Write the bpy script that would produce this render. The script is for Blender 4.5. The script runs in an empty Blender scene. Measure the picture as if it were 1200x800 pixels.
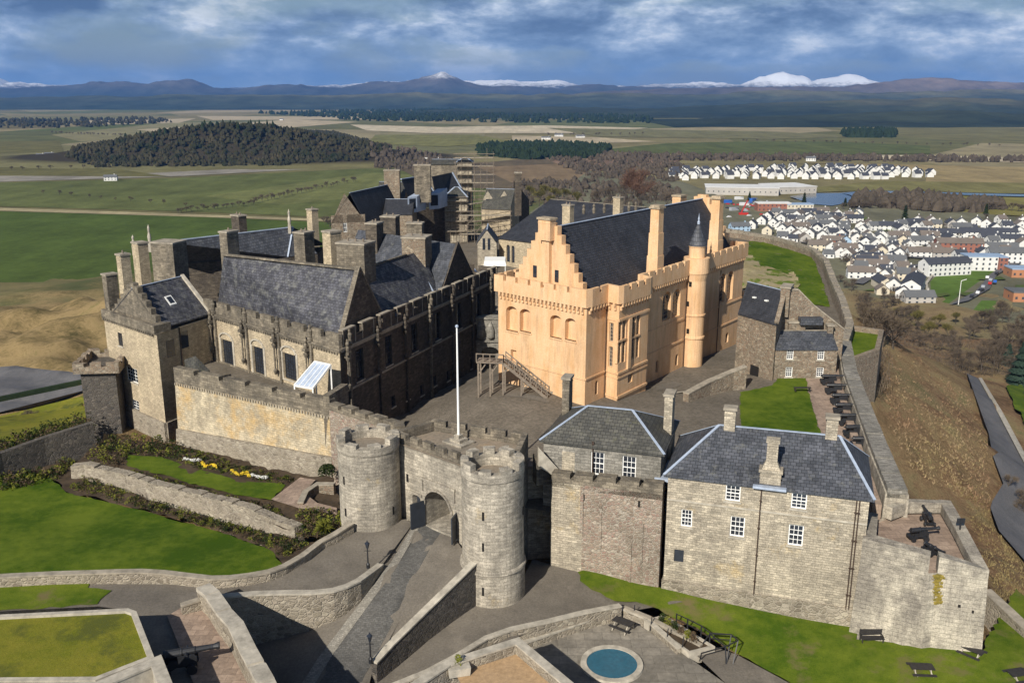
import bpy, math, random
from mathutils import Vector, noise
random.seed(7)
C = bpy.context.scene.collection
R = math.radians
# ---------------------------------------------------------------- camera
F = 1080.0; TH = math.atan(288 / F); ct, st = math.cos(TH), math.sin(TH); CZ = 42.0
scn = bpy.context.scene
cam = bpy.data.objects.new('camera', bpy.data.cameras.new('camera')); C.objects.link(cam)
cam.location = (0, 0, CZ); cam.rotation_euler = (math.pi / 2 - TH, 0, 0)
cam.data.sensor_width = 36; cam.data.lens = F / 1200 * 36; cam.data.clip_start = 1; cam.data.clip_end = 90000
scn.camera = cam
# ---------------------------------------------------------------- sky and sun
SUN_EL, SUN_AZ = 34.0, 206.5           # azimuth clockwise from +Y (the view direction)
def nd(t, typ, **kw):
    n = t.nodes.new(typ)
    for k, v in kw.items(): setattr(n, k, v)
    return n
w = bpy.data.worlds.new('World'); scn.world = w; w.use_nodes = True
wt = w.node_tree; wt.nodes.clear()
sky = nd(wt, 'ShaderNodeTexSky', sky_type='NISHITA', sun_disc=False)
sky.sun_elevation = R(SUN_EL); sky.sun_rotation = R(SUN_AZ); sky.altitude = 100; sky.air_density = 1.0; sky.dust_density = 0.6; sky.ozone_density = 2.5
tc = nd(wt, 'ShaderNodeTexCoord')
sep = nd(wt, 'ShaderNodeSeparateXYZ'); wt.links.new(tc.outputs['Generated'], sep.inputs[0])
def mth(t, op, a, b=None, clamp=False):
    n = nd(t, 'ShaderNodeMath', operation=op, use_clamp=clamp)
    for i, v in enumerate((a, b)):
        if v is None: continue
        if isinstance(v, (int, float)): n.inputs[i].default_value = v
        else: t.links.new(v, n.inputs[i])
    return n.outputs[0]
zz = mth(wt, 'ADD', mth(wt, 'MAXIMUM', sep.outputs[2], 0.0), 0.035)
cx = mth(wt, 'DIVIDE', sep.outputs[0], zz); cy = mth(wt, 'DIVIDE', sep.outputs[1], zz)
comb = nd(wt, 'ShaderNodeCombineXYZ'); wt.links.new(cx, comb.inputs[0]); wt.links.new(cy, comb.inputs[1])
def wnoise(scale, detail, rough, off=(0, 0, 0), sc=(1, 1, 1), dist=0.0):
    m = nd(wt, 'ShaderNodeMapping'); m.inputs['Location'].default_value = off; m.inputs['Scale'].default_value = sc
    wt.links.new(comb.outputs[0], m.inputs[0])
    n = nd(wt, 'ShaderNodeTexNoise'); n.inputs['Scale'].default_value = scale; n.inputs['Detail'].default_value = detail
    n.inputs['Roughness'].default_value = rough; n.inputs['Distortion'].default_value = dist
    wt.links.new(m.outputs[0], n.inputs['Vector']); return n.outputs['Fac']
def wramp(fac, stops):
    r = nd(wt, 'ShaderNodeValToRGB'); e = r.color_ramp.elements
    while len(e) > 1: e.remove(e[-1])
    e[0].position = stops[0][0]; e[0].color = (*stops[0][1], 1)
    for p, c in stops[1:]:
        x = e.new(p); x.color = (*c, 1)
    wt.links.new(fac, r.inputs[0]); return r.outputs[0]
mpz = nd(wt, 'ShaderNodeMapping'); mpz.inputs['Scale'].default_value = (1, 1, 3.2); wt.links.new(tc.outputs['Generated'], mpz.inputs[0])
comb = mpz
n1 = wnoise(5.0, 9, 0.55, (3.2, 1.1, .35), (1, 1, 1), 0.15)
n2 = wnoise(10.5, 10, 0.6, (9.7, 4.4, .2), (1, 1, .85), 0.15)
cover = wramp(n1, [(0.38, (.15, .15, .15)), (0.52, (1, 1, 1))])
shade = wramp(n2, [(0.36, (0.09, 0.145, 0.25)), (0.45, (0.165, 0.245, 0.38)), (0.52, (0.29, 0.385, 0.53)), (0.585, (0.52, 0.61, 0.73)), (0.65, (0.88, 0.92, 0.96))])
lowsky = wramp(sep.outputs[2], [(0.12, (1, 1, 1)), (0.25, (.05, .05, .05))])      # cloud bank lies towards the horizon, open blue overhead
cm = nd(wt, 'ShaderNodeMix', data_type='RGBA', blend_type='MULTIPLY'); cm.inputs[0].default_value = 1; wt.links.new(cover, cm.inputs[6]); wt.links.new(lowsky, cm.inputs[7]); cover = cm.outputs[2]
shade = wramp(n2, [(0.36, (0.09, 0.145, 0.25)), (0.45, (0.165, 0.245, 0.38)), (0.52, (0.29, 0.385, 0.53)), (0.585, (0.52, 0.61, 0.73)), (0.65, (0.88, 0.92, 0.96))])
bg1 = nd(wt, 'ShaderNodeBackground'); wt.links.new(sky.outputs[0], bg1.inputs[0]); bg1.inputs[1].default_value = 0.055
pale = nd(wt, 'ShaderNodeMix', data_type='RGBA'); wt.links.new(wramp(sep.outputs[2], [(0.0, (.75, .75, .75)), (0.035, (.35, .35, .35)), (0.08, (0, 0, 0))]), pale.inputs[0]); wt.links.new(shade, pale.inputs[6]); pale.inputs[7].default_value = (.40, .54, .72, 1); shade = pale.outputs[2]
bg2 = nd(wt, 'ShaderNodeBackground'); wt.links.new(shade, bg2.inputs[0]); bg2.inputs[1].default_value = 0.95
mx = nd(wt, 'ShaderNodeMixShader'); wt.links.new(cover, mx.inputs[0]); wt.links.new(bg1.outputs[0], mx.inputs[1]); wt.links.new(bg2.outputs[0], mx.inputs[2])
wo = nd(wt, 'ShaderNodeOutputWorld'); wt.links.new(mx.outputs[0], wo.inputs[0])
sl = bpy.data.lights.new('sun', 'SUN'); sl.energy = 5.0; sl.angle = R(0.5); sl.color = (1.0, 0.93, 0.82)
so = bpy.data.objects.new('sun', sl); C.objects.link(so)
_sd = Vector((math.sin(R(SUN_AZ)) * math.cos(R(SUN_EL)), math.cos(R(SUN_AZ)) * math.cos(R(SUN_EL)), math.sin(R(SUN_EL))))
so.rotation_euler = _sd.to_track_quat('Z', 'Y').to_euler()
scn.view_settings.view_transform = 'Standard'; scn.view_settings.look = 'None'; scn.view_settings.exposure = 0.22; scn.view_settings.gamma = 1.0

# ---------------------------------------------------------------- measuring from the photograph (1200 x 800)
def U(px, py, z):
    u = (px - 600) / F; v = (400 - py) / F; t = (z - CZ) / (-st + v * ct)
    return Vector((u * t, (ct + v * st) * t, z))
def HT(py, p):
    v = (400 - py) / F
    return CZ + p[1] * (v * ct - st) / (ct + v * st)
def FP(px, py, a, b):                      # photo pixel -> (distance along a->b, height) on the vertical plane a-b
    u = (px - 600) / F; v = (400 - py) / F
    d = Vector((u, ct + v * st, -st + v * ct)); a2 = Vector((a[0], a[1])); e = Vector((b[0] - a[0], b[1] - a[1])); L = e.length; e /= L
    n = Vector((-e.y, e.x)); t = a2.dot(n) / (d.x * n.x + d.y * n.y)
    return (Vector((d.x * t, d.y * t)) - a2).dot(e), CZ + d.z * t

# ---------------------------------------------------------------- mesh builder
OFF = {}
def V3(p, z=None): return Vector((p[0], p[1], p[2] if z is None else z))
class MB:
    def __init__(s): s.v = []; s.f = []; s.uv = {}; s.mi = []
    def face(s, pts, uv=None):
        i = len(s.v); s.v += [tuple(p) for p in pts]; s.f.append(tuple(range(i, i + len(pts))))
        if uv: s.uv[len(s.f) - 1] = uv
    def prism(s, poly, z0, z1, top=True, bottom=False, ztop=None):
        n = len(poly); A = sum(poly[i][0] * poly[(i + 1) % n][1] - poly[(i + 1) % n][0] * poly[i][1] for i in range(n))
        if A < 0: poly = poly[::-1]
        for i in range(n):
            a, b = poly[i], poly[(i + 1) % n]
            s.face([(a[0], a[1], z0), (b[0], b[1], z0), (b[0], b[1], z1), (a[0], a[1], z1)])
        if top: s.face([(p[0], p[1], z1) for p in poly])
        if bottom: s.face([(p[0], p[1], z0) for p in poly[::-1]])
    def hexa(s, b, t):                     # b, t: 4 bottom and 4 top points, counter-clockwise from above
        for i in range(4):
            j = (i + 1) % 4; s.face([b[i], b[j], t[j], t[i]])
        s.face(t); s.face(b[::-1])
    def box(s, c, sx, sy, sz, rz=0.0, taper=1.0):      # c = centre of the base
        co, si = math.cos(rz), math.sin(rz)
        def q(x, y, z): return (c[0] + x * co - y * si, c[1] + x * si + y * co, c[2] + z)
        b = [q(-sx / 2, -sy / 2, 0), q(sx / 2, -sy / 2, 0), q(sx / 2, sy / 2, 0), q(-sx / 2, sy / 2, 0)]
        k = taper; t = [q(-sx / 2 * k, -sy / 2 * k, sz), q(sx / 2 * k, -sy / 2 * k, sz), q(sx / 2 * k, sy / 2 * k, sz), q(-sx / 2 * k, sy / 2 * k, sz)]
        s.hexa(b, t)
    def beam(s, p, q, w, h=None, up=(0, 0, 1)):
        p, q = Vector(p), Vector(q); h = h or w; d = (q - p)
        if d.length < 1e-6: return
        d.normalize(); u = Vector(up)
        if abs(d.dot(u)) > 0.98: u = Vector((1, 0, 0))
        sd = d.cross(u).normalized(); u = sd.cross(d).normalized()
        o = [(-w / 2, -h / 2), (w / 2, -h / 2), (w / 2, h / 2), (-w / 2, h / 2)]
        a = [p + sd * x + u * y for x, y in o]; b = [q + sd * x + u * y for x, y in o]
        for i in range(4):
            j = (i + 1) % 4; s.face([a[j], a[i], b[i], b[j]])
        s.face(a); s.face(b[::-1])
    def tube(s, p, q, r, r2=None, n=8, caps=True):
        p, q = Vector(p), Vector(q); r2 = r if r2 is None else r2; d = (q - p).normalized(); u = Vector((0, 0, 1)) if abs(d.z) < 0.9 else Vector((1, 0, 0))
        a = d.cross(u).normalized(); b = d.cross(a)
        c = [(math.cos(2 * math.pi * i / n), math.sin(2 * math.pi * i / n)) for i in range(n)]
        A = [p + (a * x + b * y) * r for x, y in c]; B = [q + (a * x + b * y) * r2 for x, y in c]
        for i in range(n):
            j = (i + 1) % n; s.face([A[i], A[j], B[j], B[i]][::-1])
        if caps: s.face(A); s.face(B[::-1])
    def lathe(s, c, prof, n=40, a0=0.0, a1=2 * math.pi):    # prof: (r, z) from bottom to top
        full = abs(a1 - a0 - 2 * math.pi) < 1e-6; R0 = max(p[0] for p in prof)
        for k in range(n):
            A, B = a0 + (a1 - a0) * k / n, a0 + (a1 - a0) * (k + 1) / n
            for (r0, z0), (r1, z1) in zip(prof, prof[1:]):
                P = [(c[0] + r0 * math.cos(A), c[1] + r0 * math.sin(A), c[2] + z0), (c[0] + r0 * math.cos(B), c[1] + r0 * math.sin(B), c[2] + z0),
                     (c[0] + r1 * math.cos(B), c[1] + r1 * math.sin(B), c[2] + z1), (c[0] + r1 * math.cos(A), c[1] + r1 * math.sin(A), c[2] + z1)]
                uv = [(A * R0, z0 + r0), (B * R0, z0 + r0), (B * R0, z1 + r1), (A * R0, z1 + r1)] if abs(z1 - z0) > 0.2 * abs(r1 - r0) else None
                if r0 < 1e-4: P.pop(0); uv = uv and uv[1:]
                elif r1 < 1e-4: P.pop(); uv = uv and uv[:-1]
                s.face(P, uv)
    # a wall with real openings; outside is on the right of a->b seen from above (clockwise outline)
    def facade(s, a, b, z0, z1, holes=(), depth=0.35, back=True, ztops=None):
        a = Vector((a[0], a[1])); b = Vector((b[0], b[1])); e = b - a; L = e.length; e /= L; nin = Vector((-e.y, e.x))
        def P(u, z, d=0.0): q = a + e * u + nin * d; return (q.x, q.y, z)
        us = sorted({0.0, L} | {min(max(h[0], 0), L) for h in holes} | {min(max(h[1], 0), L) for h in holes})
        zs = sorted({z0, z1} | {h[2] for h in holes} | {h[3] for h in holes})
        for i in range(len(us) - 1):
            for j in range(len(zs) - 1):
                cu, cz = (us[i] + us[i + 1]) / 2, (zs[j] + zs[j + 1]) / 2
                if any(h[0] < cu < h[1] and h[2] < cz < h[3] for h in holes): continue
                s.face([P(us[i], zs[j]), P(us[i + 1], zs[j]), P(us[i + 1], zs[j + 1]), P(us[i], zs[j + 1])])
        for h in holes:
            u0, u1, h0, h1 = h[:4]; arch = len(h) > 4 and h[4]; dp = h[5] if len(h) > 5 else depth
            if arch:
                r = (u1 - u0) / 2; rz = min(r * (arch if not isinstance(arch, bool) else 1.0), h1 - h0); cu = (u0 + u1) / 2; cz = h1 - rz; N = 10
                arc = [(cu - r * math.cos(math.pi * k / N), cz + rz * math.sin(math.pi * k / N)) for k in range(N + 1)]
                for k in range(N):
                    (ua, za), (ub, zb) = arc[k], arc[k + 1]
                    s.face([P(ua, za), P(ub, zb), P(ub, h1 + .0), P(ua, h1 + .0)][::1] if True else None)
                    s.face([P(ua, za), P(ua, za, dp), P(ub, zb, dp), P(ub, zb)])
                zt = cz
            else:
                zt = h1; s.face([P(u0, h1), P(u1, h1), P(u1, h1, dp), P(u0, h1, dp)][::-1])
            s.face([P(u0, h0), P(u1, h0), P(u1, h0, dp), P(u0, h0, dp)])
            s.face([P(u0, h0), P(u0, h0, dp), P(u0, zt, dp), P(u0, zt)])
            s.face([P(u1, h0, dp), P(u1, h0), P(u1, zt), P(u1, zt, dp)])
            if back: s.face([P(u0, h0, dp), P(u1, h0, dp), P(u1, h1, dp), P(u0, h1, dp)])
    # mitred wall along a path of (x, y, ztop); merlons optional
    def wall(s, path, th, zb, closed=False, merlon=None, side=0.0, batter=0.0, cop=None):
        P = [Vector(p) for p in path]; n = len(P); zbs = zb if isinstance(zb, (list, tuple)) else [zb] * n
        dirs = []
        for i in range(n):
            j = (i + 1) % n
            if not closed and i == n - 1: break
            d = Vector((P[j].x - P[i].x, P[j].y - P[i].y)); dirs.append(d.normalized())
        def off(i, o):
            if closed: d0, d1 = dirs[i - 1], dirs[i]
            else: d0 = dirs[max(i - 1, 0)]; d1 = dirs[min(i, n - 2)]
            n0 = Vector((-d0.y, d0.x)); n1 = Vector((-d1.y, d1.x)); m = (n0 + n1)
            if m.length < 0.3: m = n1
            m.normalize(); k = 1 / max(m.dot(n1), 0.45)
            return Vector((P[i].x, P[i].y)) + m * (o * k)
        Lo = [off(i, th * (0.5 + side)) for i in range(n)]; Ro = [off(i, -th * (0.5 - side)) for i in range(n)]
        Lb = [off(i, th * (0.5 + side) + batter) for i in range(n)] if batter else Lo; Rb = [off(i, -th * (0.5 - side) - batter) for i in range(n)] if batter else Ro
        m = n if closed else n - 1
        for i in range(m):
            j = (i + 1) % n; z0, z1 = P[i].z, P[j].z
            def q(A, t, z): p = A[i].lerp(A[j], t); return (p.x, p.y, z)
            s.face([q(Rb, 0, zbs[i]), q(Rb, 1, zbs[j]), q(Ro, 1, z1), q(Ro, 0, z0)])
            s.face([q(Lb, 1, zbs[j]), q(Lb, 0, zbs[i]), q(Lo, 0, z0), q(Lo, 1, z1)])
            s.face([q(Ro, 0, z0), q(Ro, 1, z1), q(Lo, 1, z1), q(Lo, 0, z0)])
            if not closed and i == 0: s.face([q(Lb, 0, zbs[0]), q(Rb, 0, zbs[0]), q(Ro, 0, z0), q(Lo, 0, z0)])
            if not closed and i == m - 1: s.face([q(Rb, 1, zbs[j]), q(Lb, 1, zbs[j]), q(Lo, 1, z1), q(Ro, 1, z1)])
            if merlon:
                mw, gw, mh = merlon[:3]; L = (P[j].xy - P[i].xy).length; k = max(1, round((L + gw) / (mw + gw))); g = gw / L; wd = (1 - g * (k - 1)) / k if k > 1 else 1.0
                for c in range(k):
                    t0 = c * (wd + g); t1 = t0 + wd; jj = (random.random() - .5) * (merlon[3] if len(merlon) > 3 else 0)
                    a, b = z0 + (z1 - z0) * t0, z0 + (z1 - z0) * t1
                    bt = [q(Ro, t0, a), q(Ro, t1, b), q(Lo, t1, b), q(Lo, t0, a)]; tp = [(x, y, z + mh + jj) for x, y, z in bt]
                    for x in range(4):
                        y = (x + 1) % 4; s.face([bt[x], bt[y], tp[y], tp[x]])
                    s.face(tp)
        return s
    def extend(s, o):
        i = len(s.v); s.v += o.v; k = len(s.f); s.f += [tuple(x + i for x in f) for f in o.f]
        for a, u in o.uv.items(): s.uv[a + k] = u
    def build(s, name, mat, parent=None, smooth=False, off=None):
        o0 = Vector((0, 0, 0)) if off is None else Vector(off)
        if parent is not None and off is None: o0 = OFF.get(parent.name, Vector((0, 0, 0)))
        me = bpy.data.meshes.new(name); me.from_pydata([(v[0] - o0.x, v[1] - o0.y, v[2] - o0.z) for v in s.v], [], s.f)
        uvl = me.uv_layers.new(name='UVMap'); data = uvl.data
        for fi, poly in enumerate(me.polygons):
            if fi in s.uv:
                for li, uv in zip(poly.loop_indices, s.uv[fi]): data[li].uv = uv
                continue
            vs = [Vector(s.v[i]) for i in s.f[fi]]; nn = Vector((0, 0, 0))
            for k in range(len(vs)): nn += vs[k].cross(vs[(k + 1) % len(vs)])
            if nn.length < 1e-12: nn = Vector((0, 0, 1))
            nn.normalize()
            if abs(nn.z) > 0.96:
                for li, p in zip(poly.loop_indices, vs): data[li].uv = (p.x, p.y)
            else:
                tg = Vector((-nn.y, nn.x, 0)).normalized(); bt = nn.cross(tg)
                for li, p in zip(poly.loop_indices, vs): data[li].uv = (p.dot(tg), p.dot(bt))
        if smooth: me.polygons.foreach_set('use_smooth', [True] * len(me.polygons))
        me.materials.append(mat); o = bpy.data.objects.new(name, me); C.objects.link(o)
        if parent is not None: o.parent = parent; OFF[o.name] = o0
        elif off is not None: o.location = o0; OFF[o.name] = o0
        return o
def thing(name, label, cat, loc=(0, 0, 0), group=None):
    o = bpy.data.objects.new(name, None); C.objects.link(o); o.location = loc; o.empty_display_size = 0.5
    o['label'] = label; o['category'] = cat
    if group: o['group'] = group
    OFF[o.name] = Vector(loc); return o
def tag(o, label, cat, group=None):
    o['label'] = label; o['category'] = cat
    if group: o['group'] = group
    return o
def struct(name, mb, mat, smooth=False):
    o = mb.build(name, mat, smooth=smooth); o['kind'] = 'structure'; return o
def stuff(o, label=None, cat=None):
    o['kind'] = 'stuff'
    if label: o['label'] = label; o['category'] = cat
    return o
def kids(o): return [c for c in C.objects if c.parent == o]
KIDS = {}
def dup(root, loc, rz=0.0, label=None, group=None, scale=None):
    if root.name not in KIDS:
        ks = kids(root); KIDS[root.name] = [(k, kids(k)) for k in ks]
    r = root.copy(); C.objects.link(r); r.location = loc; r.rotation_euler = (0, 0, rz)
    if scale: r.scale = (scale,) * 3 if isinstance(scale, (int, float)) else scale
    if label: r['label'] = label
    if group: r['group'] = group
    for ch, gs in KIDS[root.name]:
        c = ch.copy(); C.objects.link(c); c.parent = r
        for g in gs: d = g.copy(); C.objects.link(d); d.parent = c
    return r

# ---------------------------------------------------------------- materials
class NT:
    def __init__(s, name, rough=0.9, spec=0.2):
        s.m = bpy.data.materials.new(name); s.m.use_nodes = True; s.t = s.m.node_tree; s.b = s.t.nodes['Principled BSDF']
        s.b.inputs['Roughness'].default_value = rough; s.b.inputs['Specular IOR Level'].default_value = spec
        s.uv = nd(s.t, 'ShaderNodeUVMap').outputs[0]; s.geo = nd(s.t, 'ShaderNodeNewGeometry').outputs['Position']
        s.tc = nd(s.t, 'ShaderNodeTexCoord')
    def vec(s, src, sc, off=(0, 0, 0)):
        m = nd(s.t, 'ShaderNodeMapping'); m.inputs['Scale'].default_value = sc; m.inputs['Location'].default_value = off
        s.t.links.new(src, m.inputs[0]); return m.outputs[0]
    def noise(s, src, scale, detail=4, rough=0.55, sc=(1, 1, 1), off=(0, 0, 0), dist=0.0):
        n = nd(s.t, 'ShaderNodeTexNoise'); n.inputs['Scale'].default_value = scale; n.inputs['Detail'].default_value = detail; n.inputs['Roughness'].default_value = rough; n.inputs['Distortion'].default_value = dist
        s.t.links.new(s.vec(src, sc, off), n.inputs['Vector']); return n.outputs['Fac']
    def vor(s, src, scale, sc=(1, 1, 1), feature='F1', out='Distance', rnd=1.0):
        n = nd(s.t, 'ShaderNodeTexVoronoi', feature=feature); n.inputs['Scale'].default_value = scale; n.inputs['Randomness'].default_value = rnd
        s.t.links.new(s.vec(src, sc), n.inputs['Vector']); return n.outputs[out]
    def ramp(s, fac, stops, interp='LINEAR'):
        r = nd(s.t, 'ShaderNodeValToRGB'); e = r.color_ramp.elements; r.color_ramp.interpolation = interp
        while len(e) > 1: e.remove(e[-1])
        def c4(c): return (c, c, c, 1) if isinstance(c, (int, float)) else (*c, 1)
        e[0].position = stops[0][0]; e[0].color = c4(stops[0][1])
        for p, c in stops[1:]: x = e.new(p); x.color = c4(c)
        s.t.links.new(fac, r.inputs[0]); return r.outputs[0]
    def mix(s, fac, a, b, mode='MIX'):
        n = nd(s.t, 'ShaderNodeMix', data_type='RGBA', blend_type=mode)
        for i, v in ((0, fac), (6, a), (7, b)):
            if isinstance(v, (int, float)): n.inputs[i].default_value = v if i == 0 else (v, v, v, 1)
            elif isinstance(v, tuple): n.inputs[i].default_value = (*v, 1)
            else: s.t.links.new(v, n.inputs[i])
        return n.outputs[2]
    def math(s, op, a, b=None, clamp=False): return mth(s.t, op, a, b, clamp)
    def bump(s, h, strength=0.5, dist=0.05):
        n = nd(s.t, 'ShaderNodeBump'); n.inputs['Strength'].default_value = strength; n.inputs['Distance'].default_value = dist
        s.t.links.new(h, n.inputs['Height']); s.t.links.new(n.outputs[0], s.b.inputs['Normal'])
    def col(s, c):
        if isinstance(c, tuple): s.b.inputs['Base Color'].default_value = (*c, 1)
        else: s.t.links.new(c, s.b.inputs['Base Color'])
        return s.m
def sc3(c, k): return tuple(min(1, x * k) for x in c)
def ashlar(name, base, alt, dark, w=0.75, h=0.32, stain=0.6, lichen=None, licf=(0.56, 0.66), mortar=0.75, rough=0.92, contrast=0.35):
    n = NT(name, rough); br = nd(n.t, 'ShaderNodeTexBrick', offset=0.5)
    wob = n.noise(n.uv, 1.7, 3); dv = nd(n.t, 'ShaderNodeVectorMath', operation='ADD'); cb = nd(n.t, 'ShaderNodeCombineXYZ')
    n.t.links.new(n.math('MULTIPLY', n.math('SUBTRACT', wob, 0.5), 0.12), cb.inputs[1]); n.t.links.new(n.uv, dv.inputs[0]); n.t.links.new(cb.outputs[0], dv.inputs[1])
    n.t.links.new(dv.outputs[0], br.inputs['Vector']); br.inputs['Scale'].default_value = 1; br.inputs['Brick Width'].default_value = w; br.inputs['Row Height'].default_value = h
    br.inputs['Mortar Size'].default_value = 0.022; br.inputs['Mortar Smooth'].default_value = 0.3; br.inputs['Bias'].default_value = 0
    br.inputs['Color1'].default_value = (0, 0, 0, 1); br.inputs['Color2'].default_value = (1, 1, 1, 1); br.inputs['Mortar'].default_value = (.5, .5, .5, 1)
    blk = n.mix(br.outputs['Color'], sc3(base, 1 - contrast), sc3(alt, 1 + contrast * .6))
    big = n.noise(n.geo, 0.22, 5, 0.6); blk = n.mix(n.ramp(big, [(0.35, 0), (0.65, 1)]), blk, n.mix(0.5, blk, alt))
    streak = n.noise(n.uv, 1.0, 6, 0.65, (0.9, 0.16, 1)); st_ = n.ramp(streak, [(0.42, 0), (0.62, 1)])
    patch = n.noise(n.geo, 0.3, 8, 0.75, off=(5, 9, 2)); pt = n.ramp(patch, [(0.44, 0), (0.60, 1)])
    blk = n.mix(n.math('MULTIPLY', st_, stain * .75), blk, dark); blk = n.mix(n.math('MULTIPLY', pt, stain), blk, dark)
    if lichen: blk = n.mix(n.math('MULTIPLY', n.ramp(n.noise(n.geo, 0.3, 6, 0.7, off=(1, 2, 7)), [(licf[0], 0), (licf[1], 1)]), 0.75), blk, lichen)
    fine = n.noise(n.uv, 9, 5, 0.7); blk = n.mix(1.0, blk, n.ramp(fine, [(0.3, 0.6), (0.7, 1.35)]), 'MULTIPLY'); md = n.noise(n.uv, 1.6, 6, 0.75, (1, 1.6, 1), (9, 2, 0)); blk = n.mix(1.0, blk, n.ramp(md, [(0.3, 0.68), (0.7, 1.28)]), 'MULTIPLY')
    blk = n.mix(br.outputs['Fac'], blk, n.mix(1.0, blk, (mortar,) * 3, 'MULTIPLY'))
    n.bump(n.math('SUBTRACT', fine, n.math('MULTIPLY', br.outputs['Fac'], 0.8)), 0.7, 0.05); return n.col(blk)
def rubble(name, cols, mort, size=0.42, stain=(0.1, 0.09, 0.07), sf=0.5, asp=1.5):
    n = NT(name, 0.95); sc = 1 / size
    wv = nd(n.t, 'ShaderNodeVectorMath', operation='ADD'); nz = nd(n.t, 'ShaderNodeTexNoise'); nz.inputs['Scale'].default_value = 2.0; n.t.links.new(n.uv, nz.inputs['Vector'])
    sv = nd(n.t, 'ShaderNodeVectorMath', operation='SCALE'); n.t.links.new(nz.outputs['Color'], sv.inputs[0]); sv.inputs['Scale'].default_value = 0.25; n.t.links.new(n.uv, wv.inputs[0]); n.t.links.new(sv.outputs[0], wv.inputs[1])
    cid = n.vor(wv.outputs[0], sc, (1, asp, 1), out='Color'); ed = n.vor(wv.outputs[0], sc, (1, asp, 1), 'DISTANCE_TO_EDGE')
    sp = nd(n.t, 'ShaderNodeSeparateColor'); n.t.links.new(cid, sp.inputs[0])
    c = n.ramp(sp.outputs[0], [(i / max(1, len(cols) - 1), k) for i, k in enumerate(cols)])
    c = n.mix(n.ramp(n.noise(n.geo, 0.3, 6, 0.7), [(0.42, 0), (0.64, sf)]), c, stain)
    fine = n.noise(n.uv, 8, 5, 0.7); c = n.mix(1.0, c, n.ramp(fine, [(0.3, 0.6), (0.7, 1.35)]), 'MULTIPLY')
    e = n.ramp(ed, [(0.02, 0), (0.12, 1)]); c = n.mix(e, mort, c); n.bump(n.math('ADD', e, fine), 0.8, 0.07); return n.col(c)
def slate(name, a, b, lich=None, row=0.34, lf=(0.56, 0.7)):
    n = NT(name, 0.62, 0.35); br = nd(n.t, 'ShaderNodeTexBrick', offset=0.5); n.t.links.new(n.uv, br.inputs['Vector'])
    br.inputs['Scale'].default_value = 1; br.inputs['Brick Width'].default_value = 0.45; br.inputs['Row Height'].default_value = row; br.inputs['Mortar Size'].default_value = 0.02
    br.inputs['Color1'].default_value = (*a, 1); br.inputs['Color2'].default_value = (*b, 1); br.inputs['Mortar'].default_value = (*sc3(a, .35), 1)
    c = br.outputs['Color']; big = n.noise(n.geo, 0.5, 6, 0.65); c = n.mix(1.0, c, n.ramp(big, [(0.3, 0.72), (0.7, 1.35)]), 'MULTIPLY')
    stx = n.noise(n.uv, 1.6, 5, 0.7, (1, 0.12, 1)); c = n.mix(1.0, c, n.ramp(stx, [(0.3, 0.8), (0.7, 1.25)]), 'MULTIPLY')
    if lich: c = n.mix(n.math('MULTIPLY', n.ramp(n.noise(n.geo, 1.1, 7, 0.75, off=(3, 1, 8)), [(lf[0], 0), (lf[1], 1)]), 0.7), c, lich)
    n.bump(n.math('SUBTRACT', n.noise(n.uv, 6, 4), br.outputs['Fac']), 0.5, 0.03); return n.col(c)
def plain(name, c, rough=0.7, var=0.25, sc=2.0, spec=0.3, metal=0.0, c2=None):
    n = NT(name, rough, spec); n.b.inputs['Metallic'].default_value = metal
    f = n.noise(n.tc.outputs['Object'], sc, 5, 0.65)
    k = n.mix(n.ramp(f, [(0.35, 0), (0.65, 1)]), c, c2) if c2 else n.mix(1.0, n.mix(0, c, c), n.ramp(f, [(0.3, 1 - var), (0.7, 1 + var)]), 'MULTIPLY')
    return n.col(k)
def grass(name, a, b, worn=None, wf=(0.6, 0.72), stripes=False):
    n = NT(name, 0.95, 0.1); big = n.noise(n.geo, 0.12, 5, 0.6); mid = n.noise(n.geo, 0.9, 6, 0.7); fine = n.noise(n.geo, 14, 3, 0.7)
    c = n.mix(n.ramp(n.math('ADD', n.math('MULTIPLY', big, 0.6), n.math('MULTIPLY', mid, 0.4)), [(0.40, 0), (0.60, 1)]), a, b)
    c = n.mix(1.0, c, n.ramp(fine, [(0.3, 0.7), (0.7, 1.3)]), 'MULTIPLY')
    if worn: c = n.mix(n.ramp(n.noise(n.geo, 0.25, 6, 0.7, off=(7, 3, 1)), [(wf[0], 0), (wf[1], 1)]), c, worn)
    n.bump(fine, 0.6, 0.06); return n.col(c)
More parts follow.
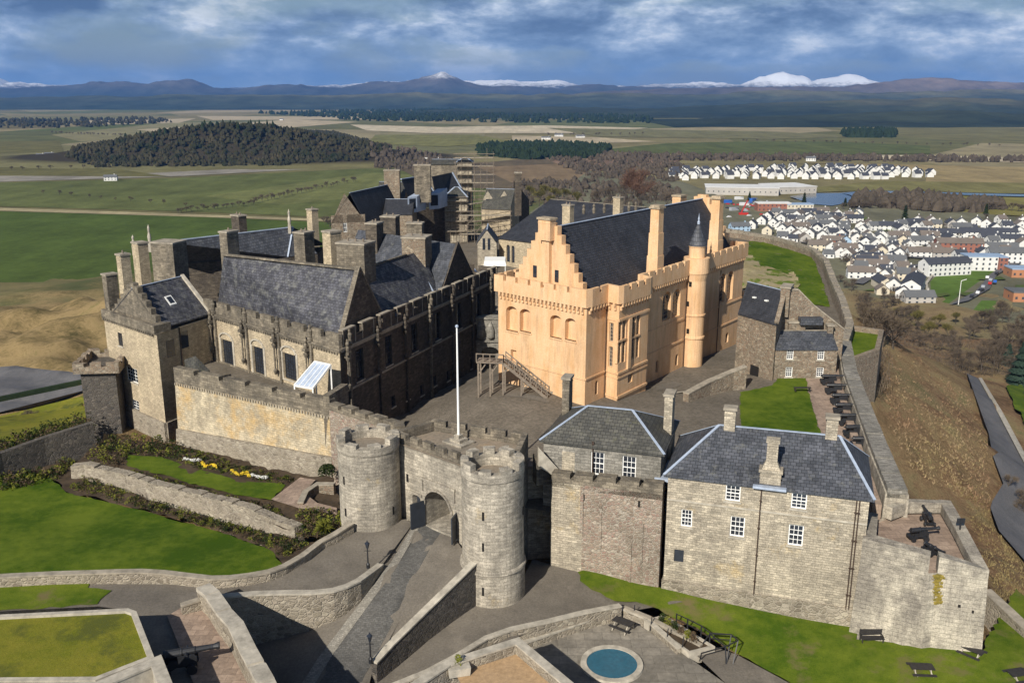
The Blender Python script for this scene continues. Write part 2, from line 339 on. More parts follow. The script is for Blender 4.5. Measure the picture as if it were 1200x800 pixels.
def paving(name, a, b, w=0.9, h=0.6, fine_sc=5, patch=None, brick=True, mort=0.7):
    n = NT(name, 0.9, 0.15); f = n.noise(n.geo, fine_sc, 6, 0.75); big = n.noise(n.geo, 0.3, 6, 0.65)
    c = n.mix(n.ramp(big, [(0.36, 0), (0.64, 1)]), a, b)
    if patch: c = n.mix(n.ramp(n.noise(n.geo, 0.16, 6, 0.7, off=(4, 4, 4)), [(0.56, 0), (0.66, 0.8)]), c, patch)
    c = n.mix(1.0, c, n.ramp(f, [(0.3, 0.72), (0.7, 1.28)]), 'MULTIPLY'); h_ = f
    if brick:
        br = nd(n.t, 'ShaderNodeTexBrick', offset=0.5); n.t.links.new(n.uv, br.inputs['Vector']); br.inputs['Scale'].default_value = 1; br.inputs['Brick Width'].default_value = w; br.inputs['Row Height'].default_value = h
        br.inputs['Mortar Size'].default_value = 0.02; br.inputs['Color1'].default_value = (.8, .8, .8, 1); br.inputs['Color2'].default_value = (1.15, 1.15, 1.15, 1); br.inputs['Mortar'].default_value = (mort, mort, mort, 1)
        c = n.mix(1.0, c, br.outputs['Color'], 'MULTIPLY'); h_ = n.math('SUBTRACT', f, br.outputs['Fac'])
    n.bump(h_, 0.5, 0.03); return n.col(c)
M = {}
M['tower'] = ashlar('weathered_grey_ashlar', (.43, .39, .32), (.50, .45, .365), (.17, .155, .13), 0.75, 0.3, 0.6, (.42, .31, .14), (0.62, 0.74), contrast=.26, mortar=.82)
M['gold'] = ashlar('golden_sandstone', (.45, .405, .32), (.53, .465, .355), (.20, .175, .14), 0.55, 0.22, 0.5, (.52, .37, .15), (0.6, 0.76))
M['outer'] = ashlar('limewashed_outer_wall', (.56, .49, .36), (.62, .53, .37), (.25, .215, .16), 0.6, 0.28, 0.6, (.58, .37, .13), (0.47, 0.68), contrast=.14)
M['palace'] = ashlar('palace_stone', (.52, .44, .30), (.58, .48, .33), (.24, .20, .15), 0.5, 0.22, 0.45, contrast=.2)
M['dark'] = ashlar('shade_toned_dark_stone', (.09, .076, .062), (.14, .117, .09), (.06, .052, .045), 0.6, 0.28, 0.6)  # shade of the unlit palace side is put into this dark colour
M['parapet'] = ashlar('parapet_stone', (.22, .19, .145), (.28, .24, .18), (.075, .068, .058), 0.7, 0.3, 0.6)
M['bastion'] = ashlar('pale_bastion_stone', (.46, .42, .34), (.50, .45, .36), (.19, .17, .145), 0.9, 0.36, 0.8, contrast=.12, mortar=.85)
M['greyash'] = ashlar('cool_grey_ashlar', (.27, .255, .22), (.32, .30, .26), (.12, .115, .10), 0.7, 0.28, 0.5)
M['rubA'] = rubble('brown_rubble', [(.16, .12, .085), (.30, .23, .16), (.22, .155, .11), (.42, .35, .26)], (.27, .24, .19))
M['rubB'] = rubble('pink_grey_rubble', [(.22, .17, .13), (.36, .29, .22), (.30, .20, .16), (.46, .40, .32)], (.38, .34, .28), 0.36)
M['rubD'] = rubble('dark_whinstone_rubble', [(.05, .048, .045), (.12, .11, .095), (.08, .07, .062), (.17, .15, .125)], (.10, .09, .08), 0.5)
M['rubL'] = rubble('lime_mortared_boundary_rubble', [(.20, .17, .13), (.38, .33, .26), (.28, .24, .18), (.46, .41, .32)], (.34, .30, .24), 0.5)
M['lime'] = None
n = NT('ochre_limewash', 0.93, 0.1); f1 = n.noise(n.geo, 0.18, 6, 0.65); f2 = n.noise(n.uv, 0.8, 6, 0.7, (1, 0.2, 1)); f3 = n.noise(n.uv, 6, 4, 0.6)
f4 = n.noise(n.uv, 1.1, 7, 0.75, (1, 0.1, 1), (4, 0, 0)); f5 = n.noise(n.geo, 0.5, 7, 0.75, off=(3, 3, 3))
c = n.mix(n.ramp(f1, [(0.35, 0), (0.65, 1)]), (.72, .485, .285), (.67, .43, .245)); c = n.mix(n.ramp(f2, [(0.46, 0), (0.66, 0.75)]), c, (.57, .33, .15)); c = n.mix(n.ramp(f4, [(0.5, 0), (0.68, 0.75)]), c, (.42, .28, .17)); c = n.mix(n.ramp(f5, [(0.52, 0), (0.68, 0.35)]), c, (.74, .58, .38)); c = n.mix(1.0, c, n.ramp(f3, [(0.3, .86), (0.7, 1.1)]), 'MULTIPLY'); n.bump(n.math('ADD', f3, f5), 0.4, 0.05); M['lime'] = n.col(c)
M['limetop'] = ashlar('weathered_ochre_coping', (.52, .42, .29), (.48, .39, .28), (.25, .21, .15), 0.7, 0.4, 0.5, contrast=.1)
M['slate'] = slate('blue_grey_slate', (.045, .05, .06), (.085, .09, .105), (.17, .17, .15))
M['slateL'] = slate('mottled_palace_slate', (.036, .037, .045), (.085, .086, .10), (.20, .20, .18), lf=(0.5, 0.68))
M['slateD'] = slate('dark_new_slate', (.028, .03, .036), (.042, .044, .052))
M['slateG'] = slate('mossy_grey_slate', (.05, .05, .045), (.085, .082, .07), (.13, .13, .07))
M['lead'] = plain('pale_lead', (.36, .42, .52), 0.45, 0.2, 1.5, 0.5)
M['cope'] = plain('coping_stone', (.30, .265, .21), 0.9, 0.35, 1.2)
M['copeL'] = plain('pale_coping_stone', (.40, .365, .30), 0.9, 0.35, 1.2)
M['white'] = plain('white_paint', (.80, .80, .77), 0.5, 0.06, 3)
M['glass'] = plain('dark_window_glass', (.025, .03, .04), 0.08, 0.4, 1.2, 0.6)
M['void'] = plain('dark_opening', (.012, .011, .010), 0.9, 0.2)
M['iron'] = plain('black_iron', (.018, .019, .022), 0.45, 0.3, 3, 0.5)
M['pipe'] = plain('brown_cast_iron_pipe', (.06, .04, .03), 0.6, 0.3)
M['wood'] = plain('grey_oak', (.20, .165, .13), 0.85, 0.35, 3)
M['woodD'] = plain('dark_stained_wood', (.035, .032, .03), 0.7, 0.3, 3)
M['door'] = plain('blue_black_painted_door', (.03, .036, .046), 0.5, 0.2, 2)
M['lawn'] = grass('mown_lawn', (.04, .08, .004), (.115, .155, .014), (.13, .13, .035), (0.68, 0.8))
M['lawnY'] = grass('yellow_mossy_grass', (.13, .145, .014), (.20, .185, .025), (.09, .10, .02), (0.5, 0.62))
M['lawnW'] = grass('worn_lawn', (.05, .095, .005), (.13, .165, .016), (.16, .13, .06), (0.54, 0.68))
M['earth'] = paving('bed_soil', (.045, .033, .022), (.09, .065, .042), brick=False, fine_sc=3)
M['court'] = paving('courtyard_setts', (.135, .117, .092), (.18, .156, .125), 0.35, 0.2, 3, (.19, .165, .13), mort=.75)
M['gravel'] = paving('grey_brown_gravel', (.135, .12, .10), (.18, .16, .132), fine_sc=6, brick=False, patch=(.215, .19, .155))
M['setts'] = paving('dark_whin_setts', (.10, .098, .092), (.14, .135, .125), 0.32, 0.18, 4)
M['settsL'] = paving('pale_edge_setts', (.24, .225, .195), (.30, .28, .24), 0.3, 0.18, 4)
M['flag'] = paving('worn_flagstones', (.17, .155, .13), (.25, .225, .185), 1.5, 1.1, 2, (.33, .30, .25))
M['redpave'] = paving('pinkish_flagstones', (.27, .20, .155), (.34, .26, .20), 1.0, 0.7, 3)
M['tan'] = paving('tan_sandy_paving', (.36, .24, .13), (.42, .29, .17), fine_sc=3, brick=False, patch=(.25, .19, .12))
M['deck'] = paving('roof_deck_asphalt', (.20, .175, .14), (.27, .22, .165), fine_sc=3, brick=False, patch=(.34, .245, .15))
M['tarmac'] = paving('tarmac', (.10, .10, .105), (.135, .132, .135), fine_sc=4, brick=False)
M['marking'] = plain('road_marking_paint', (.6, .6, .58), 0.7, 0.2)
# ================================================================ terrain, fields, hills
PL = -60.0
def W2(px, py, z=PL): p = U(px, py, z); return (p.x, p.y)
CASTLE = [W2(-160, 900, 0), W2(-260, 560, 2), W2(60, 552, 2), W2(100, 500, 1), W2(97, 425, 10), W2(150, 315, 13), (-70, 170), (-56, 236), (-20, 262), (30, 262), W2(850, 262, 6), W2(905, 272, 6), W2(945, 284, 6), W2(973, 303, 6),
          W2(999, 372, 6), W2(1040, 385, 5), W2(1033, 440, 1), W2(1010, 470, 3), W2(1062, 556, 3), W2(1125, 588, 2), W2(1165, 668, 3), W2(1166, 745, -1), W2(1230, 800, -1), W2(1330, 900, -1)]
def sdist(x, y):
    ins = False; best = 1e9; n = len(CASTLE)
    for i in range(n):
        ax, ay = CASTLE[i]; bx, by = CASTLE[(i + 1) % n]
        if (ay > y) != (by > y) and x < (bx - ax) * (y - ay) / (by - ay) + ax: ins = not ins
        ex, ey = bx - ax, by - ay; t = max(0, min(1, ((x - ax) * ex + (y - ay) * ey) / (ex * ex + ey * ey + 1e-9)))
        d = math.hypot(x - ax - ex * t, y - ay - ey * t); best = min(best, d)
    return -best if ins else best
def sms(t): t = max(0.0, min(1.0, t)); return t * t * (3 - 2 * t)
HILLX, HILLY = W2(275, 186)
def terr(x, y):
    r = math.hypot(x, y)
    h = PL
    if r < 650:
        d = sdist(x, y)
        if d <= 0: return -6.0 if y < 85 else -1.6
        a = math.degrees(math.atan2(x, y)); Wd = 120 + 40 * sms((a - 5) / 20) ; st0 = -3.0
        f = math.exp(-(d / (Wd * 0.42)) ** 1.05); h = PL + (st0 - PL) * f
        nz = noise.noise(Vector((x / 22, y / 22, 1))) * 2.2 + noise.noise(Vector((x / 7, y / 7, 4))) * 0.7
        h += nz * min(1, d / 8) * sms((620 - r) / 200)
        if a < -12:      # rough brown hillocks below the palace
            k = math.exp(-((r - 390) / 95) ** 2) * sms((-a - 12) / 8)
            h += k * (15 + 13 * noise.noise(Vector((x / 45, y / 45, 9))) + 5 * noise.noise(Vector((x / 15, y / 15, 3))))
    dx, dy = (x - HILLX) / 300, (y - HILLY) / 130; q = dx * dx + dy * dy
    if q < 4: h += 52 * math.exp(-q * 1.6)
    return max(h, PL)
def terrain_sheet():
    me_v, me_f = [], []; A0, A1, da = -80, 80, 0.4; na = int((A1 - A0) / da) + 1
    rs = [8.0]
    while rs[-1] < 60000: rs.append(rs[-1] * (1.0125 if rs[-1] < 900 else 1.05) + 0.3)
    for r in rs:
        for i in range(na):
            a = R(A0 + i * da); x, y = r * math.sin(a), r * math.cos(a); me_v.append((x, y, terr(x, y)))
    for j in range(len(rs) - 1):
        for i in range(na - 1):
            k = j * na + i; me_f.append((k, k + 1, k + na + 1, k + na))
    me = bpy.data.meshes.new('ground'); me.from_pydata(me_v, [], me_f); me.polygons.foreach_set('use_smooth', [True] * len(me.polygons))
    o = bpy.data.objects.new('ground', me); C.objects.link(o); o['kind'] = 'structure'
    n = NT('ground_mixed_grass_and_scrub', 0.97, 0.05); ps = nd(n.t, 'ShaderNodeSeparateXYZ'); n.t.links.new(n.geo, ps.inputs[0])
    hz = n.math('ADD', ps.outputs[2], n.math('MULTIPLY', n.noise(n.geo, 0.03, 5), 10))
    # scrubby slope: russet bracken, straw grass, dead stems
    a = n.noise(n.geo, 0.045, 7, 0.72, off=(3, 0, 0)); b = n.noise(n.geo, 0.35, 6, 0.75, dist=1.0); fine = n.noise(n.geo, 2.4, 5, 0.8, dist=1.5)
    sc = n.ramp(n.math('ADD', n.math('MULTIPLY', a, 0.6), n.math('MULTIPLY', b, 0.4)), [(0.36, (.10, .075, .045)), (0.44, (.20, .125, .07)), (0.5, (.28, .18, .10)), (0.56, (.30, .23, .12)), (0.64, (.17, .16, .07))])
    sc = n.mix(1.0, sc, n.ramp(fine, [(0.28, 0.5), (0.72, 1.5)]), 'MULTIPLY')
    yg = n.ramp(n.noise(n.geo, 0.03, 5, 0.6, off=(8, 8, 0)), [(0.5, 0), (0.62, 0.8)]); sc = n.mix(n.math('MULTIPLY', yg, .6), sc, n.mix(1.0, (.35, .28, .14), n.ramp(fine, [(0.3, .6), (0.7, 1.35)]), 'MULTIPLY'))
    # left hillocks: straw coloured
    lf = n.ramp(n.math('ADD', n.math('MULTIPLY', ps.outputs[0], -0.02), -1.6, ), [(0.0, 0), (0.8, 1)])
    st_ = n.ramp(n.math('ADD', n.math('MULTIPLY', a, 0.6), n.math('MULTIPLY', b, 0.4)), [(0.38, (.12, .10, .04)), (0.47, (.27, .20, .09)), (0.55, (.40, .29, .14)), (0.66, (.20, .18, .06))])
    sc = n.mix(lf, sc, st_)
    # plain: patchwork of dull greens and straw
    vc = n.vor(n.geo, 0.0016, (1, 0.55, 1), out='Color'); vs = nd(n.t, 'ShaderNodeSeparateColor'); n.t.links.new(vc, vs.inputs[0])
    pl = n.ramp(vs.outputs[0], [(0, (.11, .12, .045)), (0.3, (.17, .155, .07)), (0.5, (.27, .225, .12)), (0.7, (.10, .12, .04)), (1, (.34, .28, .17))])
    pl = n.mix(1.0, pl, n.ramp(n.noise(n.geo, 0.012, 7, 0.75), [(0.3, 0.65), (0.7, 1.35)]), 'MULTIPLY')
    far = n.ramp(n.math('MULTIPLY', ps.outputs[1], .001), [(.66, 1), (.72, 0)]); c = n.mix(n.math('MULTIPLY', far, n.ramp(n.math('MULTIPLY', n.math('ADD', hz, 60), 0.05), [(0.25, 0), (0.5, 1)])), pl, sc)
    c = n.mix(n.math('MULTIPLY', n.math('SUBTRACT', 1.0, far), n.ramp(n.math('ADD', n.math('MULTIPLY', ps.outputs[2], .1), 6.0), [(.2, 0), (.5, 1)])), c, (.05, .042, .026))
    n.bump(n.math('ADD', b, fine), 0.9, 0.6); o.data.materials.append(n.col(c))
terrain_sheet()
FM = {}
def field_mat(c, k=1.0):
    key = tuple(c)
    if key not in FM:
        n = NT('field_colour', 0.97, 0.05); f = n.noise(n.geo, 0.02, 6, 0.7); g = n.noise(n.geo, 0.2, 4, 0.7); h = n.noise(n.geo, 0.05, 4, 0.6, sc=(1, .08, 1))
        x = n.mix(1.0, c, n.ramp(f, [(0.3, .72), (0.7, 1.28)]), 'MULTIPLY'); x = n.mix(1.0, x, n.ramp(g, [(0.3, .85), (0.7, 1.15)]), 'MULTIPLY'); x = n.mix(1.0, x, n.ramp(h, [(0.35, .88), (0.65, 1.12)]), 'MULTIPLY')
        FM[key] = n.col(x)
    return FM[key]
_fz = [0]
def field(pts, c, name='field', z=None):
    _fz[0] += 1; z0 = PL + (0.25 + 0.03 * _fz[0] if z is None else z); mb = MB()
    mb.face([U(x, y, z0) for x, y in pts][::-1]); return struct(name, mb, field_mat(c))
G1, G2, G3, TN, TN2, BR, OL = (.10, .13, .035), (.12, .13, .05), (.145, .155, .055), (.42, .35, .23), (.50, .43, .30), (.17, .13, .085), (.21, .18, .075)
field([(-500, 252), (-60, 246), (228, 254), (420, 262), (620, 280), (620, 345), (360, 345), (100, 330), (-500, 335)], (.07, .10, .022))
field([(-500, 216), (0, 214), (200, 209), (455, 196), (620, 204), (620, 262), (420, 256), (228, 248), (-60, 240), (-500, 246)], (.11, .125, .042))
field([(240, 230), (430, 203), (520, 206), (480, 226), (330, 240)], G3)
field([(-500, 240), (-60, 241.5), (228, 251), (420, 258), (420, 260.5), (228, 254), (-60, 245), (-500, 243)], (.34, .29, .17), 'track')
field([(0, 206), (130, 205), (420, 191), (455, 193), (420, 195), (200, 207), (0, 213), (-300, 214), (-300, 210)], (.26, .24, .20), 'road')
field([(-500, 172), (70, 165), (80, 190), (200, 207), (0, 206), (-500, 210)], (.13, .12, .045))
field([(95, 166), (135, 163), (235, 157), (230, 152), (330, 143), (205, 143), (60, 158)], (.22, .20, .10))
field([(160, 152), (250, 147), (340, 140), (420, 143), (300, 153), (200, 156)], TN)
field([(100, 141), (230, 139), (210, 144), (90, 147)], TN)
field([(230, 136), (420, 137), (430, 140), (250, 141)], TN)
field([(0, 142), (80, 140), (60, 150), (-100, 152)], (.15, .13, .06))
field([(410, 146), (520, 149), (640, 147), (760, 150), (700, 156), (500, 156), (430, 153)], TN2)
field([(440, 158), (560, 158), (600, 166), (520, 172), (430, 168)], (.17, .165, .06))
field([(600, 159), (700, 161), (770, 166), (690, 168), (600, 166)], TN)
field([(640, 150), (900, 154), (1010, 160), (900, 163), (700, 160)], (.17, .16, .075))
field([(780, 168), (860, 166), (980, 166), (1090, 171), (1090, 180), (960, 181), (860, 182), (790, 180), (690, 177)], (.10, .115, .04))
field([(1000, 181.5), (1080, 182), (1320, 188), (1320, 193), (1150, 189), (1030, 186.5)], TN2)
field([(900, 190), (1030, 192), (1320, 199), (1320, 214), (1170, 215), (1085, 213), (1085, 202), (980, 192)], (.28, .22, .11))
field([(1030, 212), (1320, 216), (1320, 229), (1150, 226), (1020, 223), (940, 226), (940, 221)], (.18, .165, .065))
field([(1020, 228), (1080, 228), (1320, 235), (1320, 262), (1180, 252), (1110, 250), (1020, 240)], (.19, .17, .055))
field([(600, 180), (700, 181), (800, 186), (780, 196), (700, 200), (640, 192)], (.19, .13, .09))
field([(430, 177), (640, 186), (700, 215), (700, 232), (500, 215)], (.12, .095, .06))
field([(560, 196), (650, 192), (700, 200), (690, 212), (600, 214)], (.20, .145, .085))
field([(690, 200), (800, 213), (850, 232), (1000, 236), (1200, 255), (1500, 262), (1500, 420), (1000, 420), (900, 330), (780, 280), (620, 250)], (.15, .145, .095))
field([(1090, 330), (1103, 318), (1150, 313), (1166, 317), (1150, 328), (1130, 342), (1110, 357), (1092, 352)], (.09, .145, .03), 'park_lawn')
field([(1100, 318), (1120, 306), (1160, 306), (1170, 315)], (.10, .14, .04), 'park_lawn')
field([(1128, 378), (1150, 352), (1168, 352), (1160, 385), (1140, 395)], (.09, .15, .03), 'park_lawn')
# river and road sheets
def water():
    n = NT('river_water', 0.12, 0.6); f = n.noise(n.geo, 0.05, 4); n.bump(f, 0.15, 0.3); return n.col(n.mix(1.0, (.03, .04, .05), n.ramp(f, [(0.3, .7), (0.7, 1.4)]), 'MULTIPLY'))
M['water'] = water()
mb = MB(); z = PL + 1.6
for pts in ([(925, 230), (950, 226.5), (985, 226), (998, 229), (996, 237), (975, 241), (950, 239)], [(985, 226), (1020, 223.2), (1060, 224.2), (1060, 226.6), (1020, 226.2), (997, 230)], [(1060, 224.2), (1150, 226.5), (1320, 230.5), (1320, 233.5), (1150, 229), (1060, 226.6)]):
    mb.face([U(x, y, z) for x, y in pts][::-1])
struct('river', mb, M['water'])
def ribbon(name, pts, mat, dz=0.0):
    mb = MB()
    for (a, b) in zip(pts, pts[1:]): mb.face([V3(a[0]), V3(b[0]), V3(b[1]), V3(a[1])])
    for v in range(len(mb.v)): mb.v[v] = (mb.v[v][0], mb.v[v][1], mb.v[v][2] + dz)
    return struct(name, mb, mat)
def uni(L, Rr, z): return [(U(a[0], a[1], z), U(b[0], b[1], z)) for a, b in zip(L, Rr)]
ribbon('street', uni([(1135, 352), (1160, 338), (1168, 322), (1188, 310), (1240, 300)], [(1112, 357), (1142, 342), (1160, 322), (1176, 309), (1220, 296)], PL + 2.0), M['tarmac'])
ribbon('street', uni([(1090, 352), (1087, 332), (1097, 318), (1125, 306)], [(1087, 352), (1084, 331), (1095, 316.5), (1122, 304.5)], PL + 2.1), M['copeL'])

def ridge(name, x0, x1, dist, depth, prof, mat, rough=0.25, nx=170, ny=16, seed=0, base=PL):
    """a range of hills: prof = photo pixels of its skyline"""
    me_v, me_f = [], []; prof = sorted(prof)
    def sk(px):
        if px <= prof[0][0]: return prof[0][1]
        for (a, ya), (b, yb) in zip(prof, prof[1:]):
            if px <= b: return ya + (yb - ya) * (.5 * sms((px - a) / (b - a)) + .5 * (px - a) / (b - a)) + (1.6 if seed < 12 else .9) * noise.noise(Vector((px / 14, seed, 1))) + (1.1 if seed < 12 else .5) * noise.noise(Vector((px / 5, seed, 4)))
        return prof[-1][1]
    for j in range(ny + 1):
        s = j / ny; dd = dist + depth * (s - 0.5)
        for i in range(nx + 1):
            px = x0 + (x1 - x0) * i / nx; x = (px - 600) / F * dist * 1.03; hh = (HT(sk(px), (0, dist)) - base) * (1 + rough * .5)
            rz = noise.ridged_multi_fractal(Vector((x / (dist * .07) + seed, dd / (dist * .07), seed)), 0.9, 2.2, 5, 1.0, 2.0)
            k = math.exp(-((s - 0.5) / 0.24) ** 2); z = base + hh * k * (1 - rough * 0.8 + rough * 0.8 * min(rz, 1.4) * (0.6 + 0.4 * abs(s - 0.5) * 2)) - 25 * (s < 0.02 or s > 0.98)
            me_v.append((x, dd + noise.noise(Vector((px / 60, s * 3, seed))) * depth * .05, z))
    for j in range(ny):
        for i in range(nx): k = j * (nx + 1) + i; me_f.append((k, k + 1, k + nx + 2, k + nx + 1))
    me = bpy.data.meshes.new(name); me.from_pydata(me_v, [], me_f); me.polygons.foreach_set('use_smooth', [True] * len(me.polygons)); me.materials.append(mat)
    o = bpy.data.objects.new(name, me); C.objects.link(o); o['kind'] = 'structure'; return o
def hillmat(name, lo, mid, hi, z1, z2, snow=None):
    n = NT(name, 0.95, 0.05); ps = nd(n.t, 'ShaderNodeSeparateXYZ'); n.t.links.new(n.geo, ps.inputs[0])
    f = n.noise(n.geo, 0.0012, 8, 0.7); h = n.math('ADD', ps.outputs[2], n.math('MULTIPLY', n.math('SUBTRACT', f, 0.5), (z2 - z1) * 1.3))
    t = n.math('DIVIDE', n.math('SUBTRACT', h, z1), z2 - z1, True); g = n.noise(n.geo, 0.004, 6, 0.7)
    c = n.ramp(t, [(0, lo), (0.5, mid), (1, hi)]); c = n.mix(1.0, c, n.ramp(g, [(0.3, .6), (0.7, 1.5)]), 'MULTIPLY')
    if snow:
        sn = n.math('ADD', ps.outputs[2], n.math('MULTIPLY', n.math('SUBTRACT', n.noise(n.geo, 0.005, 8, 0.85), 0.5), 420))
        c = n.mix(n.ramp(n.math('DIVIDE', n.math('SUBTRACT', sn, snow), 190.0, True), [(0.2, 0), (0.75, 1)]), c, (.85, .87, .9))
    n.bump(g, 0.6, 30); return n.col(c)
mm = hillmat('snowy_mountains', (.06, .07, .075), (.10, .095, .09), (.17, .15, .145), 60, 400, 130)
ridge('mountains', -300, 1500, 17500, 5200, [(-300, 104), (-100, 98), (-20, 97), (0, 92), (18, 88.5), (45, 99), (66, 96.5), (100, 101), (180, 103), (300, 104), (420, 101), (455, 98), (520, 96), (560, 97), (597, 96), (620, 98), (650, 96.5), (680, 102), (730, 103), (780, 97), (810, 98), (850, 101), (868, 93), (890, 88), (912, 92), (925, 98), (950, 92), (970, 88), (985, 95), (1010, 100), (1100, 102), (1300, 100), (1500, 100)], mm, 0.30, 600, 34, 3)
mb_ = hillmat('blue_hills', (.03, .045, .05), (.055, .06, .06), (.11, .10, .09), -20, 230, 235)
ridge('hills', -350, 1000, 13500, 3400, [(-350, 104), (0, 105), (60, 104), (115, 102), (150, 98), (180, 97), (200, 99), (245, 94.5), (270, 103), (300, 106), (345, 99), (370, 101), (410, 104), (450, 97), (480, 98), (505, 92), (526, 86.5), (548, 94), (575, 100), (620, 103), (650, 104), (690, 100), (740, 103), (800, 104), (850, 103), (1000, 108)], mb_, 0.22, 320, 22, 11)
mr = hillmat('heather_hills', (.045, .05, .045), (.11, .09, .07), (.20, .155, .125), -40, 240, 330)
ridge('hills', 640, 1650, 11200, 2600, [(640, 112), (700, 108), (760, 105), (840, 104), (900, 103), (960, 103), (990, 99), (1010, 96.5), (1040, 94), (1075, 92.5), (1100, 96), (1140, 97), (1180, 98), (1200, 96), (1300, 98), (1450, 94), (1650, 96)], mr, 0.2, 260, 20, 17)
ml = hillmat('wooded_foothills', (.03, .045, .035), (.06, .07, .045), (.17, .155, .085), -60, 110)
ridge('hills', -350, 1650, 8200, 2800, [(-350, 117), (0, 116), (100, 114), (250, 112), (400, 113), (500, 110), (600, 112), (700, 110), (800, 112), (900, 107), (1000, 110), (1100, 106), (1200, 108), (1400, 106), (1650, 108)], ml, 0.3, 300, 16, 23)
mf = hillmat('dark_forested_low_hills', (.022, .032, .02), (.05, .058, .032), (.17, .145, .075), -70, 60)
ridge('hills', 480, 1650, 5600, 2600, [(480, 131), (560, 128), (640, 126), (760, 128), (830, 124), (900, 121), (1000, 118), (1080, 116), (1180, 119), (1300, 117), (1650, 120)], mf, 0.35, 200, 18, 31)
ridge('hills', 700, 1650, 3700, 1300, [(700, 148), (780, 142), (860, 138), (950, 135), (1000, 133), (1080, 130), (1150, 134), (1210, 131), (1400, 130), (1650, 134)], mf, 0.35, 200, 14, 37)

# ---------------------------------------------------------------- far woods: masses of small crowns
def fol(name, a, b, sc=0.25):
    n = NT(name, 0.95, 0.05); f = n.noise(n.geo, sc, 6, 0.8); g = n.noise(n.geo, 0.02, 3, .6)
    c = n.ramp(n.math('ADD', n.math('MULTIPLY', f, .6), n.math('MULTIPLY', g, .4)), [(0.38, a), (0.62, b)]); return n.col(c)
M['fol_dark'] = fol('dark_conifer_foliage', (.010, .018, .010), (.03, .045, .02))
M['fol_bare'] = fol('bare_winter_twigs', (.045, .038, .028), (.11, .088, .065), .12)
M['fol_mix'] = fol('mixed_winter_wood', (.014, .022, .010), (.065, .055, .032), 0.06)
M['fol_green'] = fol('fresh_green_foliage', (.05, .06, .012), (.12, .12, .03), 0.6)
M['bark'] = plain('bark', (.085, .07, .055), 0.95, 0.4, 3)
def crown(mb, c, r, h, n=7, conifer=False, rnd=random):
    rings = 4; ph = rnd.random() * 6; prev = None
    for k in range(rings + 1):
        t = k / rings; rr = r * ((1 - t) ** .8 * 1.0 if conifer else math.sin(math.pi * min(0.97, 0.16 + 0.84 * t)) ** .7) * (1 + .25 * (rnd.random() - .5))
        if k == rings: rr = 0.05 * r
        ring = [(c[0] + rr * (1 + .35 * (rnd.random() - .5)) * math.cos(ph + 6.283 * i / n), c[1] + rr * (1 + .35 * (rnd.random() - .5)) * math.sin(ph + 6.283 * i / n), c[2] + h * t + h * .09 * (rnd.random() - .5)) for i in range(n)]
        if prev:
            for i in range(n): j = (i + 1) % n; mb.face([prev[i], prev[j], ring[j], ring[i]])
        prev = ring
    mb.face(prev)
def fast_build(mb, name, mat):
    me = bpy.data.meshes.new(name); me.from_pydata(mb.v, [], mb.f); me.materials.append(mat); o = bpy.data.objects.new(name, me); C.objects.link(o); return o
def scatter(poly, n, hr, name, mat, label, cat='wood', conf=0.3, wr=0.45, zf=None, sunk=0.0):
    rnd = random.Random(len(label) + n); P = [Vector(W2(*p)) for p in poly]
    x0, x1 = min(p.x for p in P), max(p.x for p in P); y0, y1 = min(p.y for p in P), max(p.y for p in P); mb = MB(); k = 0; tries = 0
    while k < n and tries < n * 60:
        tries += 1; x, y = x0 + (x1 - x0) * rnd.random(), y0 + (y1 - y0) * rnd.random(); ins = False
        for i in range(len(P)):
            a, b = P[i], P[(i + 1) % len(P)]
            if (a.y > y) != (b.y > y) and x < (b.x - a.x) * (y - a.y) / (b.y - a.y) + a.x: ins = not ins
        if not ins: continue
        h = hr[0] + (hr[1] - hr[0]) * rnd.random(); crown(mb, (x, y, (terr(x, y) if zf is None else zf) - .5 - sunk), h * wr * (.8 + .5 * rnd.random()), h, 6, rnd.random() < conf, rnd); k += 1
    o = fast_build(mb, name, mat); stuff(o, label, cat); return o
hp = [(75, 190), (120, 181), (200, 166), (260, 156), (330, 153), (390, 156), (430, 166), (455, 187), (430, 192), (330, 196), (200, 197), (110, 197)]
scatter(hp, 9000, (5, 10), 'wood', M['fol_mix'], 'wooded low hill of bare brown trees standing alone in the plain')
scatter([(130, 184), (200, 172), (300, 160), (380, 160), (420, 178), (330, 186), (200, 190)], 420, (10, 15), 'wood', M['fol_dark'], 'dark conifers scattered through the lone wooded hill', conf=.9, wr=.3)
scatter([(560, 172), (640, 169), (720, 174), (700, 186), (620, 188), (560, 184)], 700, (9, 15), 'wood', M['fol_dark'], 'dark pine wood beyond the scaffolded roofs', conf=.6)
scatter([(300, 133), (560, 128), (620, 132), (760, 138), (770, 145), (600, 144), (420, 142), (360, 137)], 1600, (13, 22), 'wood', M['fol_dark'], 'long dark forest belt across the distant plain', conf=.6)
scatter([(0, 141), (180, 139), (210, 144), (90, 150), (0, 151)], 350, (10, 16), 'wood', M['fol_mix'], 'scattered far woods at the left edge of the plain')
scatter([(640, 186), (780, 189), (810, 200), (790, 214), (690, 212)], 420, (5, 9), 'wood', M['fol_bare'], 'bare brown woodland between the great hall and the far estate')
scatter([(690, 181), (860, 184), (1000, 184), (1200, 188), (1200, 191), (900, 189), (700, 188)], 500, (6, 11), 'wood', M['fol_bare'], 'thin bare tree belt behind the far white estate')
scatter([(430, 182), (500, 186), (560, 197), (500, 204), (440, 197)], 260, (6, 10), 'wood', M['fol_bare'], 'bare thicket behind the chimneys at the end of the wooded hill')
scatter([(985, 157), (1015, 155), (1050, 157), (1046, 162), (990, 161)], 230, (14, 20), 'wood', M['fol_dark'], 'small isolated dark plantation on the right of the plain', conf=.7)
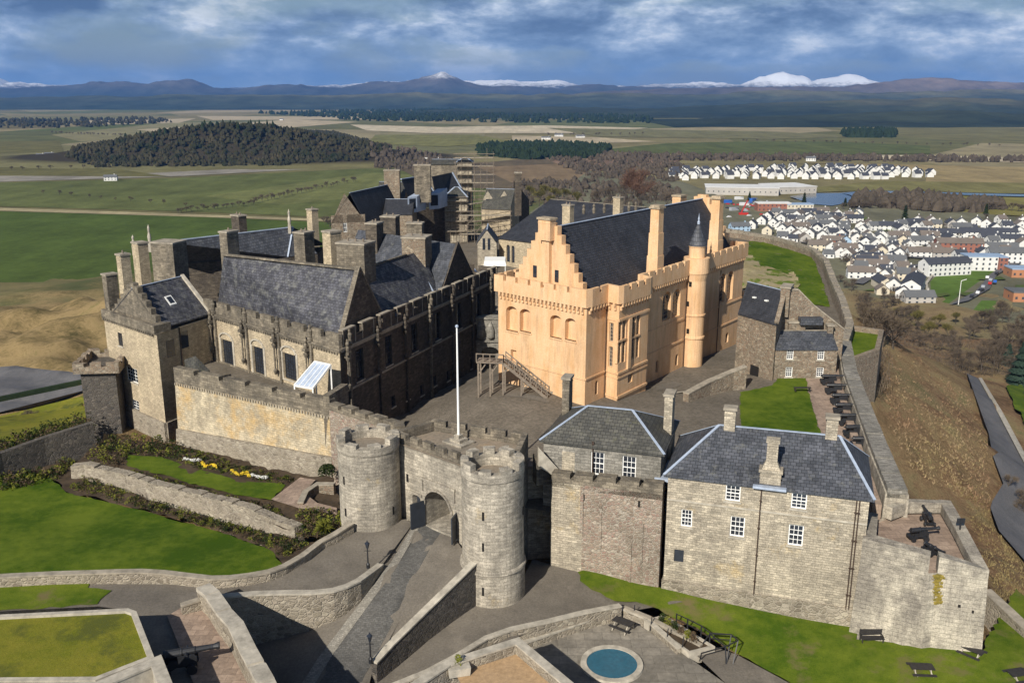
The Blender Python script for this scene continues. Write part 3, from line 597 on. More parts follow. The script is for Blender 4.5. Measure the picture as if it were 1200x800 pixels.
scatter([(1005, 232), (1060, 230), (1110, 236), (1180, 244), (1150, 251), (1080, 249), (1000, 244)], 170, (7, 13), 'wood', M['fol_bare'], 'bare riverside trees behind the town', conf=.2)
scatter([(600, 215), (690, 213), (790, 220), (800, 236), (700, 250), (600, 240)], 330, (5, 9), 'wood', M['fol_bare'], 'bare woodland below the castle behind the great hall roof')
# ================================================================ building helpers
def ang(a, b): return math.atan2(b[1] - a[1], b[0] - a[0])
def along(a, b, u, d=0.0):               # d outward (right of a->b)
    e = Vector((b[0] - a[0], b[1] - a[1])).normalized(); return Vector((a[0], a[1])) + e * u + Vector((e.y, -e.x)) * d
def ln(a, b): return math.hypot(a[0] - b[0], a[1] - b[1])
def walls(root, poly, z0, z1, mat, holes=None, name='wall', depth=0.3, top=False, ztop=None):
    mb = MB(); n = len(poly); holes = holes or {}
    for i in range(n):
        a, b = poly[i], poly[(i + 1) % n]; mb.facade(a, b, z0, z1, holes.get(i, ()), depth)
    if top: mb.face([(p[0], p[1], z1 - .02) for p in poly])
    return mb.build(name, mat, root)
def fbox(mb, a, b, u0, u1, z0, z1, d0, d1):      # box on a facade; d outward from plane
    p = [along(a, b, u0, d1), along(a, b, u1, d1), along(a, b, u1, d0), along(a, b, u0, d0)]
    mb.hexa([(q.x, q.y, z0) for q in p], [(q.x, q.y, z1) for q in p])
def window(root, a, b, u0, u1, z0, z1, depth=0.14, cols=3, rows=4, frame='white', pane='glass', bar=0.045, sill=True, sash=True, arch=False):
    mb = MB(); f = 0.09; d = -depth
    for (x0, x1, y0, y1) in ((u0, u0 + f, z0, z1), (u1 - f, u1, z0, z1), (u0 + f, u1 - f, z0, z0 + f * 1.3), (u0 + f, u1 - f, z1 - f, z1)): fbox(mb, a, b, x0, x1, y0, y1, d - .06, d + .03)
    if sash: fbox(mb, a, b, u0 + f, u1 - f, (z0 + z1) / 2 - .04, (z0 + z1) / 2 + .04, d - .05, d + .025)
    for k in range(1, cols): x = u0 + f + (u1 - u0 - 2 * f) * k / cols; fbox(mb, a, b, x - bar / 2, x + bar / 2, z0 + f, z1 - f, d - .04, d + .015)
    for k in range(1, rows):
        if sash and abs(k / rows - .5) < .01: continue
        y = z0 + f + (z1 - z0 - 2 * f) * k / rows; fbox(mb, a, b, u0 + f, u1 - f, y - bar / 2, y + bar / 2, d - .037, d + .012)
    w_ = mb.build('window', M[frame], root)
    g = MB(); p, q = along(a, b, u0, d - .02), along(a, b, u1, d - .02); g.face([(p.x, p.y, z0), (q.x, q.y, z0), (q.x, q.y, z1), (p.x, p.y, z1)]); g.build('pane', M[pane], w_)
    if sill: s = MB(); fbox(s, a, b, u0 - .12, u1 + .12, z0 - .16, z0 - .005, -.1, .12); s.build('sill', M['copeL'], w_)
    return w_
def slit(root, a, b, u, z, w=.16, h=.9, name='arrow_slit', mat='void'):
    mb = MB(); fbox(mb, a, b, u - w / 2, u + w / 2, z, z + h, -.1, .012); return mb.build(name, M[mat], root)
def pslit(root, c, r, px, py, h=.8, w=.16, name='arrow_slit'):   # on a round tower
    u = (px - 600) / F; v = (400 - py) / F; d = Vector((u, ct + v * st)); A = d.length_squared; B = -2 * (d.x * c[0] + d.y * c[1]); Cc = c[0] ** 2 + c[1] ** 2 - r * r
    t = (-B - math.sqrt(max(0, B * B - 4 * A * Cc))) / (2 * A); x, y = d.x * t, d.y * t; z = CZ + (-st + v * ct) * t
    mb = MB(); a = math.atan2(y - c[1], x - c[0]); mb.box((x, y, z - h / 2), .06, w, h, a); return mb.build(name, M['void'], root)
def strip(mb, p, q, w=.3, h=.07): mb.beam(Vector(p) + Vector((0, 0, .04)), Vector(q) + Vector((0, 0, .04)), w, h)
def hiproof(root, A, B, Cc, D, z, r0, r1, mat='slate', over=0.3, leadw=.22, lead=True, name='roof'):
    """A,B front (left,right), Cc,D back; r0 left ridge end, r1 right ridge end (3D)"""
    ctr = Vector(((A[0] + B[0] + Cc[0] + D[0]) / 4, (A[1] + B[1] + Cc[1] + D[1]) / 4))
    e = [Vector((p[0], p[1])) + (Vector((p[0], p[1])) - ctr).normalized() * over * 1.4 for p in (A, B, Cc, D)]; a, b, c, d = [(p.x, p.y, z) for p in e]
    mb = MB(); mb.face([a, b, r1, r0]); mb.face([b, c, r1]); mb.face([c, d, r0, r1]); mb.face([d, a, r0])
    for p, q in ((a, b), (b, c), (c, d), (d, a)): mb.face([(p[0], p[1], z - .18), (q[0], q[1], z - .18), q, p])
    mb.face([(p[0], p[1], z - .18) for p in (d, c, b, a)])
    rf = mb.build(name, M[mat], root)
    if lead:
        l = MB(); strip(l, r0, r1, leadw); [strip(l, p, q, leadw) for p, q in ((a, r0), (b, r1), (c, r1), (d, r0))]; l.build('lead_flashing', M['lead'], rf)
    return rf
def gableroof(root, A, B, Cc, D, z, zr, mat='slate', over=0.25, lead='lead', thick=.18, leadw=.25, name='roof', off=0.5):
    """ridge runs parallel to A-B, midway (off) between front A-B and back D-C"""
    A, B, Cc, D = [Vector((p[0], p[1])) for p in (A, B, Cc, D)]; f = (A - D).normalized() * over; g = (B - Cc).normalized() * over
    a, b, c, d = A + f, B + g, Cc - g, D - f; r0 = A.lerp(D, off); r1 = B.lerp(Cc, off); k = (zr - z) / (ln(A, D) * off); ze = z - over * k; kb = (zr - z) / (ln(A, D) * (1 - off)); zb = z - over * kb
    a3, b3, c3, d3 = (a.x, a.y, ze), (b.x, b.y, ze), (c.x, c.y, zb), (d.x, d.y, zb); R0, R1 = (r0.x, r0.y, zr), (r1.x, r1.y, zr)
    mb = MB(); mb.face([a3, b3, R1, R0]); mb.face([c3, d3, R0, R1])
    dn = lambda p: (p[0], p[1], p[2] - thick)
    mb.face([dn(b3), dn(a3), dn(R0), dn(R1)]); mb.face([dn(d3), dn(c3), dn(R1), dn(R0)])
    for p, q in ((a3, b3), (b3, R1), (R1, c3), (c3, d3), (d3, R0), (R0, a3)): mb.face([dn(p), dn(q), q, p])
    rf = mb.build(name, M[mat], root)
    if lead: l = MB(); strip(l, R0, R1, leadw); l.build('ridge_flashing', M[lead], rf)
    return rf
def gable_end(mb, p, q, z, zr, off=.5):          # triangle wall p->q (outside right)
    m = (Vector((p[0], p[1]))).lerp(Vector((q[0], q[1])), off); mb.face([(p[0], p[1], z), (q[0], q[1], z), (m.x, m.y, zr)])
def crow_gable(mb, p, q, z, zr, th=.5, steps=8, h=.45, flat=0.9):
    """stepped gable slab standing on p->q, thickness inward"""
    L = ln(p, q); sw = (L / 2 - flat / 2) / steps
    for k in range(steps):
        z1 = z + (zr - z) * (k + 1) / steps + h
        for s in (0, 1):
            u0 = k * sw if s == 0 else L - (k + 1) * sw; a, b = along(p, q, u0), along(p, q, u0 + sw); c, d = along(p, q, u0 + sw, -th), along(p, q, u0, -th)
            mb.hexa([(v.x, v.y, z) for v in (a, b, c, d)], [(v.x, v.y, z1) for v in (a, b, c, d)])
    u0, u1 = steps * sw, L - steps * sw; a, b, c, d = along(p, q, u0), along(p, q, u1), along(p, q, u1, -th), along(p, q, u0, -th)
    mb.hexa([(v.x, v.y, z) for v in (a, b, c, d)], [(v.x, v.y, zr + h + .35) for v in (a, b, c, d)])
def chimney(root, x, y, z0, z1, sx, sy, rz, mat='parapet', pots=0, cap='cope', name='chimney', capw=.12):
    mb = MB(); mb.box((x, y, z0), sx, sy, z1 - z0, rz); mb.box((x, y, z1 - .45), sx + .06, sy + .06, .12, rz); c = mb.build(name, M[mat], root)
    k = MB(); k.box((x, y, z1 + .002), sx + capw * 2, sy + capw * 2, .24, rz); k.build('coping', M[cap], c)
    if pots:
        L = max(sx, sy)
        for i in range(pots):
            t = (i + .5) / pots - .5; dx = (L * .85 * t) * (math.cos(rz) if sx >= sy else -math.sin(rz)); dy = (L * .85 * t) * (math.sin(rz) if sx >= sy else math.cos(rz))
            o = MB(); o.lathe((x + dx, y + dy, z1 + .24), [(.0, 0), (.15, .0), (.12, .35), (.15, .42), (.09, .42), (.0, .3)], 8); o.build('chimney_pot', M['wood'], c)
    return c
# ================================================================ gatehouse
CL, CR = (-13.3, 79.9), (-1.65, 72.55); GA, GB = (-11.0, 81.0), (-3.0, 73.9)
gh = thing('gatehouse', 'castle gatehouse of pale grey stone with two round towers either side of an arched entrance', 'gatehouse', (-7, 77, 3.5))
def round_tower(c, r, zb, zc, zm, ring, deck, nmer=10, seed=1, a0=0, a1=2 * math.pi):
    rnd = random.Random(seed); mb = MB(); prof = [(r + .06, zb - c_z(zb)), ]
    prof = [(r + .16, 0), (r + .12, ring - zb), (r + .24, ring - zb + .1), (r + .22, ring - zb + .3), (r + .04, ring - zb + .42), (r, 3.0 + ring - zb), (r - .03, zc - zb - .8), (r + .05, zc - zb - .7), (r + .05, zc - zb), (r - .62, zc - zb), (r - .62, deck - zb)] if ring > zb else [(r + .1, 0), (r, 1.0), (r - .03, zc - zb - .8), (r + .05, zc - zb - .7), (r + .05, zc - zb), (r - .62, zc - zb), (r - .62, deck - zb)]
    mb.lathe((c[0], c[1], zb), prof, 56)
    for k in range(nmer):
        A = 2 * math.pi * (k + .15) / nmer; Bn = 2 * math.pi * (k + .72) / nmer; h = zm - zc + rnd.uniform(-.2, .12)
        mb.lathe((c[0], c[1], zc), [(r + .05, 0), (r + .05, h), (r - .62, h), (r - .62, 0)], 5, A, Bn)
        for an in (A, Bn):
            q = lambda rr, z: (c[0] + rr * math.cos(an), c[1] + rr * math.sin(an), zc + z); mb.face([q(r + .05, 0), q(r - .62, 0), q(r - .62, h), q(r + .05, h)])
    return mb
def c_z(z): return 0
tl = round_tower(CL, 2.85, 2.0, 11.45, 11.95, 2.0, 10.7, 8, 3).build('round_tower', M['tower'], gh)
tr = round_tower(CR, 2.65, -1.2, 12.0, 12.5, 2.85, 11.0, 9, 5).build('round_tower', M['tower'], gh)
for c_, r_, z_, p_ in ((CL, 2.3, 10.7, tl), (CR, 2.1, 11.0, tr)):
    mb = MB(); mb.face([(c_[0] + r_ * math.cos(i * .2618), c_[1] + r_ * math.sin(i * .2618), z_ + .01) for i in range(24)]); mb.build('deck', M['deck'], p_)
for px, py, tw, c_, r_ in ((566, 605, tr, CR, 2.68), (566, 641, tr, CR, 2.68), (566, 693, tr, CR, 2.8), (403, 563, tl, CL, 2.86), (405, 600, tl, CL, 2.88), (461, 598, tl, CL, 2.86), (613, 598, tr, CR, 2.68)): pslit(tw, c_, r_, px, py, .75, .17)
S1 = (3.45, 77.0); S2 = (1.5, 80.2); BL = (-7.6, 84.2)
mb = MB(); mb.facade(GA, GB, 2.0, 10.75, [(2.25, 3.35, 3.5, 6.1, 0.5, .7), (3.98, 7.45, 3.5, 7.35, True, 5.5)], .8)
mb.facade((.1, 74.2), S2, -1, 10.75); mb.facade(S2, BL, 4, 10.75); mb.facade(BL, GA, 4, 10.75)
gw = mb.build('gate_wall', M['tower'], gh)
mb = MB(); fbox(mb, GA, GB, 3.55, 8.0, 8.0, 8.22, 0, .16); fbox(mb, GA, GB, 3.6, 3.8, 6.9, 8.0, 0, .12); fbox(mb, GA, GB, 7.75, 7.95, 6.9, 8.0, 0, .12); fbox(mb, GA, GB, 1.9, 3.6, 6.2, 6.4, 0, .14)
for k in range(12):                      # arch moulding
    t0, t1 = math.pi * k / 12, math.pi * (k + 1) / 12; cu, cz, rr = 5.715, 5.6, 1.80
    a_ = along(GA, GB, cu - rr * math.cos(t0), .08); b_ = along(GA, GB, cu - rr * math.cos(t1), .08); mb.beam((a_.x, a_.y, cz + rr * math.sin(t0)), (b_.x, b_.y, cz + rr * math.sin(t1)), .2, .16)
mb.build('carved_moulding', M['bastion'], gw)
slit(gh, GA, GB, 1.65, 7.1, .3, .8, 'window'); slit(gh, GA, GB, 9.0, 5.2, .22, .7, 'window')
mb = MB(); fbox(mb, GA, GB, 2.35, 3.25, 3.5, 5.9, -.6, -.5); mb.build('side_door', M['door'], gh)
for u_, an in ((3.98, 100), (7.45, 64)):  # open timber leaves
    h_ = along(GA, GB, u_, .06); e_ = ang(GA, GB) - R(an); dx, dy = math.cos(e_) * 1.55, math.sin(e_) * 1.55; nx_, ny_ = -math.sin(e_) * .06, math.cos(e_) * .06
    if u_ > 5: h_ = h_ + Vector((.55, -.15))
    mb = MB(); mb.hexa([(h_.x - nx_, h_.y - ny_, 3.5), (h_.x + dx - nx_, h_.y + dy - ny_, 3.5), (h_.x + dx + nx_, h_.y + dy + ny_, 3.5), (h_.x + nx_, h_.y + ny_, 3.5)],
                       [(h_.x - nx_, h_.y - ny_, 6.0), (h_.x + dx - nx_, h_.y + dy - ny_, 6.0), (h_.x + dx + nx_, h_.y + dy + ny_, 6.0), (h_.x + nx_, h_.y + ny_, 6.0)])
    gd = mb.build('gate_door', M['door'], gh)
mb = MB(); mb.face([(-11.3, 81.2, 10.76), (-9.8, 79.6, 10.76), (-3.2, 73.75, 10.76), (-1.2, 73.6, 10.76), (.4, 74.6, 10.76), (1.5, 80.15, 10.76), (-7.6, 84.2, 10.76)]); mb.build('roof_deck', M['deck'], gh)
mb = MB()
mb.wall([(GA[0] + .35, GA[1] - .3, 11.15), (GB[0] - .6, GB[1] + .55, 11.15)], .5, 10.5, merlon=(1.15, .6, .55, .12), side=.5)
mb.wall([(GA[0] + .1, GA[1] + .3, 11.7), (BL[0], BL[1], 11.7)], .5, 10.6, side=-.5)
mb.wall([(BL[0] + .05, BL[1], 11.3), (S2[0], S2[1], 11.3)], .5, 10.6, merlon=(1.5, .55, .6, .12), side=-.5)
mb.wall([(S2[0] - .05, S2[1] - .3, 11.9), (.7, 75.4, 12.0)], .5, 10.6, side=-.5)
mb.build('battlement', M['parapet'], gh)
mb = MB(); mb.lathe((-.2, 75.5, 10.76), [(1.0, 0), (1.0, 1.35), (.72, 1.35), (.72, 0)], 18, R(95), R(330)); mb.build('stair_turret', M['bastion'], gh)
# flagpole
fp = U(537.5, 519, 10.76); fl = thing('flagpole', 'tall white flagpole on a stepped stone base on the gatehouse roof', 'flagpole', fp)
mb = MB(); mb.box((fp.x, fp.y, 10.765), 2.4, 1.9, .22, R(-40)); mb.box((fp.x, fp.y, 10.98), 1.3, 1.1, .3, R(-40)); mb.box((fp.x, fp.y, 11.27), .6, .6, .35, R(-40)); mb.build('stone_base', M['bastion'], fl)
zt_ = HT(384, fp); mb = MB(); mb.tube((fp.x, fp.y, 11.6), (fp.x, fp.y, zt_), .12, .07, 12); mb.build('pole', M['white'], fl)
mb = MB(); mb.lathe((fp.x, fp.y, zt_), [(0, 0), (.14, .05), (.16, .15), (.1, .27), (0, .3)], 10); mb.build('finial', M['lead'], fl)
# ================================================================ mid curtain wall and hip-roofed guard block
ML, MR = (3.57, 77.14), (13.1, 74.05)
cw = thing('curtain_wall', 'patched curtain wall of pinkish rubble and pale blocks between the gate tower and the long barrack block', 'wall', (8, 76, 0))
mb = MB(); m1 = along(ML, MR, 2.9); mb.facade(ML, m1, -1.2, 8.4); mb.facade((3.9, 81.0), ML, -1.2, 8.4); mb.facade((1.2, 80.4), (4.0, 80.8), -1.2, 8.4); mb.build('ashlar_face', M['gold'], cw)
mb = MB(); mb.facade(m1, MR, -1.2, 8.4); mb.facade(MR, along(ML, MR, 10.0, -1.1), -1.2, 8.4); mb.build('rubble_face', M['rubB'], cw)
mb = MB()
for u_, w_, h_ in ((2.85, .3, 8.2), (4.6, .22, 6.8), (8.3, .35, 5.5), (7.4, .2, 4.0)): fbox(mb, ML, MR, u_ - w_ / 2, u_ + w_ / 2, h_ - 4.5, h_, 0, .1)
mb.build('stone_rib', M['rubB'], cw)
for u_, z_ in ((3.0, 6.9), (8.0, 7.0)): slit(cw, ML, MR, u_, z_, .2, .6)
mb = MB(); mb.wall([(ML[0], ML[1], 8.75), (MR[0], MR[1], 8.95)], 1.0, 7.9, merlon=(1.55, .38, .5, .1), side=.5); mb.build('battlement', M['parapet'], cw)
mb = MB(); q = [along(ML, MR, u, d) for u, d in ((-1, -1), (9.9, -1), (9.9, -3.2), (-1, -4.0))]; mb.face([(p.x, p.y, 7.95) for p in q]); mb.build('wall_walk', M['cope'], cw)
HA = U(637, 515, 11.6).xy; HB = U(775, 531, 11.6).xy; hd = (HB - HA).normalized(); hn = Vector((-hd.y, hd.x)); HC, HD = HB + hn * 8.6, HA + hn * 8.6
hb = thing('guard_block', 'low grey stone block with hipped slate roof and two white windows above the curtain wall', 'building', (HA.x, HA.y, 8))
hw = []
for cx_, cy_ in ((700, 545), (737, 550)):
    u, z = FP(cx_, cy_, HA, HB); hw.append((u - .62, u + .62, z - .95, z + 1.25))
walls(hb, [HA, HB, HC, HD], 4, 11.6, M['greyash'], {0: hw}, depth=.25)
for h in hw: window(hb, HA, HB, *h, depth=.16, cols=3, rows=4)
u, z = FP(666, 540, HA, HB); mb = MB(); fbox(mb, HA, HB, u - .6, u + .6, z - .9, z + .9, -.05, .02); mb.build('blocked_window', M['gold'], hb)
r0, r1 = U(689, 475.5, 14.3), U(741, 480.5, 14.3); hiproof(hb, HA, HB, HC, HD, 11.6, r0, r1, 'slateG', .3, .22)
mb = MB(); a_ = along(HA, HB, 4.65, .12); mb.tube((a_.x, a_.y, 7.9), (a_.x, a_.y, 11.7), .06, n=8); mb.box((a_.x, a_.y, 11.7), .2, .2, .3); mb.build('downpipe', M['pipe'], hb)
c1 = HB.lerp(HC, .62); chimney(hb, c1.x - .2, c1.y, 8, 15.4, .75, 1.6, ang(HA, HB), 'gold', 0)
c1 = HA.lerp(HD, .75); chimney(hb, c1.x + .5, c1.y, 8, 15.6, .7, 1.3, ang(HA, HB), 'parapet', 0)
# parapet stair between the gatehouse and the guard block
sr = thing('wall_stair', 'short stone stair with sloping parapets between the gatehouse roof and the guard block', 'stair', (3.5, 78, 8))
p0 = U(631, 524, 11.4); p1 = U(656, 551, 8.9)
mb = MB(); mb.wall([tuple(p0), tuple(p1)], .35, [9.6, 8.0]); mb.build('parapet', M['copeL'], sr)
mb = MB(); d_ = Vector((p1.x - p0.x, p1.y - p0.y)).normalized(); s_ = Vector((d_.y, -d_.x))
for k in range(9):
    t = (k + .5) / 9; c_ = p0.xy.lerp(p1.xy, t) - s_ * .8; mb.box((c_.x, c_.y, 7.6), .36, 1.1, 2.8 - 2.2 * t, math.atan2(d_.y, d_.x))
mb.build('steps', M['parapet'], sr)
# ================================================================ long barrack range
RA, RB = (13.5, 73.95), (29.05, 69.0); rd = (Vector(RB) - Vector(RA)).normalized(); rn = Vector((-rd.y, rd.x)); RC, RD = Vector(RB) + rn * 9.4, Vector(RA) + rn * 9.4
rb = thing('barrack_range', 'long golden sandstone barrack block with hipped slate roof, sash windows and brown downpipes', 'building', (21, 74, 0))
wl = []
for cx_, cy_, w_, h_ in ((859, 576, .62, .85), (936.5, 585, .62, .85), (804.5, 607, .48, .80), (864, 617, .60, .93), (932.5, 627, .60, .95)):
    u, z = FP(cx_, cy_, RA, RB); wl.append((u - w_, u + w_, z - h_, min(z + h_, 10.1)))
u, z = FP(795.5, 651, RA, RB); dk = (u - .42, u + .42, z - .6, z + .6)
walls(rb, [RA, RB, RC, RD], .35, 10.4, M['gold'], {0: wl + [dk]}, depth=.22)
mb = MB(); n_ = [along(RA, RB, -.14, .14), along(RA, RB, ln(RA, RB) + .14, .14), RC + rd * .14 + rn * .14, RD - rd * .14 + rn * .14]; mb.prism([tuple(p) for p in n_], -2, .36, top=True); mb.build('plinth', M['rubL'], rb)
for k, h in enumerate(wl): window(rb, RA, RB, *h, depth=.13, cols=3 if k != 2 else 3, rows=4)
mb = MB(); fbox(mb, RA, RB, dk[0], dk[1], dk[2], dk[3], -.2, -.12); mb.build('shutter', M['door'], rb)
mb = MB(); fbox(mb, RA, RB, 0, ln(RA, RB), 8.05, 8.2, -.02, .07); mb.build('string_course', M['copeL'], rb)
r0, r1 = U(843, 498, 13.7), U(984, 511, 13.7); hiproof(rb, RA, RB, RC, RD, 10.4, r0, r1, 'slate', .3, .24)
for px, top, bot in ((888, 570, 694), (997.5, 577, 722), (1001, 577, 722)):
    u, z = FP(px, (top + bot) / 2, RA, RB); a_ = along(RA, RB, u, .1); mb = MB(); mb.tube((a_.x, a_.y, .2), (a_.x, a_.y, 10.3), .055, n=8)
    for zz_ in (1.5, 4, 6.5, 9): mb.box((a_.x, a_.y, zz_), .18, .18, .08)
    mb.build('downpipe', M['pipe'], rb)
u, z = FP(902, 570, RA, RB); a_ = along(RA, RB, u, -.55); chimney(rb, a_.x, a_.y, 8.5, 11.6, 1.7, 1.0, ang(RA, RB), 'gold', 0, 'gold'); mb = MB(); mb.box((a_.x, a_.y, 11.6), 1.7, 1.0, .9, ang(RA, RB), .55); mb.box((a_.x, a_.y, 12.45), .9, .6, 1.9, ang(RA, RB)); mb.box((a_.x, a_.y, 14.2), 1.1, .8, .3, ang(RA, RB)); mb.build('chimney', M['gold'], rb)
mb = MB(); fbox(mb, RA, RB, u - 1.35, u + 1.35, 10.28, 10.5, -.2, .5); mb.build('gutter_tray', M['lead'], rb)
for q in (r0, r1): a_ = Vector((q.x, q.y)) + rd * (.9 if q is r0 else -.7); chimney(rb, a_.x, a_.y, 12.5, 15.3, .95, .85, ang(RA, RB), 'gold', 0)
mb = MB(); lk = RA; fbox(mb, RA, RB, -1.4, -.0, 9.0, 9.3, -6, -1.5); mb.build('link_roof', M['lead'], rb)
# ================================================================ corner bastion
bt = thing('corner_bastion', 'angular pale stone corner bastion with a cannon embrasure in its parapet', 'bastion', (33, 70, 0))
b0 = U(1011, 630, 7.2); b1 = U(1092, 652, 6.75); b2 = U(1101, 652, 6.7); b3 = U(1159.5, 668, 6.1); b4 = U(1132, 617, 6.1); b5 = U(1114, 586, 6.2); b6 = U(1060, 584, 6.4); b7 = Vector((31.2, 74.6, 6.6))
mb = MB()
def batt(P, k=.45):
    c_ = Vector((33.8, 70)); out = []
    for p in P: v = (p.xy - c_).normalized(); out.append(p.xy + v * k)
    return out
ring = [b0, b1, b2, b3, b4, b5, b6, b7]; bo = batt(ring)
for i in range(len(ring)):
    j = (i + 1) % len(ring); a, b = ring[i], ring[j]; mb.face([(bo[i].x, bo[i].y, -3), (bo[j].x, bo[j].y, -3), (b.x, b.y, 5.3), (a.x, a.y, 5.3)])
mb.build('wall', M['bastion'], bt)
mb = MB(); mb.face([(p.x, p.y, 5.0) for p in ring]); mb.build('terrace', M['redpave'], bt)
def inset(p, k): v = (p.xy - Vector((33.8, 71.2))); return p.xy - v.normalized() * k
mb = MB()
mb.wall([tuple(b7), tuple(b0), tuple(b0.lerp(b1, .98))], 1.0, 5.28, side=.5)
mb.wall([tuple(b2), tuple(b3), tuple(b4), tuple(b5)], 1.0, 5.28, side=.5)
mb.wall([tuple(b5.lerp(b6, .05)), tuple(b6), tuple(b6.lerp(b7, .5))], .7, 5.28, side=.5)
mb.build('parapet', M['bastion'], bt)
FA, FB = bo[0], bo[3]
for px, py, w_, h_ in ((1046, 704, .28, .55), (1077, 706, .42, .6), (1124, 709, .2, .25), (1140, 716, .15, .2), (1073, 746, .4, .4)):
    A_, B_ = (bo[0], bo[1]); A_ = ring[0].xy.lerp(bo[0], .55); B_ = ring[3].xy.lerp(bo[3], .55); u, z = FP(px, py, A_, B_); mb = MB(); fbox(mb, A_, B_, u - w_ / 2, u + w_ / 2, z - h_ / 2, z + h_ / 2, -.3, .12); mb.build('gun_loop', M['void'], bt)
mb = MB(); rnd = random.Random(4); A_, B_ = ring[0].xy.lerp(bo[0], .3), ring[3].xy.lerp(bo[3], .3)
for k in range(240):
    py = 672 + rnd.random() ** 1.3 * 34; px = 1096 + rnd.gauss(0, 4.5) * (1 - (py - 672) / 60) + (py - 680) * .05; u, z = FP(px, py, A_, B_); c_ = along(A_, B_, u, .16 + rnd.random() * .15); s_ = .07 + rnd.random() * .09
    mb.face([(c_.x - s_, c_.y, z), (c_.x + s_ * .4, c_.y - s_, z + s_ * .3), (c_.x + s_, c_.y, z + s_), (c_.x, c_.y + s_ * .3, z + s_ * 1.2)])
o = fast_build(mb, 'wallflower', fol('yellow_wall_plant', (.09, .08, .02), (.34, .26, .06), 2.0)); tag(o, 'yellow-green plant growing down the bastion wall below its embrasure', 'plant')
# ================================================================ sloping sheets of ground
from mathutils.geometry import delaunay_2d_cdt
def idw(pts, x, y, p=2.5):
    sw = sz = 0
    for q in pts:
        d2 = (q[0] - x) ** 2 + (q[1] - y) ** 2 + .05; w_ = d2 ** (-p / 2); sw += w_; sz += w_ * q[2]
    return sz / sw
def sheet3(name, P, mat, step=1.5, dz=0.0, zf=None, rough=0.0, jit=None):
    jit = (.16 if name in ('lawn', 'flower_bed', 'worn_patch', 'bare_slope', 'garden_terrace') else 0) if jit is None else jit; P0 = P; zf = zf or (lambda x, y: idw(P0, x, y))
    if jit:
        Q = []
        for i in range(len(P)):
            a, b = Vector((P[i][0], P[i][1])), Vector((P[(i + 1) % len(P)][0], P[(i + 1) % len(P)][1])); k = max(1, min(60, int((b - a).length / .7)))
            for j in range(k): q = a.lerp(b, j / k); Q.append((q.x + random.uniform(-jit, jit) * (j > 0), q.y + random.uniform(-jit, jit) * (j > 0)))
        P = Q
    P2 = [Vector((p[0], p[1])) for p in P]; zf = zf or (lambda x, y: idw(P, x, y)); n = len(P2)
    x0, x1 = min(p.x for p in P2), max(p.x for p in P2); y0, y1 = min(p.y for p in P2), max(p.y for p in P2); vs = list(P2)
    for i in range(n):
        a, b = P2[i], P2[(i + 1) % n]; k = max(1, int((b - a).length / step))
    y = y0 + step / 2
    while y < y1:
        x = x0 + step / 2
        while x < x1:
            ins = False
            for i in range(n):
                a, b = P2[i], P2[(i + 1) % n]
                if (a.y > y) != (b.y > y) and x < (b.x - a.x) * (y - a.y) / (b.y - a.y) + a.x: ins = not ins
            if ins: vs.append(Vector((x + random.uniform(-.2, .2) * step, y + random.uniform(-.2, .2) * step)))
            x += step
        y += step
    r = delaunay_2d_cdt(vs, [(i, (i + 1) % n) for i in range(n)], [list(range(n))], 1, 1e-5)
    mb = MB(); mb.v = [(v.x, v.y, zf(v.x, v.y) + dz + (noise.noise(Vector((v.x * .6, v.y * .6, 2))) * rough if rough else 0)) for v in r[0]]; mb.f = [tuple(f) for f in r[2]]
    mb.f = [f if ((mb.v[f[1]][0] - mb.v[f[0]][0]) * (mb.v[f[2]][1] - mb.v[f[0]][1]) - (mb.v[f[1]][1] - mb.v[f[0]][1]) * (mb.v[f[2]][0] - mb.v[f[0]][0])) > 0 else f[::-1] for f in mb.f]
    return struct(name, mb, mat, True)
def sheet(name, pts, mat, **k): return sheet3(name, [tuple(U(*p)) for p in pts], mat, **k)
CY = [(8.8, 105.9, 5.7), (3.5, 110.5, 6.2), (-1.75, 115.6, 6.0), (-3.6, 113.6, 5.6), (-1.2, 111.6, 6.1), (-4.5, 116.5, 5.0), (1, 108.5, 6.1), (-14, 117.5, .9), (-11.5, 123.5, .9), (-9, 129.5, .9), (-6.3, 136, .9), (-4, 141, .95), (-17, 110, .9), (-3, 125, 2.5), (-9, 118, 2.4), (36, 142, 4.0), (22, 123, 4.6), (3, 85, 5.2), (-20, 103, 1.2), (-10, 95, 3.6), (40, 117.5, 5.5), (45, 104, 5.5), (30, 152, 5), (0, 152, 3), (-5, 175, 7.5), (15, 85, 5.2), (30, 95, 5.4), (20, 100, 5.5),
      (60, 150, 5.2), (70, 190, 5.4), (85, 235, 5.5), (50, 200, 6.5), (-50, 180, 8), (-60, 150, 3), (0, 210, 8.5), (40, 80, 5.2), (10, 240, 7)]
def cz(x, y): return idw(CY, x, y, 3.0)
inner = [(3, 78), (-10, 85), (-19.5, 98), (-41, 111), (-46, 120), (-54, 124), (-66, 165), (-40, 235), (30, 258), tuple(U(850, 268, 5.5)[:2]), tuple(U(943, 288, 5.5)[:2]), tuple(U(971, 305, 5.5)[:2]), tuple(U(999, 378, 5.5)[:2]), tuple(U(985, 430, 5.5)[:2]), tuple(U(1040, 540, 5.5)[:2]), tuple(U(1060, 575, 5.4)[:2]), (31.5, 75), (13, 76)]
sheet3('courtyard', inner, M['court'], step=2.0, zf=cz)
def csheet(name, px, mat, dz, zg=5.5, step=1.5, rough=0.0):
    P = []
    for x, y in px:
        z = zg
        for _ in range(8): p = U(x, y, z); z = cz(p.x, p.y)
        P.append((p.x, p.y))
    return sheet3(name, P, mat, step=step, dz=dz, zf=cz, rough=rough)
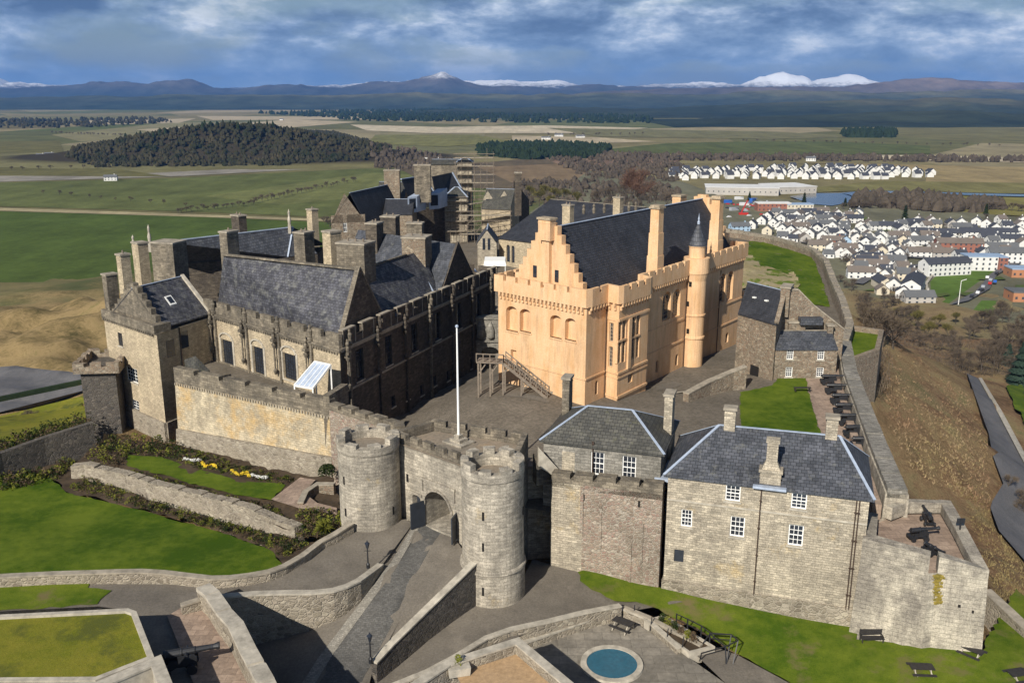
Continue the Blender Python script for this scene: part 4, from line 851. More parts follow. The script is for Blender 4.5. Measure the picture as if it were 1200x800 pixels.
csheet('lawn', [(867, 460), (905, 452), (911, 443), (943, 442), (947, 458), (962, 510), (925, 520), (868, 505)], M['lawn'], .09)
csheet('path', [(943, 441), (972, 441), (978, 460), (1018, 528), (1030, 560), (1005, 560), (962, 510), (947, 458)], M['redpave'], .06)
csheet('lawn', [(874, 284), (905, 281), (935, 289), (953, 303), (963, 328), (972, 360), (940, 356), (900, 345), (880, 330)], M['lawn'], .12, rough=.3)
csheet('bare_slope', [(868, 302), (880, 300), (892, 312), (930, 322), (938, 335), (925, 346), (896, 345), (870, 340)], grass('stony_rough_grass', (.24, .20, .11), (.33, .28, .17), (.10, .14, .02), (0.5, 0.6)), .3, rough=1.0)
csheet('path_edge', [(776, 462), (868, 449), (868, 450), (776, 463.2)], M['copeL'], .05)
csheet('worn_patch', [(588, 456), (596, 455), (645, 470), (642, 472), (612, 466), (590, 464)], M['gravel'], .04)
csheet('worn_patch', [(768, 452), (790, 447), (800, 450), (786, 456), (770, 457)], M['gravel'], .04)
# front grounds
sheet('yard', [(430, 840, -1.4), (440, 796, -1), (557, 706, 0), (600, 702, 0), (624, 655, 0), (645, 661, 0), (772, 690, -.7), (800, 705, -.8), (748, 714, -.9), (729, 708, -.6), (660, 726, -.2), (600, 748, 0), (530, 780, -.3), (450, 815, -1)], M['gravel'], step=1.2)
sheet('lawn', [(677, 671, -.1), (690, 667, -.1), (772, 689, -.62), (1003, 727, -1.4), (1003, 750, -1.5), (1150, 764, -1.2), (1190, 690, -1.8), (1290, 770, -1.6), (1300, 900, -2.0), (1000, 900, -2.2), (925, 800, -1.9), (864, 767, -1.6), (800, 728, -1.3), (745, 706, -.75), (720, 705, -.5), (693, 692, -.3), (679.5, 681.5, -.15)], M['lawnW'], step=1.5, dz=.12)
sheet('bank', [(1148, 700, -4), (1400, 700, -9), (1400, 1000, -6), (900, 1100, -3), (1000, 850, -2.4), (1180, 760, -2.2)], M['lawnY'], step=3, dz=-1.6)
sheet('patio', [(608, 752, -1.3), (727, 718, -1.3), (800, 765, -1.3), (850, 800, -1.5), (930, 860, -1.8), (900, 960, -1.6), (690, 960, -1.3), (640, 830, -1.3)], M['flag'], step=1.5)
sheet('path', [(800, 752, -1.2), (822, 752, -1.3), (864, 767, -1.5), (925, 800, -1.8), (1000, 870, -2), (930, 870, -2), (850, 800, -1.5)], M['gravel'], dz=.02)
sheet('terrace', [(548, 815, 2), (527, 777, 2), (604, 751, 2), (655, 790, 2), (700, 850, 2), (560, 860, 2)], M['tan'], step=1.5)
sheet('ramp', [(484, 612, 3.5), (512, 572, 3.7), (545, 590, 3.6), (533, 630, 3.4), (556, 664, 2.95), (437, 784, -.35), (420, 850, -1.4), (240, 870, -3.4), (250, 705, -3.0), (300, 720, -2.6), (352, 716, -1.2), (420, 690, 1.3), (445, 664, 2.55)], M['gravel'], step=1.0)
rz_ = [tuple(U(*p)) for p in [(484, 612, 3.5), (512, 572, 3.7), (533, 630, 3.4), (556, 664, 2.95), (437, 784, -.35), (420, 850, -1.4), (240, 870, -3.4), (250, 705, -3.0), (300, 720, -2.6), (352, 716, -1.2), (420, 690, 1.3), (445, 664, 2.55)]]
def rsheet(name, px, mat, dz, step=1.0):
    P = []
    for x, y in px:
        z = 1
        for _ in range(12): p = U(x, y, z); z = idw(rz_, p.x, p.y)
        P.append((p.x, p.y))
    sheet3(name, P, mat, step=step, dz=dz, zf=lambda x, y: idw(rz_, x, y))
rsheet('roadway', [(492, 617), (522, 586), (530, 600), (516, 625), (492, 665), (462, 728), (441, 767), (412, 840), (345, 840), (390, 767), (430, 712), (468, 659)], M['setts'], .04)
rsheet('kerb_strip', [(484, 617), (492, 617), (468, 659), (430, 712), (390, 767), (345, 840), (320, 840), (376, 767), (421, 708), (458, 659)], M['settsL'], .06)
rsheet('gutter', [(516, 625), (521, 627), (498, 665), (468, 728), (447, 767), (441, 767), (462, 728), (492, 665)], M['gravel'], .05)
sheet('terrace', [(410, 618, 3.45), (475, 608, 3.5), (484, 613, 3.5), (446, 664, 2.6), (420, 682, 2.7), (390, 693, 2.75), (339, 695, 2.85), (300, 696, 3.0), (252, 702, 3.3), (318, 860, 3.6), (140, 880, 3.6), (160, 716, 3.5), (115, 710, 3.5), (-120, 722, 3.5), (-120, 690, 3.3), (0, 688, 3.3), (110, 684, 3.3), (247, 684, 3.2), (300, 678, 3.2), (340, 666, 3.2), (378, 638, 3.3)], M['gravel'], step=1.2)
sheet('platform', [(196, 722, 3.5), (232, 700, 3.4), (250, 706, 3.4), (316, 850, 3.6), (250, 860, 3.6)], M['redpave'], dz=.05)
sheet('lawn', [(-120, 688, 3.3), (0, 684, 3.3), (106, 682, 3.3), (103, 689, 3.3), (131, 692, 3.4), (114, 708, 3.5), (-120, 720, 3.5)], M['lawnW'], dz=.06)
sheet('lawn', [(-200, 684, 1.3), (0, 681, 1.5), (137, 676, 1.6), (192, 678, 1.7), (247, 685, 1.8), (322, 676, 2.0), (334, 665, 2.0), (320, 646, 1.6), (275, 629, 1.2), (192, 605, .7), (135, 590, .4), (78, 577, .2), (60, 560, 0), (0, 545, -.2), (-200, 530, -.5)], M['lawn'], step=1.5)
sheet('flower_bed', [(60, 560, 0), (0, 545, -.2), (80, 535, .2), (100, 560, .3), (160, 580, .6), (240, 605, 1.2), (345, 632, 1.9), (388, 640, 2.2), (360, 662, 2.0), (334, 665, 2.0), (320, 646, 1.6), (275, 629, 1.2), (192, 605, .7), (135, 590, .4), (78, 577, .2)], M['earth'], step=1.0, dz=.05, rough=.4)
sheet('garden_terrace', [(85, 548, 1.3), (110, 520, .9), (145, 515, .9), (205, 520, .8), (300, 545, 1.8), (345, 555, 2.3), (392, 560, 2.8), (402, 606, 3.2), (395, 632, 2.6), (350, 628, 2.6), (280, 598, 2.2), (190, 571, 1.6), (110, 550, 1.3)], M['earth'], step=1.0, rough=.3)
sheet('lawn', [(149, 535, 1.1), (190, 537, 1.1), (217, 547, 1.3), (275, 564, 1.8), (335, 570, 2.3), (318, 588, 2.4), (270, 580, 2.1), (205, 562, 1.6), (150, 548, 1.2)], M['lawn'], dz=.22)
sheet('path', [(318, 588, 2.4), (352, 562, 2.5), (370, 565, 2.7), (356, 580, 2.7), (372, 592, 2.9), (395, 598, 3.0), (395, 606, 3.0), (350, 598, 2.8)], M['redpave'], dz=.3)
sheet('field', [(-60, 560, -1), (-60, 498, -6), (60, 478, -8), (110, 470, -6), (112, 505, -3), (30, 520, -2)], M['lawnY'], step=3, dz=-.5)
# ================================================================ front walls
def wallthing(label, path, th, zb, mat, name='stone_wall', cap='cope', merlon=None, side=0.0, caph=.14, batter=0.0, group=None, cat='wall'):
    P = [tuple(U(*p)) for p in path]; t = thing(name, label, cat, P[0], group); mb = MB(); mb.wall([(x, y, z - caph) for x, y, z in P], th, zb, side=side, batter=batter); mb.build('masonry', M[mat], t)
    mb = MB(); mb.wall(P, th + .12, [p[2] - caph + .002 for p in P], side=side, merlon=merlon)
    mb.build('coping', M[cap], t); return t
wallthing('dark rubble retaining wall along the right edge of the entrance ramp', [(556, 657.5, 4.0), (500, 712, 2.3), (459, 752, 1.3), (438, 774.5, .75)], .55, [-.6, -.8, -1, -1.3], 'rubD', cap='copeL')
wallthing('low curved rubble wall below the lamp post left of the ramp', [(446, 660, 3.0), (434, 669, 3.15), (420, 679, 3.25), (405, 686, 3.3), (390, 690.5, 3.35), (365, 693, 3.4), (339, 693, 3.45), (300, 694, 3.6), (262, 697, 3.9), (250, 699, 4.2)], .5, -3.6, 'rubL', cap='copeL')
wallthing('dark garden boundary wall climbing from the left gate tower down to the lawn corner', [(412, 612, 4.4), (393, 624, 4.2), (375, 634, 4.0), (354, 650, 3.9), (333, 662, 3.9), (315, 668.5, 3.95), (290, 673, 4.0), (268, 675.5, 4.05), (247, 676, 4.1), (220, 673, 4.15), (192, 669.5, 4.2), (165, 668, 4.25), (137, 668.5, 4.3), (60, 671, 4.3), (-20, 675, 4.3), (-150, 680, 4.3)], .5, 0, 'rubL', cap='cope')
wallthing('thick broken rubble wall along the cannon platform above the shadowed ditch', [(238, 688, 5.0), (249, 697, 5.1), (262, 716, 5.2), (276, 731, 5.4), (290, 760, 5.3), (312, 800, 5.4), (345, 870, 5.3)], 1.0, -4, 'rubL', cap='copeL', merlon=(2.2, .5, .14, .12))
wallthing('short rubble stub wall across the upper end of the cannon platform', [(212, 708, 4.3), (240, 699, 4.4)], .45, 3, 'rubL', cap='cope')
wallthing('curved low path wall above the sunken patio', [(450, 806, .1), (500, 786, .3), (534, 768, .55), (570, 746, .6), (600, 735.5, .6), (640, 727, .5), (685, 716, .3), (727, 708, .1)], .4, -2, 'rubL', cap='copeL')
wallthing('rubble wall around the tan upper terrace beside the patio', [(470, 812, 2.8), (525, 776, 2.85), (606, 750, 2.9), (668, 802, 2.9), (740, 862, 2.9)], .6, -2, 'rubL', cap='copeL')
wallthing('patio edge wall with thin railing posts in front of the planting bed', [(612, 752, -.6), (729, 711, -.5), (756, 722, -.6), (796, 758, -.7)], .35, -2, 'rubL', cap='copeL')
wallthing('outer planter wall beside the lawn under the bastion', [(731, 710, -.4), (760, 722, -.5), (822, 755, -.8)], .3, -2, 'rubL', cap='cope')
wallthing('mossy boundary wall at the right edge below the bastion', [(1156, 690, -.2), (1180, 712, -.4), (1215, 745, -.6), (1270, 790, -.8)], .8, -6, 'rubL', cap='cope')
wallthing('pale flint retaining wall across the middle of the castle garden', [(85, 546, 1.5), (102, 544, 1.7), (145, 553, 2.0), (190, 567, 2.2), (240, 579, 2.5), (290, 592, 2.9), (350, 617, 3.1)], .9, -.5, 'rubL', cap='rubL', batter=.3, merlon=(1.6, .3, .12, .2))
wallthing('curved rubble garden wall beside the left gate tower', [(352, 588, 3.4), (358, 575, 3.5), (372, 566, 3.6), (392, 566, 3.8)], .5, 1.5, 'rubA', cap='cope')
# grass-topped casemate, bottom left
gcm = thing('casemate', 'square casemate with a yellow mossy grass top and pale coping in the bottom left corner', 'building', tuple(U(80, 750, 3.5)))
CA = [U(-140, 728, 6.0), U(150, 713.5, 6.0), U(160, 717, 6.0), U(181, 771, 6.0), U(112, 798, 6.0), U(-140, 800, 6.0)]
mb = MB(); mb.prism([tuple(p.xy) for p in CA], 2, 5.98, top=False); mb.wall([(p.x, p.y, 6.1) for p in CA], .38, 5.7, closed=True, side=-.5); mb.build('masonry', M['copeL'], gcm)
mb = MB(); mb.face([(p.x, p.y, 5.9) for p in CA]); mb.build('grass_top', M['lawnY'], gcm)
wallthing('low pale wall of rough coping at the bottom edge beside the mossy grass roof', [(-140, 806, 6.3), (112, 803, 6.3), (183, 773, 6.3), (205, 830, 6.3)], .7, 2, 'copeL', cap='copeL')
# ================================================================ palace terrace wall and garden side
OA, OB = U(203, 430, 9.9), U(386, 468, 9.9)
ow = thing('terrace_wall', 'high limewashed terrace wall stained orange below the palace windows', 'wall', (OA.x, OA.y, 1))
oa, ob = OA.xy, OB.xy
mb = MB(); mb.face([tuple(along(oa, ob, 0, .35)) + (-3,), tuple(along(oa, ob, ln(oa, ob), .35)) + (-3,), (ob.x, ob.y, 7.9), (oa.x, oa.y, 7.9)]); mb.facade(along(ob, oa, 0, .0), along(ob, oa, 0, 3), -3, 9.8) if False else None
mb.face([(ob.x, ob.y, 7.9), tuple(along(oa, ob, ln(oa, ob), .35)) + (-3,), tuple(along(oa, ob, ln(oa, ob), -3)) + (-3,), tuple(along(oa, ob, ln(oa, ob), -3)) + (7.9,)])
mb.face([(oa.x, oa.y, 7.9), tuple(along(oa, ob, 0, -3)) + (7.9,), tuple(along(oa, ob, 0, -3)) + (-3,), tuple(along(oa, ob, 0, .35)) + (-3,)]); mb.build('limewashed_face', M['outer'], ow)
mb = MB(); L_ = ln(oa, ob); mb.wall([(*along(oa, ob, 0, -.45), 9.35), (*along(oa, ob, L_, -.45), 9.35)], .9, 7.9, merlon=(3.6, .75, .5, .05)); mb.build('parapet', M['parapet'], ow)
mb = MB()
for k in range(int(L_ / .42)): fbox(mb, oa, ob, .1 + k * .42, .28 + k * .42, 7.65, 7.92, -.1, .16)
mb.build('corbels', M['cope'], ow)
mb = MB(); pl_ = [along(oa, ob, 0, .5), along(oa, ob, L_ + .3, .5), along(oa, ob, L_ + .3, -.2), along(oa, ob, 0, -.2)]; mb.hexa([(p.x, p.y, -3) for p in [along(oa, ob, 0, 1.0), along(oa, ob, L_ + .5, 1.0), along(oa, ob, L_ + .3, -.2), along(oa, ob, 0, -.2)]], [(p.x, p.y, 2.0 if i in (0, 3) else 3.3) for i, p in enumerate(pl_)]); mb.build('plinth', M['rubL'], ow)
mb = MB(); q = [along(oa, ob, 0, -.9), along(oa, ob, L_, -.9), (-19.9, 102.9), (-41.8, 122.3)]; mb.face([(p[0], p[1], 7.0) for p in q]); mb.build('wall_walk', M['court'], ow)
sw = thing('curtain_wall', 'crenellated pinkish rubble wall between the palace terrace and the left gate tower', 'wall', (ob.x, ob.y, 2))
OC = (-11.6, 88.8); mb = MB(); mb.wall([(ob.x + .3, ob.y - .2, 8.9), (*OC, 9.1), (-10.7, 84.6, 9.3)], .9, -2); mb.build('masonry', M['rubB'], sw)
mb = MB(); mb.wall([(ob.x + .3, ob.y - .2, 9.2), (*OC, 9.35), (-10.7, 84.6, 9.6)], 1.02, 8.91, merlon=(1.5, .6, .5, .15)); mb.build('battlement', M['parapet'], sw)
mb = MB(); mb.wall([(ob.x - .4, ob.y + 0.2, 10.3), (ob.x + .9, ob.y + 4.5, 10.3)], .8, 3); mb.build('return_wall', M['parapet'], sw)
cn = thing('glazed_canopy', 'sloping white-framed glazed canopy leaning over the palace terrace wall', 'canopy', tuple(U(366, 440, 10)))
q = [U(369, 423.5, 12.4), U(387.5, 427.5, 12.4), U(366.5, 455, 10.3), U(345, 451.5, 10.3)]; up_ = Vector((0, 0, .12))
mb = MB(); mb.hexa([p - up_ for p in q[::-1]], [p for p in q[::-1]]); mb.build('glazing', M['lead'], cn)
mb = MB(); [mb.beam(q[i], q[(i + 1) % 4], .16, .2) for i in range(4)]
for t in (.25, .5, .75): mb.beam(q[0].lerp(q[1], t), q[3].lerp(q[2], t), .07, .12)
for p in q: mb.beam(p, (p.x, p.y, 8.3), .14)
mb.build('frame', M['white'], cn)
# stepped porch roof behind the terrace wall, left end
pt = thing('porch', 'small slate covered stair porch tucked against the palace tower', 'porch', tuple(U(230, 420, 9)))
q0, q1, q2, q3 = U(216, 421, 10.6), U(229, 417, 10.9), U(246, 434, 9.4), U(228, 438, 9.3)
mb = MB(); mb.hexa([(p.x, p.y, 8.0) for p in (q3, q2, q1, q0)], [q3, q2, q1, q0]); mb.build('stepped_roof', M['slateG'], pt)
# rubble outwork at far left
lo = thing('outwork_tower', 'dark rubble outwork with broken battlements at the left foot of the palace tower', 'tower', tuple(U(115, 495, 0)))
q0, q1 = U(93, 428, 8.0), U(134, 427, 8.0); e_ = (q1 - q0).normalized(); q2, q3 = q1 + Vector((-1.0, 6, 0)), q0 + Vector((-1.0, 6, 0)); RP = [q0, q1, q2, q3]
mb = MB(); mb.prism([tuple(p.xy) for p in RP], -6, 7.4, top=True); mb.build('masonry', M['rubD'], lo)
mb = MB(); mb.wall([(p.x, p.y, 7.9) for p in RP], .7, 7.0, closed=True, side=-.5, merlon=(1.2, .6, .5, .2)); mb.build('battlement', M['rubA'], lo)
# ================================================================ great hall
GL, GN, GF = Vector((-1.75, 115.6)), Vector((8.8, 105.9)), Vector((36.1, 141.8)); GBk = GL + (GF - GN)
ha = thing('great_hall', 'great hall with bright ochre limewashed walls, crow-stepped gable and dark slate roof', 'castle hall', (8.8, 105.9, 5.6))
def pr(a, b, x0, x1, y0, y1, *ex):
    xm, ym = (x0 + x1) / 2, (y0 + y1) / 2; u0 = FP(x0, ym, a, b)[0]; u1 = FP(x1, ym, a, b)[0]; return (u0, u1, FP(xm, y1, a, b)[1], FP(xm, y0, a, b)[1], *ex)
f1 = [pr(GL, GN, 593, 607, 354, 388, .75, .7), pr(GL, GN, 609, 622.5, 356.5, 389, .75, .7), pr(GL, GN, 644.5, 658.5, 363.5, 396, .75, .7), pr(GL, GN, 662, 675.5, 366.5, 399, .75, .7), pr(GL, GN, 598.5, 605, 410, 424, False, .5)]
f1 = [(h[0], h[1], h[2], min(h[3], 16.2), *h[4:]) for h in f1]
GO = lambda d: (along(GN, GF, 0, d), along(GN, GF, ln(GN, GF), d))
s1 = [pr(GN, GF, 776.5, 786, 342, 375, .9, .55), pr(GN, GF, 788.5, 797, 339, 371, .9, .55), pr(GN, GF, 843.5, 850, 321, 354, .9, .55), pr(GN, GF, 852, 859, 318, 351, .9, .55), pr(GN, GF, 697.5, 700.5, 446, 462, 1.0, .4), pr(GN, GF, 768.5, 771.5, 422, 436, 1.0, .4), pr(GN, GF, 791.5, 794.5, 415, 428, 1.0, .4), pr(GN, GF, 850, 853.5, 390, 401, 1.0, .4)]
mb = MB(); mb.facade(GL, GN, 2, 17.9, f1); BU0, BU1, BD = 4.6, 11.9, 2.0
mb.facade(GN, GF, 2, 17.9, s1); mb.facade(GF, GBk, 2, 17.9); mb.facade(GBk, GL, 2, 17.9); mb.build('wall', M['lime'], ha)
for h in f1[:4]:
    mb = MB(); fbox(mb, GL, GN, h[0] - .12, h[1] + .12, h[2] - .2, h[2] + .0, -.3, .1); mb.build('sill', M['lime'], ha)
for h in s1[:4]: # glazed pairs with leaded panes
    window(ha, GN, GF, h[0] + .02, h[1] - .02, h[2] + .02, h[3] - .6, depth=.45, cols=2, rows=6, frame='limetop', pane='glass', sash=False, sill=False, bar=.06)
for h in s1[4:]:
    mb = MB(); fbox(mb, GN, GF, h[0], h[1], h[2], h[3] - .1, -.36, -.3); mb.build('lancet_glass', M['glass'], ha)
# bay
bp = [along(GN, GF, BU0 + .05, -.1), along(GN, GF, BU0 - .45, BD), along(GN, GF, BU1 - .5, BD), along(GN, GF, BU1, -.1)]
by = []
ba, bb = bp[1], bp[2]; bh = [pr(ba, bb, 724, 728.2, 374, 425), pr(ba, bb, 729.5, 733.2, 373, 424), pr(ba, bb, 740.5, 744.2, 369.5, 420), pr(ba, bb, 745.6, 749.5, 368, 418.5), pr(ba, bb, 736, 741, 436, 448)]
la, lb = bp[0], bp[1]; lh = [(.55, 1.25, 9.7, 12.3), (.55, 1.25, 12.9, 15.3)]
mb = MB(); mb.facade(bp[0], bp[1], 2, 17.9, lh); mb.facade(bp[1], bp[2], 2, 17.9, bh); mb.facade(bp[2], bp[3], 2, 17.9); bay = mb.build('oriel_bay', M['lime'], ha)
for h in bh: window(ha, ba, bb, h[0] + .01, h[1] - .01, h[2] + .01, h[3] - .01, depth=.2, cols=2, rows=8, frame='limetop', sash=False, sill=False, bar=.04)
for h in lh: window(ha, la, lb, h[0] + .01, h[1] - .01, h[2] + .01, h[3] - .01, depth=.2, cols=2, rows=5, frame='limetop', sash=False, sill=False, bar=.04)
mb = MB(); Lb = ln(ba, bb)
for z0, z1, d in ((15.65, 15.95, .12), (9.0, 9.25, .15), (8.4, 8.6, .1), (5.9, 6.2, .16)): fbox(mb, ba, bb, -.1, Lb + .1, z0, z1, -.1, d); fbox(mb, la, lb, 0, ln(la, lb) + .0, z0 + .004, z1 - .004, -.1, d - .02)
u_ = (bh[1][1] + bh[2][0]) / 2; fbox(mb, ba, bb, u_ - .35, u_ + .35, 9.25, 15.6, -.05, .22)
for h in (bh[0], bh[2]): z_ = (h[2] + h[3]) / 2; fbox(mb, ba, bb, h[0] - .05, h[1] + 1.15, z_ - .12, z_ + .12, -.1, .08)
mb.build('moulding', M['lime'], bay)
for (a, b, u0, u1, z0, z1) in ((GL, GN, 0, ln(GL, GN), 8.9, 9.1), (GN, GF, 0, BU0, 8.9, 9.1), (GN, GF, BU1, 25.2, 8.5, 8.75), (GN, GF, BU1 + 2.6, 25.2, 11.6, 11.9), (GN, GF, 29.6, ln(GN, GF), 8.0, 8.25), (GN, GF, 29.6, ln(GN, GF), 11.2, 11.45)): mb = MB(); fbox(mb, a, b, u0, u1, z0, z1, -.1, .1); mb.build('string_course', M['lime'], ha)
# parapet with corbel table
mb = MB(); cb_ = MB()
def corb(a, b, u0, u1, z=17.0):
    k = int((u1 - u0) / .62)
    for i in range(k): u = u0 + (i + .5) * (u1 - u0) / k; fbox(cb_, a, b, u - .15, u + .15, z, z + .45, -.05, .22); fbox(cb_, a, b, u - .15, u + .15, z + .45, z + .9, -.05, .42)
corb(GL, GN, .2, ln(GL, GN) - .2); corb(GN, GF, .3, BU0 - .3); corb(GN, GF, BU1 + .3, 25.3); corb(GN, GF, 29.2, ln(GN, GF) - .2); corb(ba, bb, 0, Lb); corb(la, lb, .2, ln(la, lb) - .1); corb(GBk, GL, .3, 44)
cb_.build('corbel_table', M['lime'], ha)
o_ = .42; e1 = (GN - GL).normalized(); e2 = (GF - GN).normalized()
PPp = [GL - e1 * .3, GL + (along(GL, GN, 0, o_) - GL) - e1 * .35, along(GL, GN, ln(GL, GN) - .6, o_), along(GL, GN, ln(GL, GN) + .15, o_ - .1), along(GN, GF, .6, o_), along(GN, GF, BU0 - .5, o_), along(GN, GF, BU0 - .85, BD + .1), along(GN, GF, BU0 - .2, BD + o_), along(GN, GF, BU1 - .9, BD + o_), along(GN, GF, BU1 - .1, BD + .2), along(GN, GF, BU1 + .4, o_), along(GN, GF, 25.6, o_)]
mb.wall([(p.x, p.y, 19.4) for p in PPp[1:]], .45, 17.88, merlon=(1.5, .5, .65, 0), side=.5)
PP2 = [along(GN, GF, 29.3, o_), along(GN, GF, ln(GN, GF) + .4, o_), along(GF, GBk, 3.0, .4)]; mb.wall([(p.x, p.y, 19.4) for p in PP2], .45, 17.88, merlon=(1.5, .5, .65, 0), side=.5)
PP3 = [along(GBk, GL, 0, o_), along(GBk, GL, ln(GBk, GL) + .3, o_)]; mb.wall([(p.x, p.y, 19.4) for p in PP3], .45, 17.88, merlon=(1.5, .5, .65, 0), side=.5)
mb.face([(*p, 17.9) for p in (along(GL, GN, -.2, .35), along(GL, GN, ln(GL, GN) + .3, .3), along(GN, GF, ln(GN, GF), .4), along(GF, GBk, ln(GF, GBk), .3))])
mb.face([(*p, 17.92) for p in (along(GN, GF, BU0 - .6, .2), along(GN, GF, BU0 - .8, BD + .3), along(GN, GF, BU1 - .2, BD + .3), along(GN, GF, BU1 + .2, .2))])
mb.build('battlement', M['lime'], ha)
# set-back gable, roof
def hp_(u, v, z=None): p = GL + e1 * u + e2 * v; return p if z is None else (p.x, p.y, z)
W_ = ln(GL, GN); RZ = 26.4
A_, B_ = hp_(1.0, 1.5), hp_(W_ - 1.0, 1.5)
mb = MB(); crow_gable(mb, A_, B_, 17.9, RZ + .1, .8, 8, .25, 1.5); cg = mb.build('crow_stepped_gable', M['lime'], ha)
mb = MB(); crow_gable(mb, hp_(W_ - 1, 44.2), hp_(1, 44.2), 17.9, RZ, .8, 8, .25, 1.5); mb.build('crow_stepped_gable', M['lime'], ha)
for x, y in ((627, 318), (652.5, 323.5)):
    u, z = FP(x, y, A_, B_); mb = MB(); fbox(mb, A_, B_, u - .3, u + .3, z - .75, z + .75, -.1, .05); mb.build('gable_window', M['glass'], cg)
gm = hp_(W_ / 2, 1.2); chimney(ha, gm.x, gm.y, 25, HT(257, gm), 1.9, 1.1, ang(GL, GN), 'lime', 0, 'limetop', capw=.15); mb = MB(); mb.box((*hp_(W_ / 2, 1.35), 17.9), 1.15, .8, 9.5, ang(GL, GN)); mb.build('flue', M['lime'], cg)
mb = MB(); a, b, c, d = hp_(.9, 2.2, 18.3), hp_(W_ - .9, 2.2, 18.3), hp_(W_ - .9, 43.5, 18.3), hp_(.9, 43.5, 18.3); r0, r1 = hp_(W_ / 2, 2.2, RZ), hp_(W_ / 2, 43.5, RZ)
mb.face([b, c, r1, r0]); mb.face([d, a, r0, r1]); mb.face([a, b, r0]); mb.face([c, d, r1]); rf = mb.build('roof', M['slateD'], ha); mb = MB(); strip(mb, r0, r1, .35); mb.build('ridge_flashing', M['lead'], rf)
for (px, top, bot, w_) in ((767.5, 244, 316, 1.55), (837, 233, 309, 1.6)):
    u, z = FP(px, bot, *GO(-.6)); c_ = along(GN, GF, u, -.6); zt_ = HT(top, c_); an = ang(GN, GF); h_ = zt_ - 17.9
    mb = MB(); mb.box((c_.x, c_.y, 17.9), w_ * 1.15, w_ * 1.05, h_ * .38, an, .97); mb.box((c_.x, c_.y, 17.9 + h_ * .38), w_ * 1.0, w_ * .92, h_ * .3, an, .97); mb.box((c_.x, c_.y, 17.9 + h_ * .68), w_ * .85, w_ * .8, h_ * .32, an, .98); ch = mb.build('chimney', M['lime'], ha)
    mb = MB(); mb.box((c_.x, c_.y, zt_), w_ * 1.1, w_ * 1.02, .22, an); mb.box((c_.x, c_.y, zt_ + .22), w_ * .9, w_ * .85, .22, an); mb.build('coping', M['limetop'], ch)
c_ = along(GN, GF, 41, -9.5); chimney(ha, c_.x, c_.y, 19, HT(230, c_), 2.0, 1.4, ang(GN, GF), 'lime', 0, 'limetop')
# stair turret
TC = along(GN, GF, 27.4, .55); st_ = thing  # turret centre
mb = MB(); mb.lathe((TC.x, TC.y, 1), [(1.65, 0), (1.65, 3.2), (1.52, 3.3), (1.52, 7.6), (1.65, 7.7), (1.65, 7.95), (1.5, 8.1), (1.5, 10.9), (1.62, 11), (1.62, 11.2), (1.5, 11.3), (1.5, 16.0), (1.7, 16.9), (1.8, 17.1), (1.8, 19.2), (1.4, 19.2), (1.12, 19.2), (1.12, 20.6), (1.2, 20.7), (1.2, 20.85), (0, 20.86)], 28); tu = mb.build('stair_turret', M['lime'], ha)
mb = MB(); mb.lathe((TC.x, TC.y, 21.88 - .02), [(1.28, 0), (.16, 3.0), (.0, 3.0)], 20); cone = mb.build('conical_roof', M['slate'], tu)
mb = MB(); mb.lathe((TC.x, TC.y, 24.8), [(.18, 0), (.2, .3), (.1, .5), (.14, .75), (.05, 1.1), (0, 1.6)], 10); mb.build('finial', M['lead'], tu)
for x, y in ((809, 333), (806, 356), (806, 388), (807, 436)): pslit(tu, TC, 1.52 if y < 430 else 1.66, x, y, .7, .4, 'window')
for x, y0, y1 in ((801, 360, 440), (840.5, 345, 418), (709, 350, 470)):
    u, z = FP(x, (y0 + y1) / 2, GN, GF); c_ = along(GN, GF, u, .1); mb = MB(); mb.tube((c_.x, c_.y, 3.5), (c_.x, c_.y, 17), .06, n=6); mb.build('downpipe', M['pipe'], ha)
# low abutment with porch at the far end of the hall
mb = MB(); c_ = along(GN, GF, 47.6, -2.0); mb.box((c_.x, c_.y, 1), 5.0, 3.2, 9.3, ang(GN, GF)); mb.box((c_.x + 1.2, c_.y + 1.2, 10.3), 1.0, 1.0, 1.3, ang(GN, GF)); mb.build('outshot', M['lime'], ha)
# wooden forestair at the hall door
ws = thing('wooden_stair', 'grey timber forestair on braced posts rising to the great hall door', 'stair', (1.0, 109, 7.5))
top = [U(573, 420, 11.0), U(594, 416, 11.0)]; 
la_ = U(572, 421, 10.4); lb_ = U(597, 417, 10.4); dd = (lb_ - la_).xy.normalized(); ss = Vector((dd.y, -dd.x))
lc_ = U(588, 424, 10.4)
foot = U(641, 467, 5.95); hd_ = U(590, 425, 10.3)
dr = (foot.xy - hd_.xy).normalized(); sd = Vector((-dr.y, dr.x))
pl_ = [hd_.xy - dr * 3.4 - sd * .1, hd_.xy - sd * .1, hd_.xy + sd * 1.9, hd_.xy - dr * 3.4 + sd * 1.9]
mb = MB(); mb.prism([tuple(p) for p in pl_], 10.15, 10.3, bottom=True); mb.build('landing', M['wood'], ws)
L_ = (foot.xy - hd_.xy).length; n_ = 22
mb = MB()
for k in range(n_):
    t = (k + .5) / n_; c_ = hd_.xy + dr * L_ * t + sd * .9; mb.box((c_.x, c_.y, 10.2 - (10.2 - foot.z) * t - .05), L_ / n_ * 1.15, 1.7, .07, math.atan2(dr.y, dr.x))
mb.build('treads', M['wood'], ws)
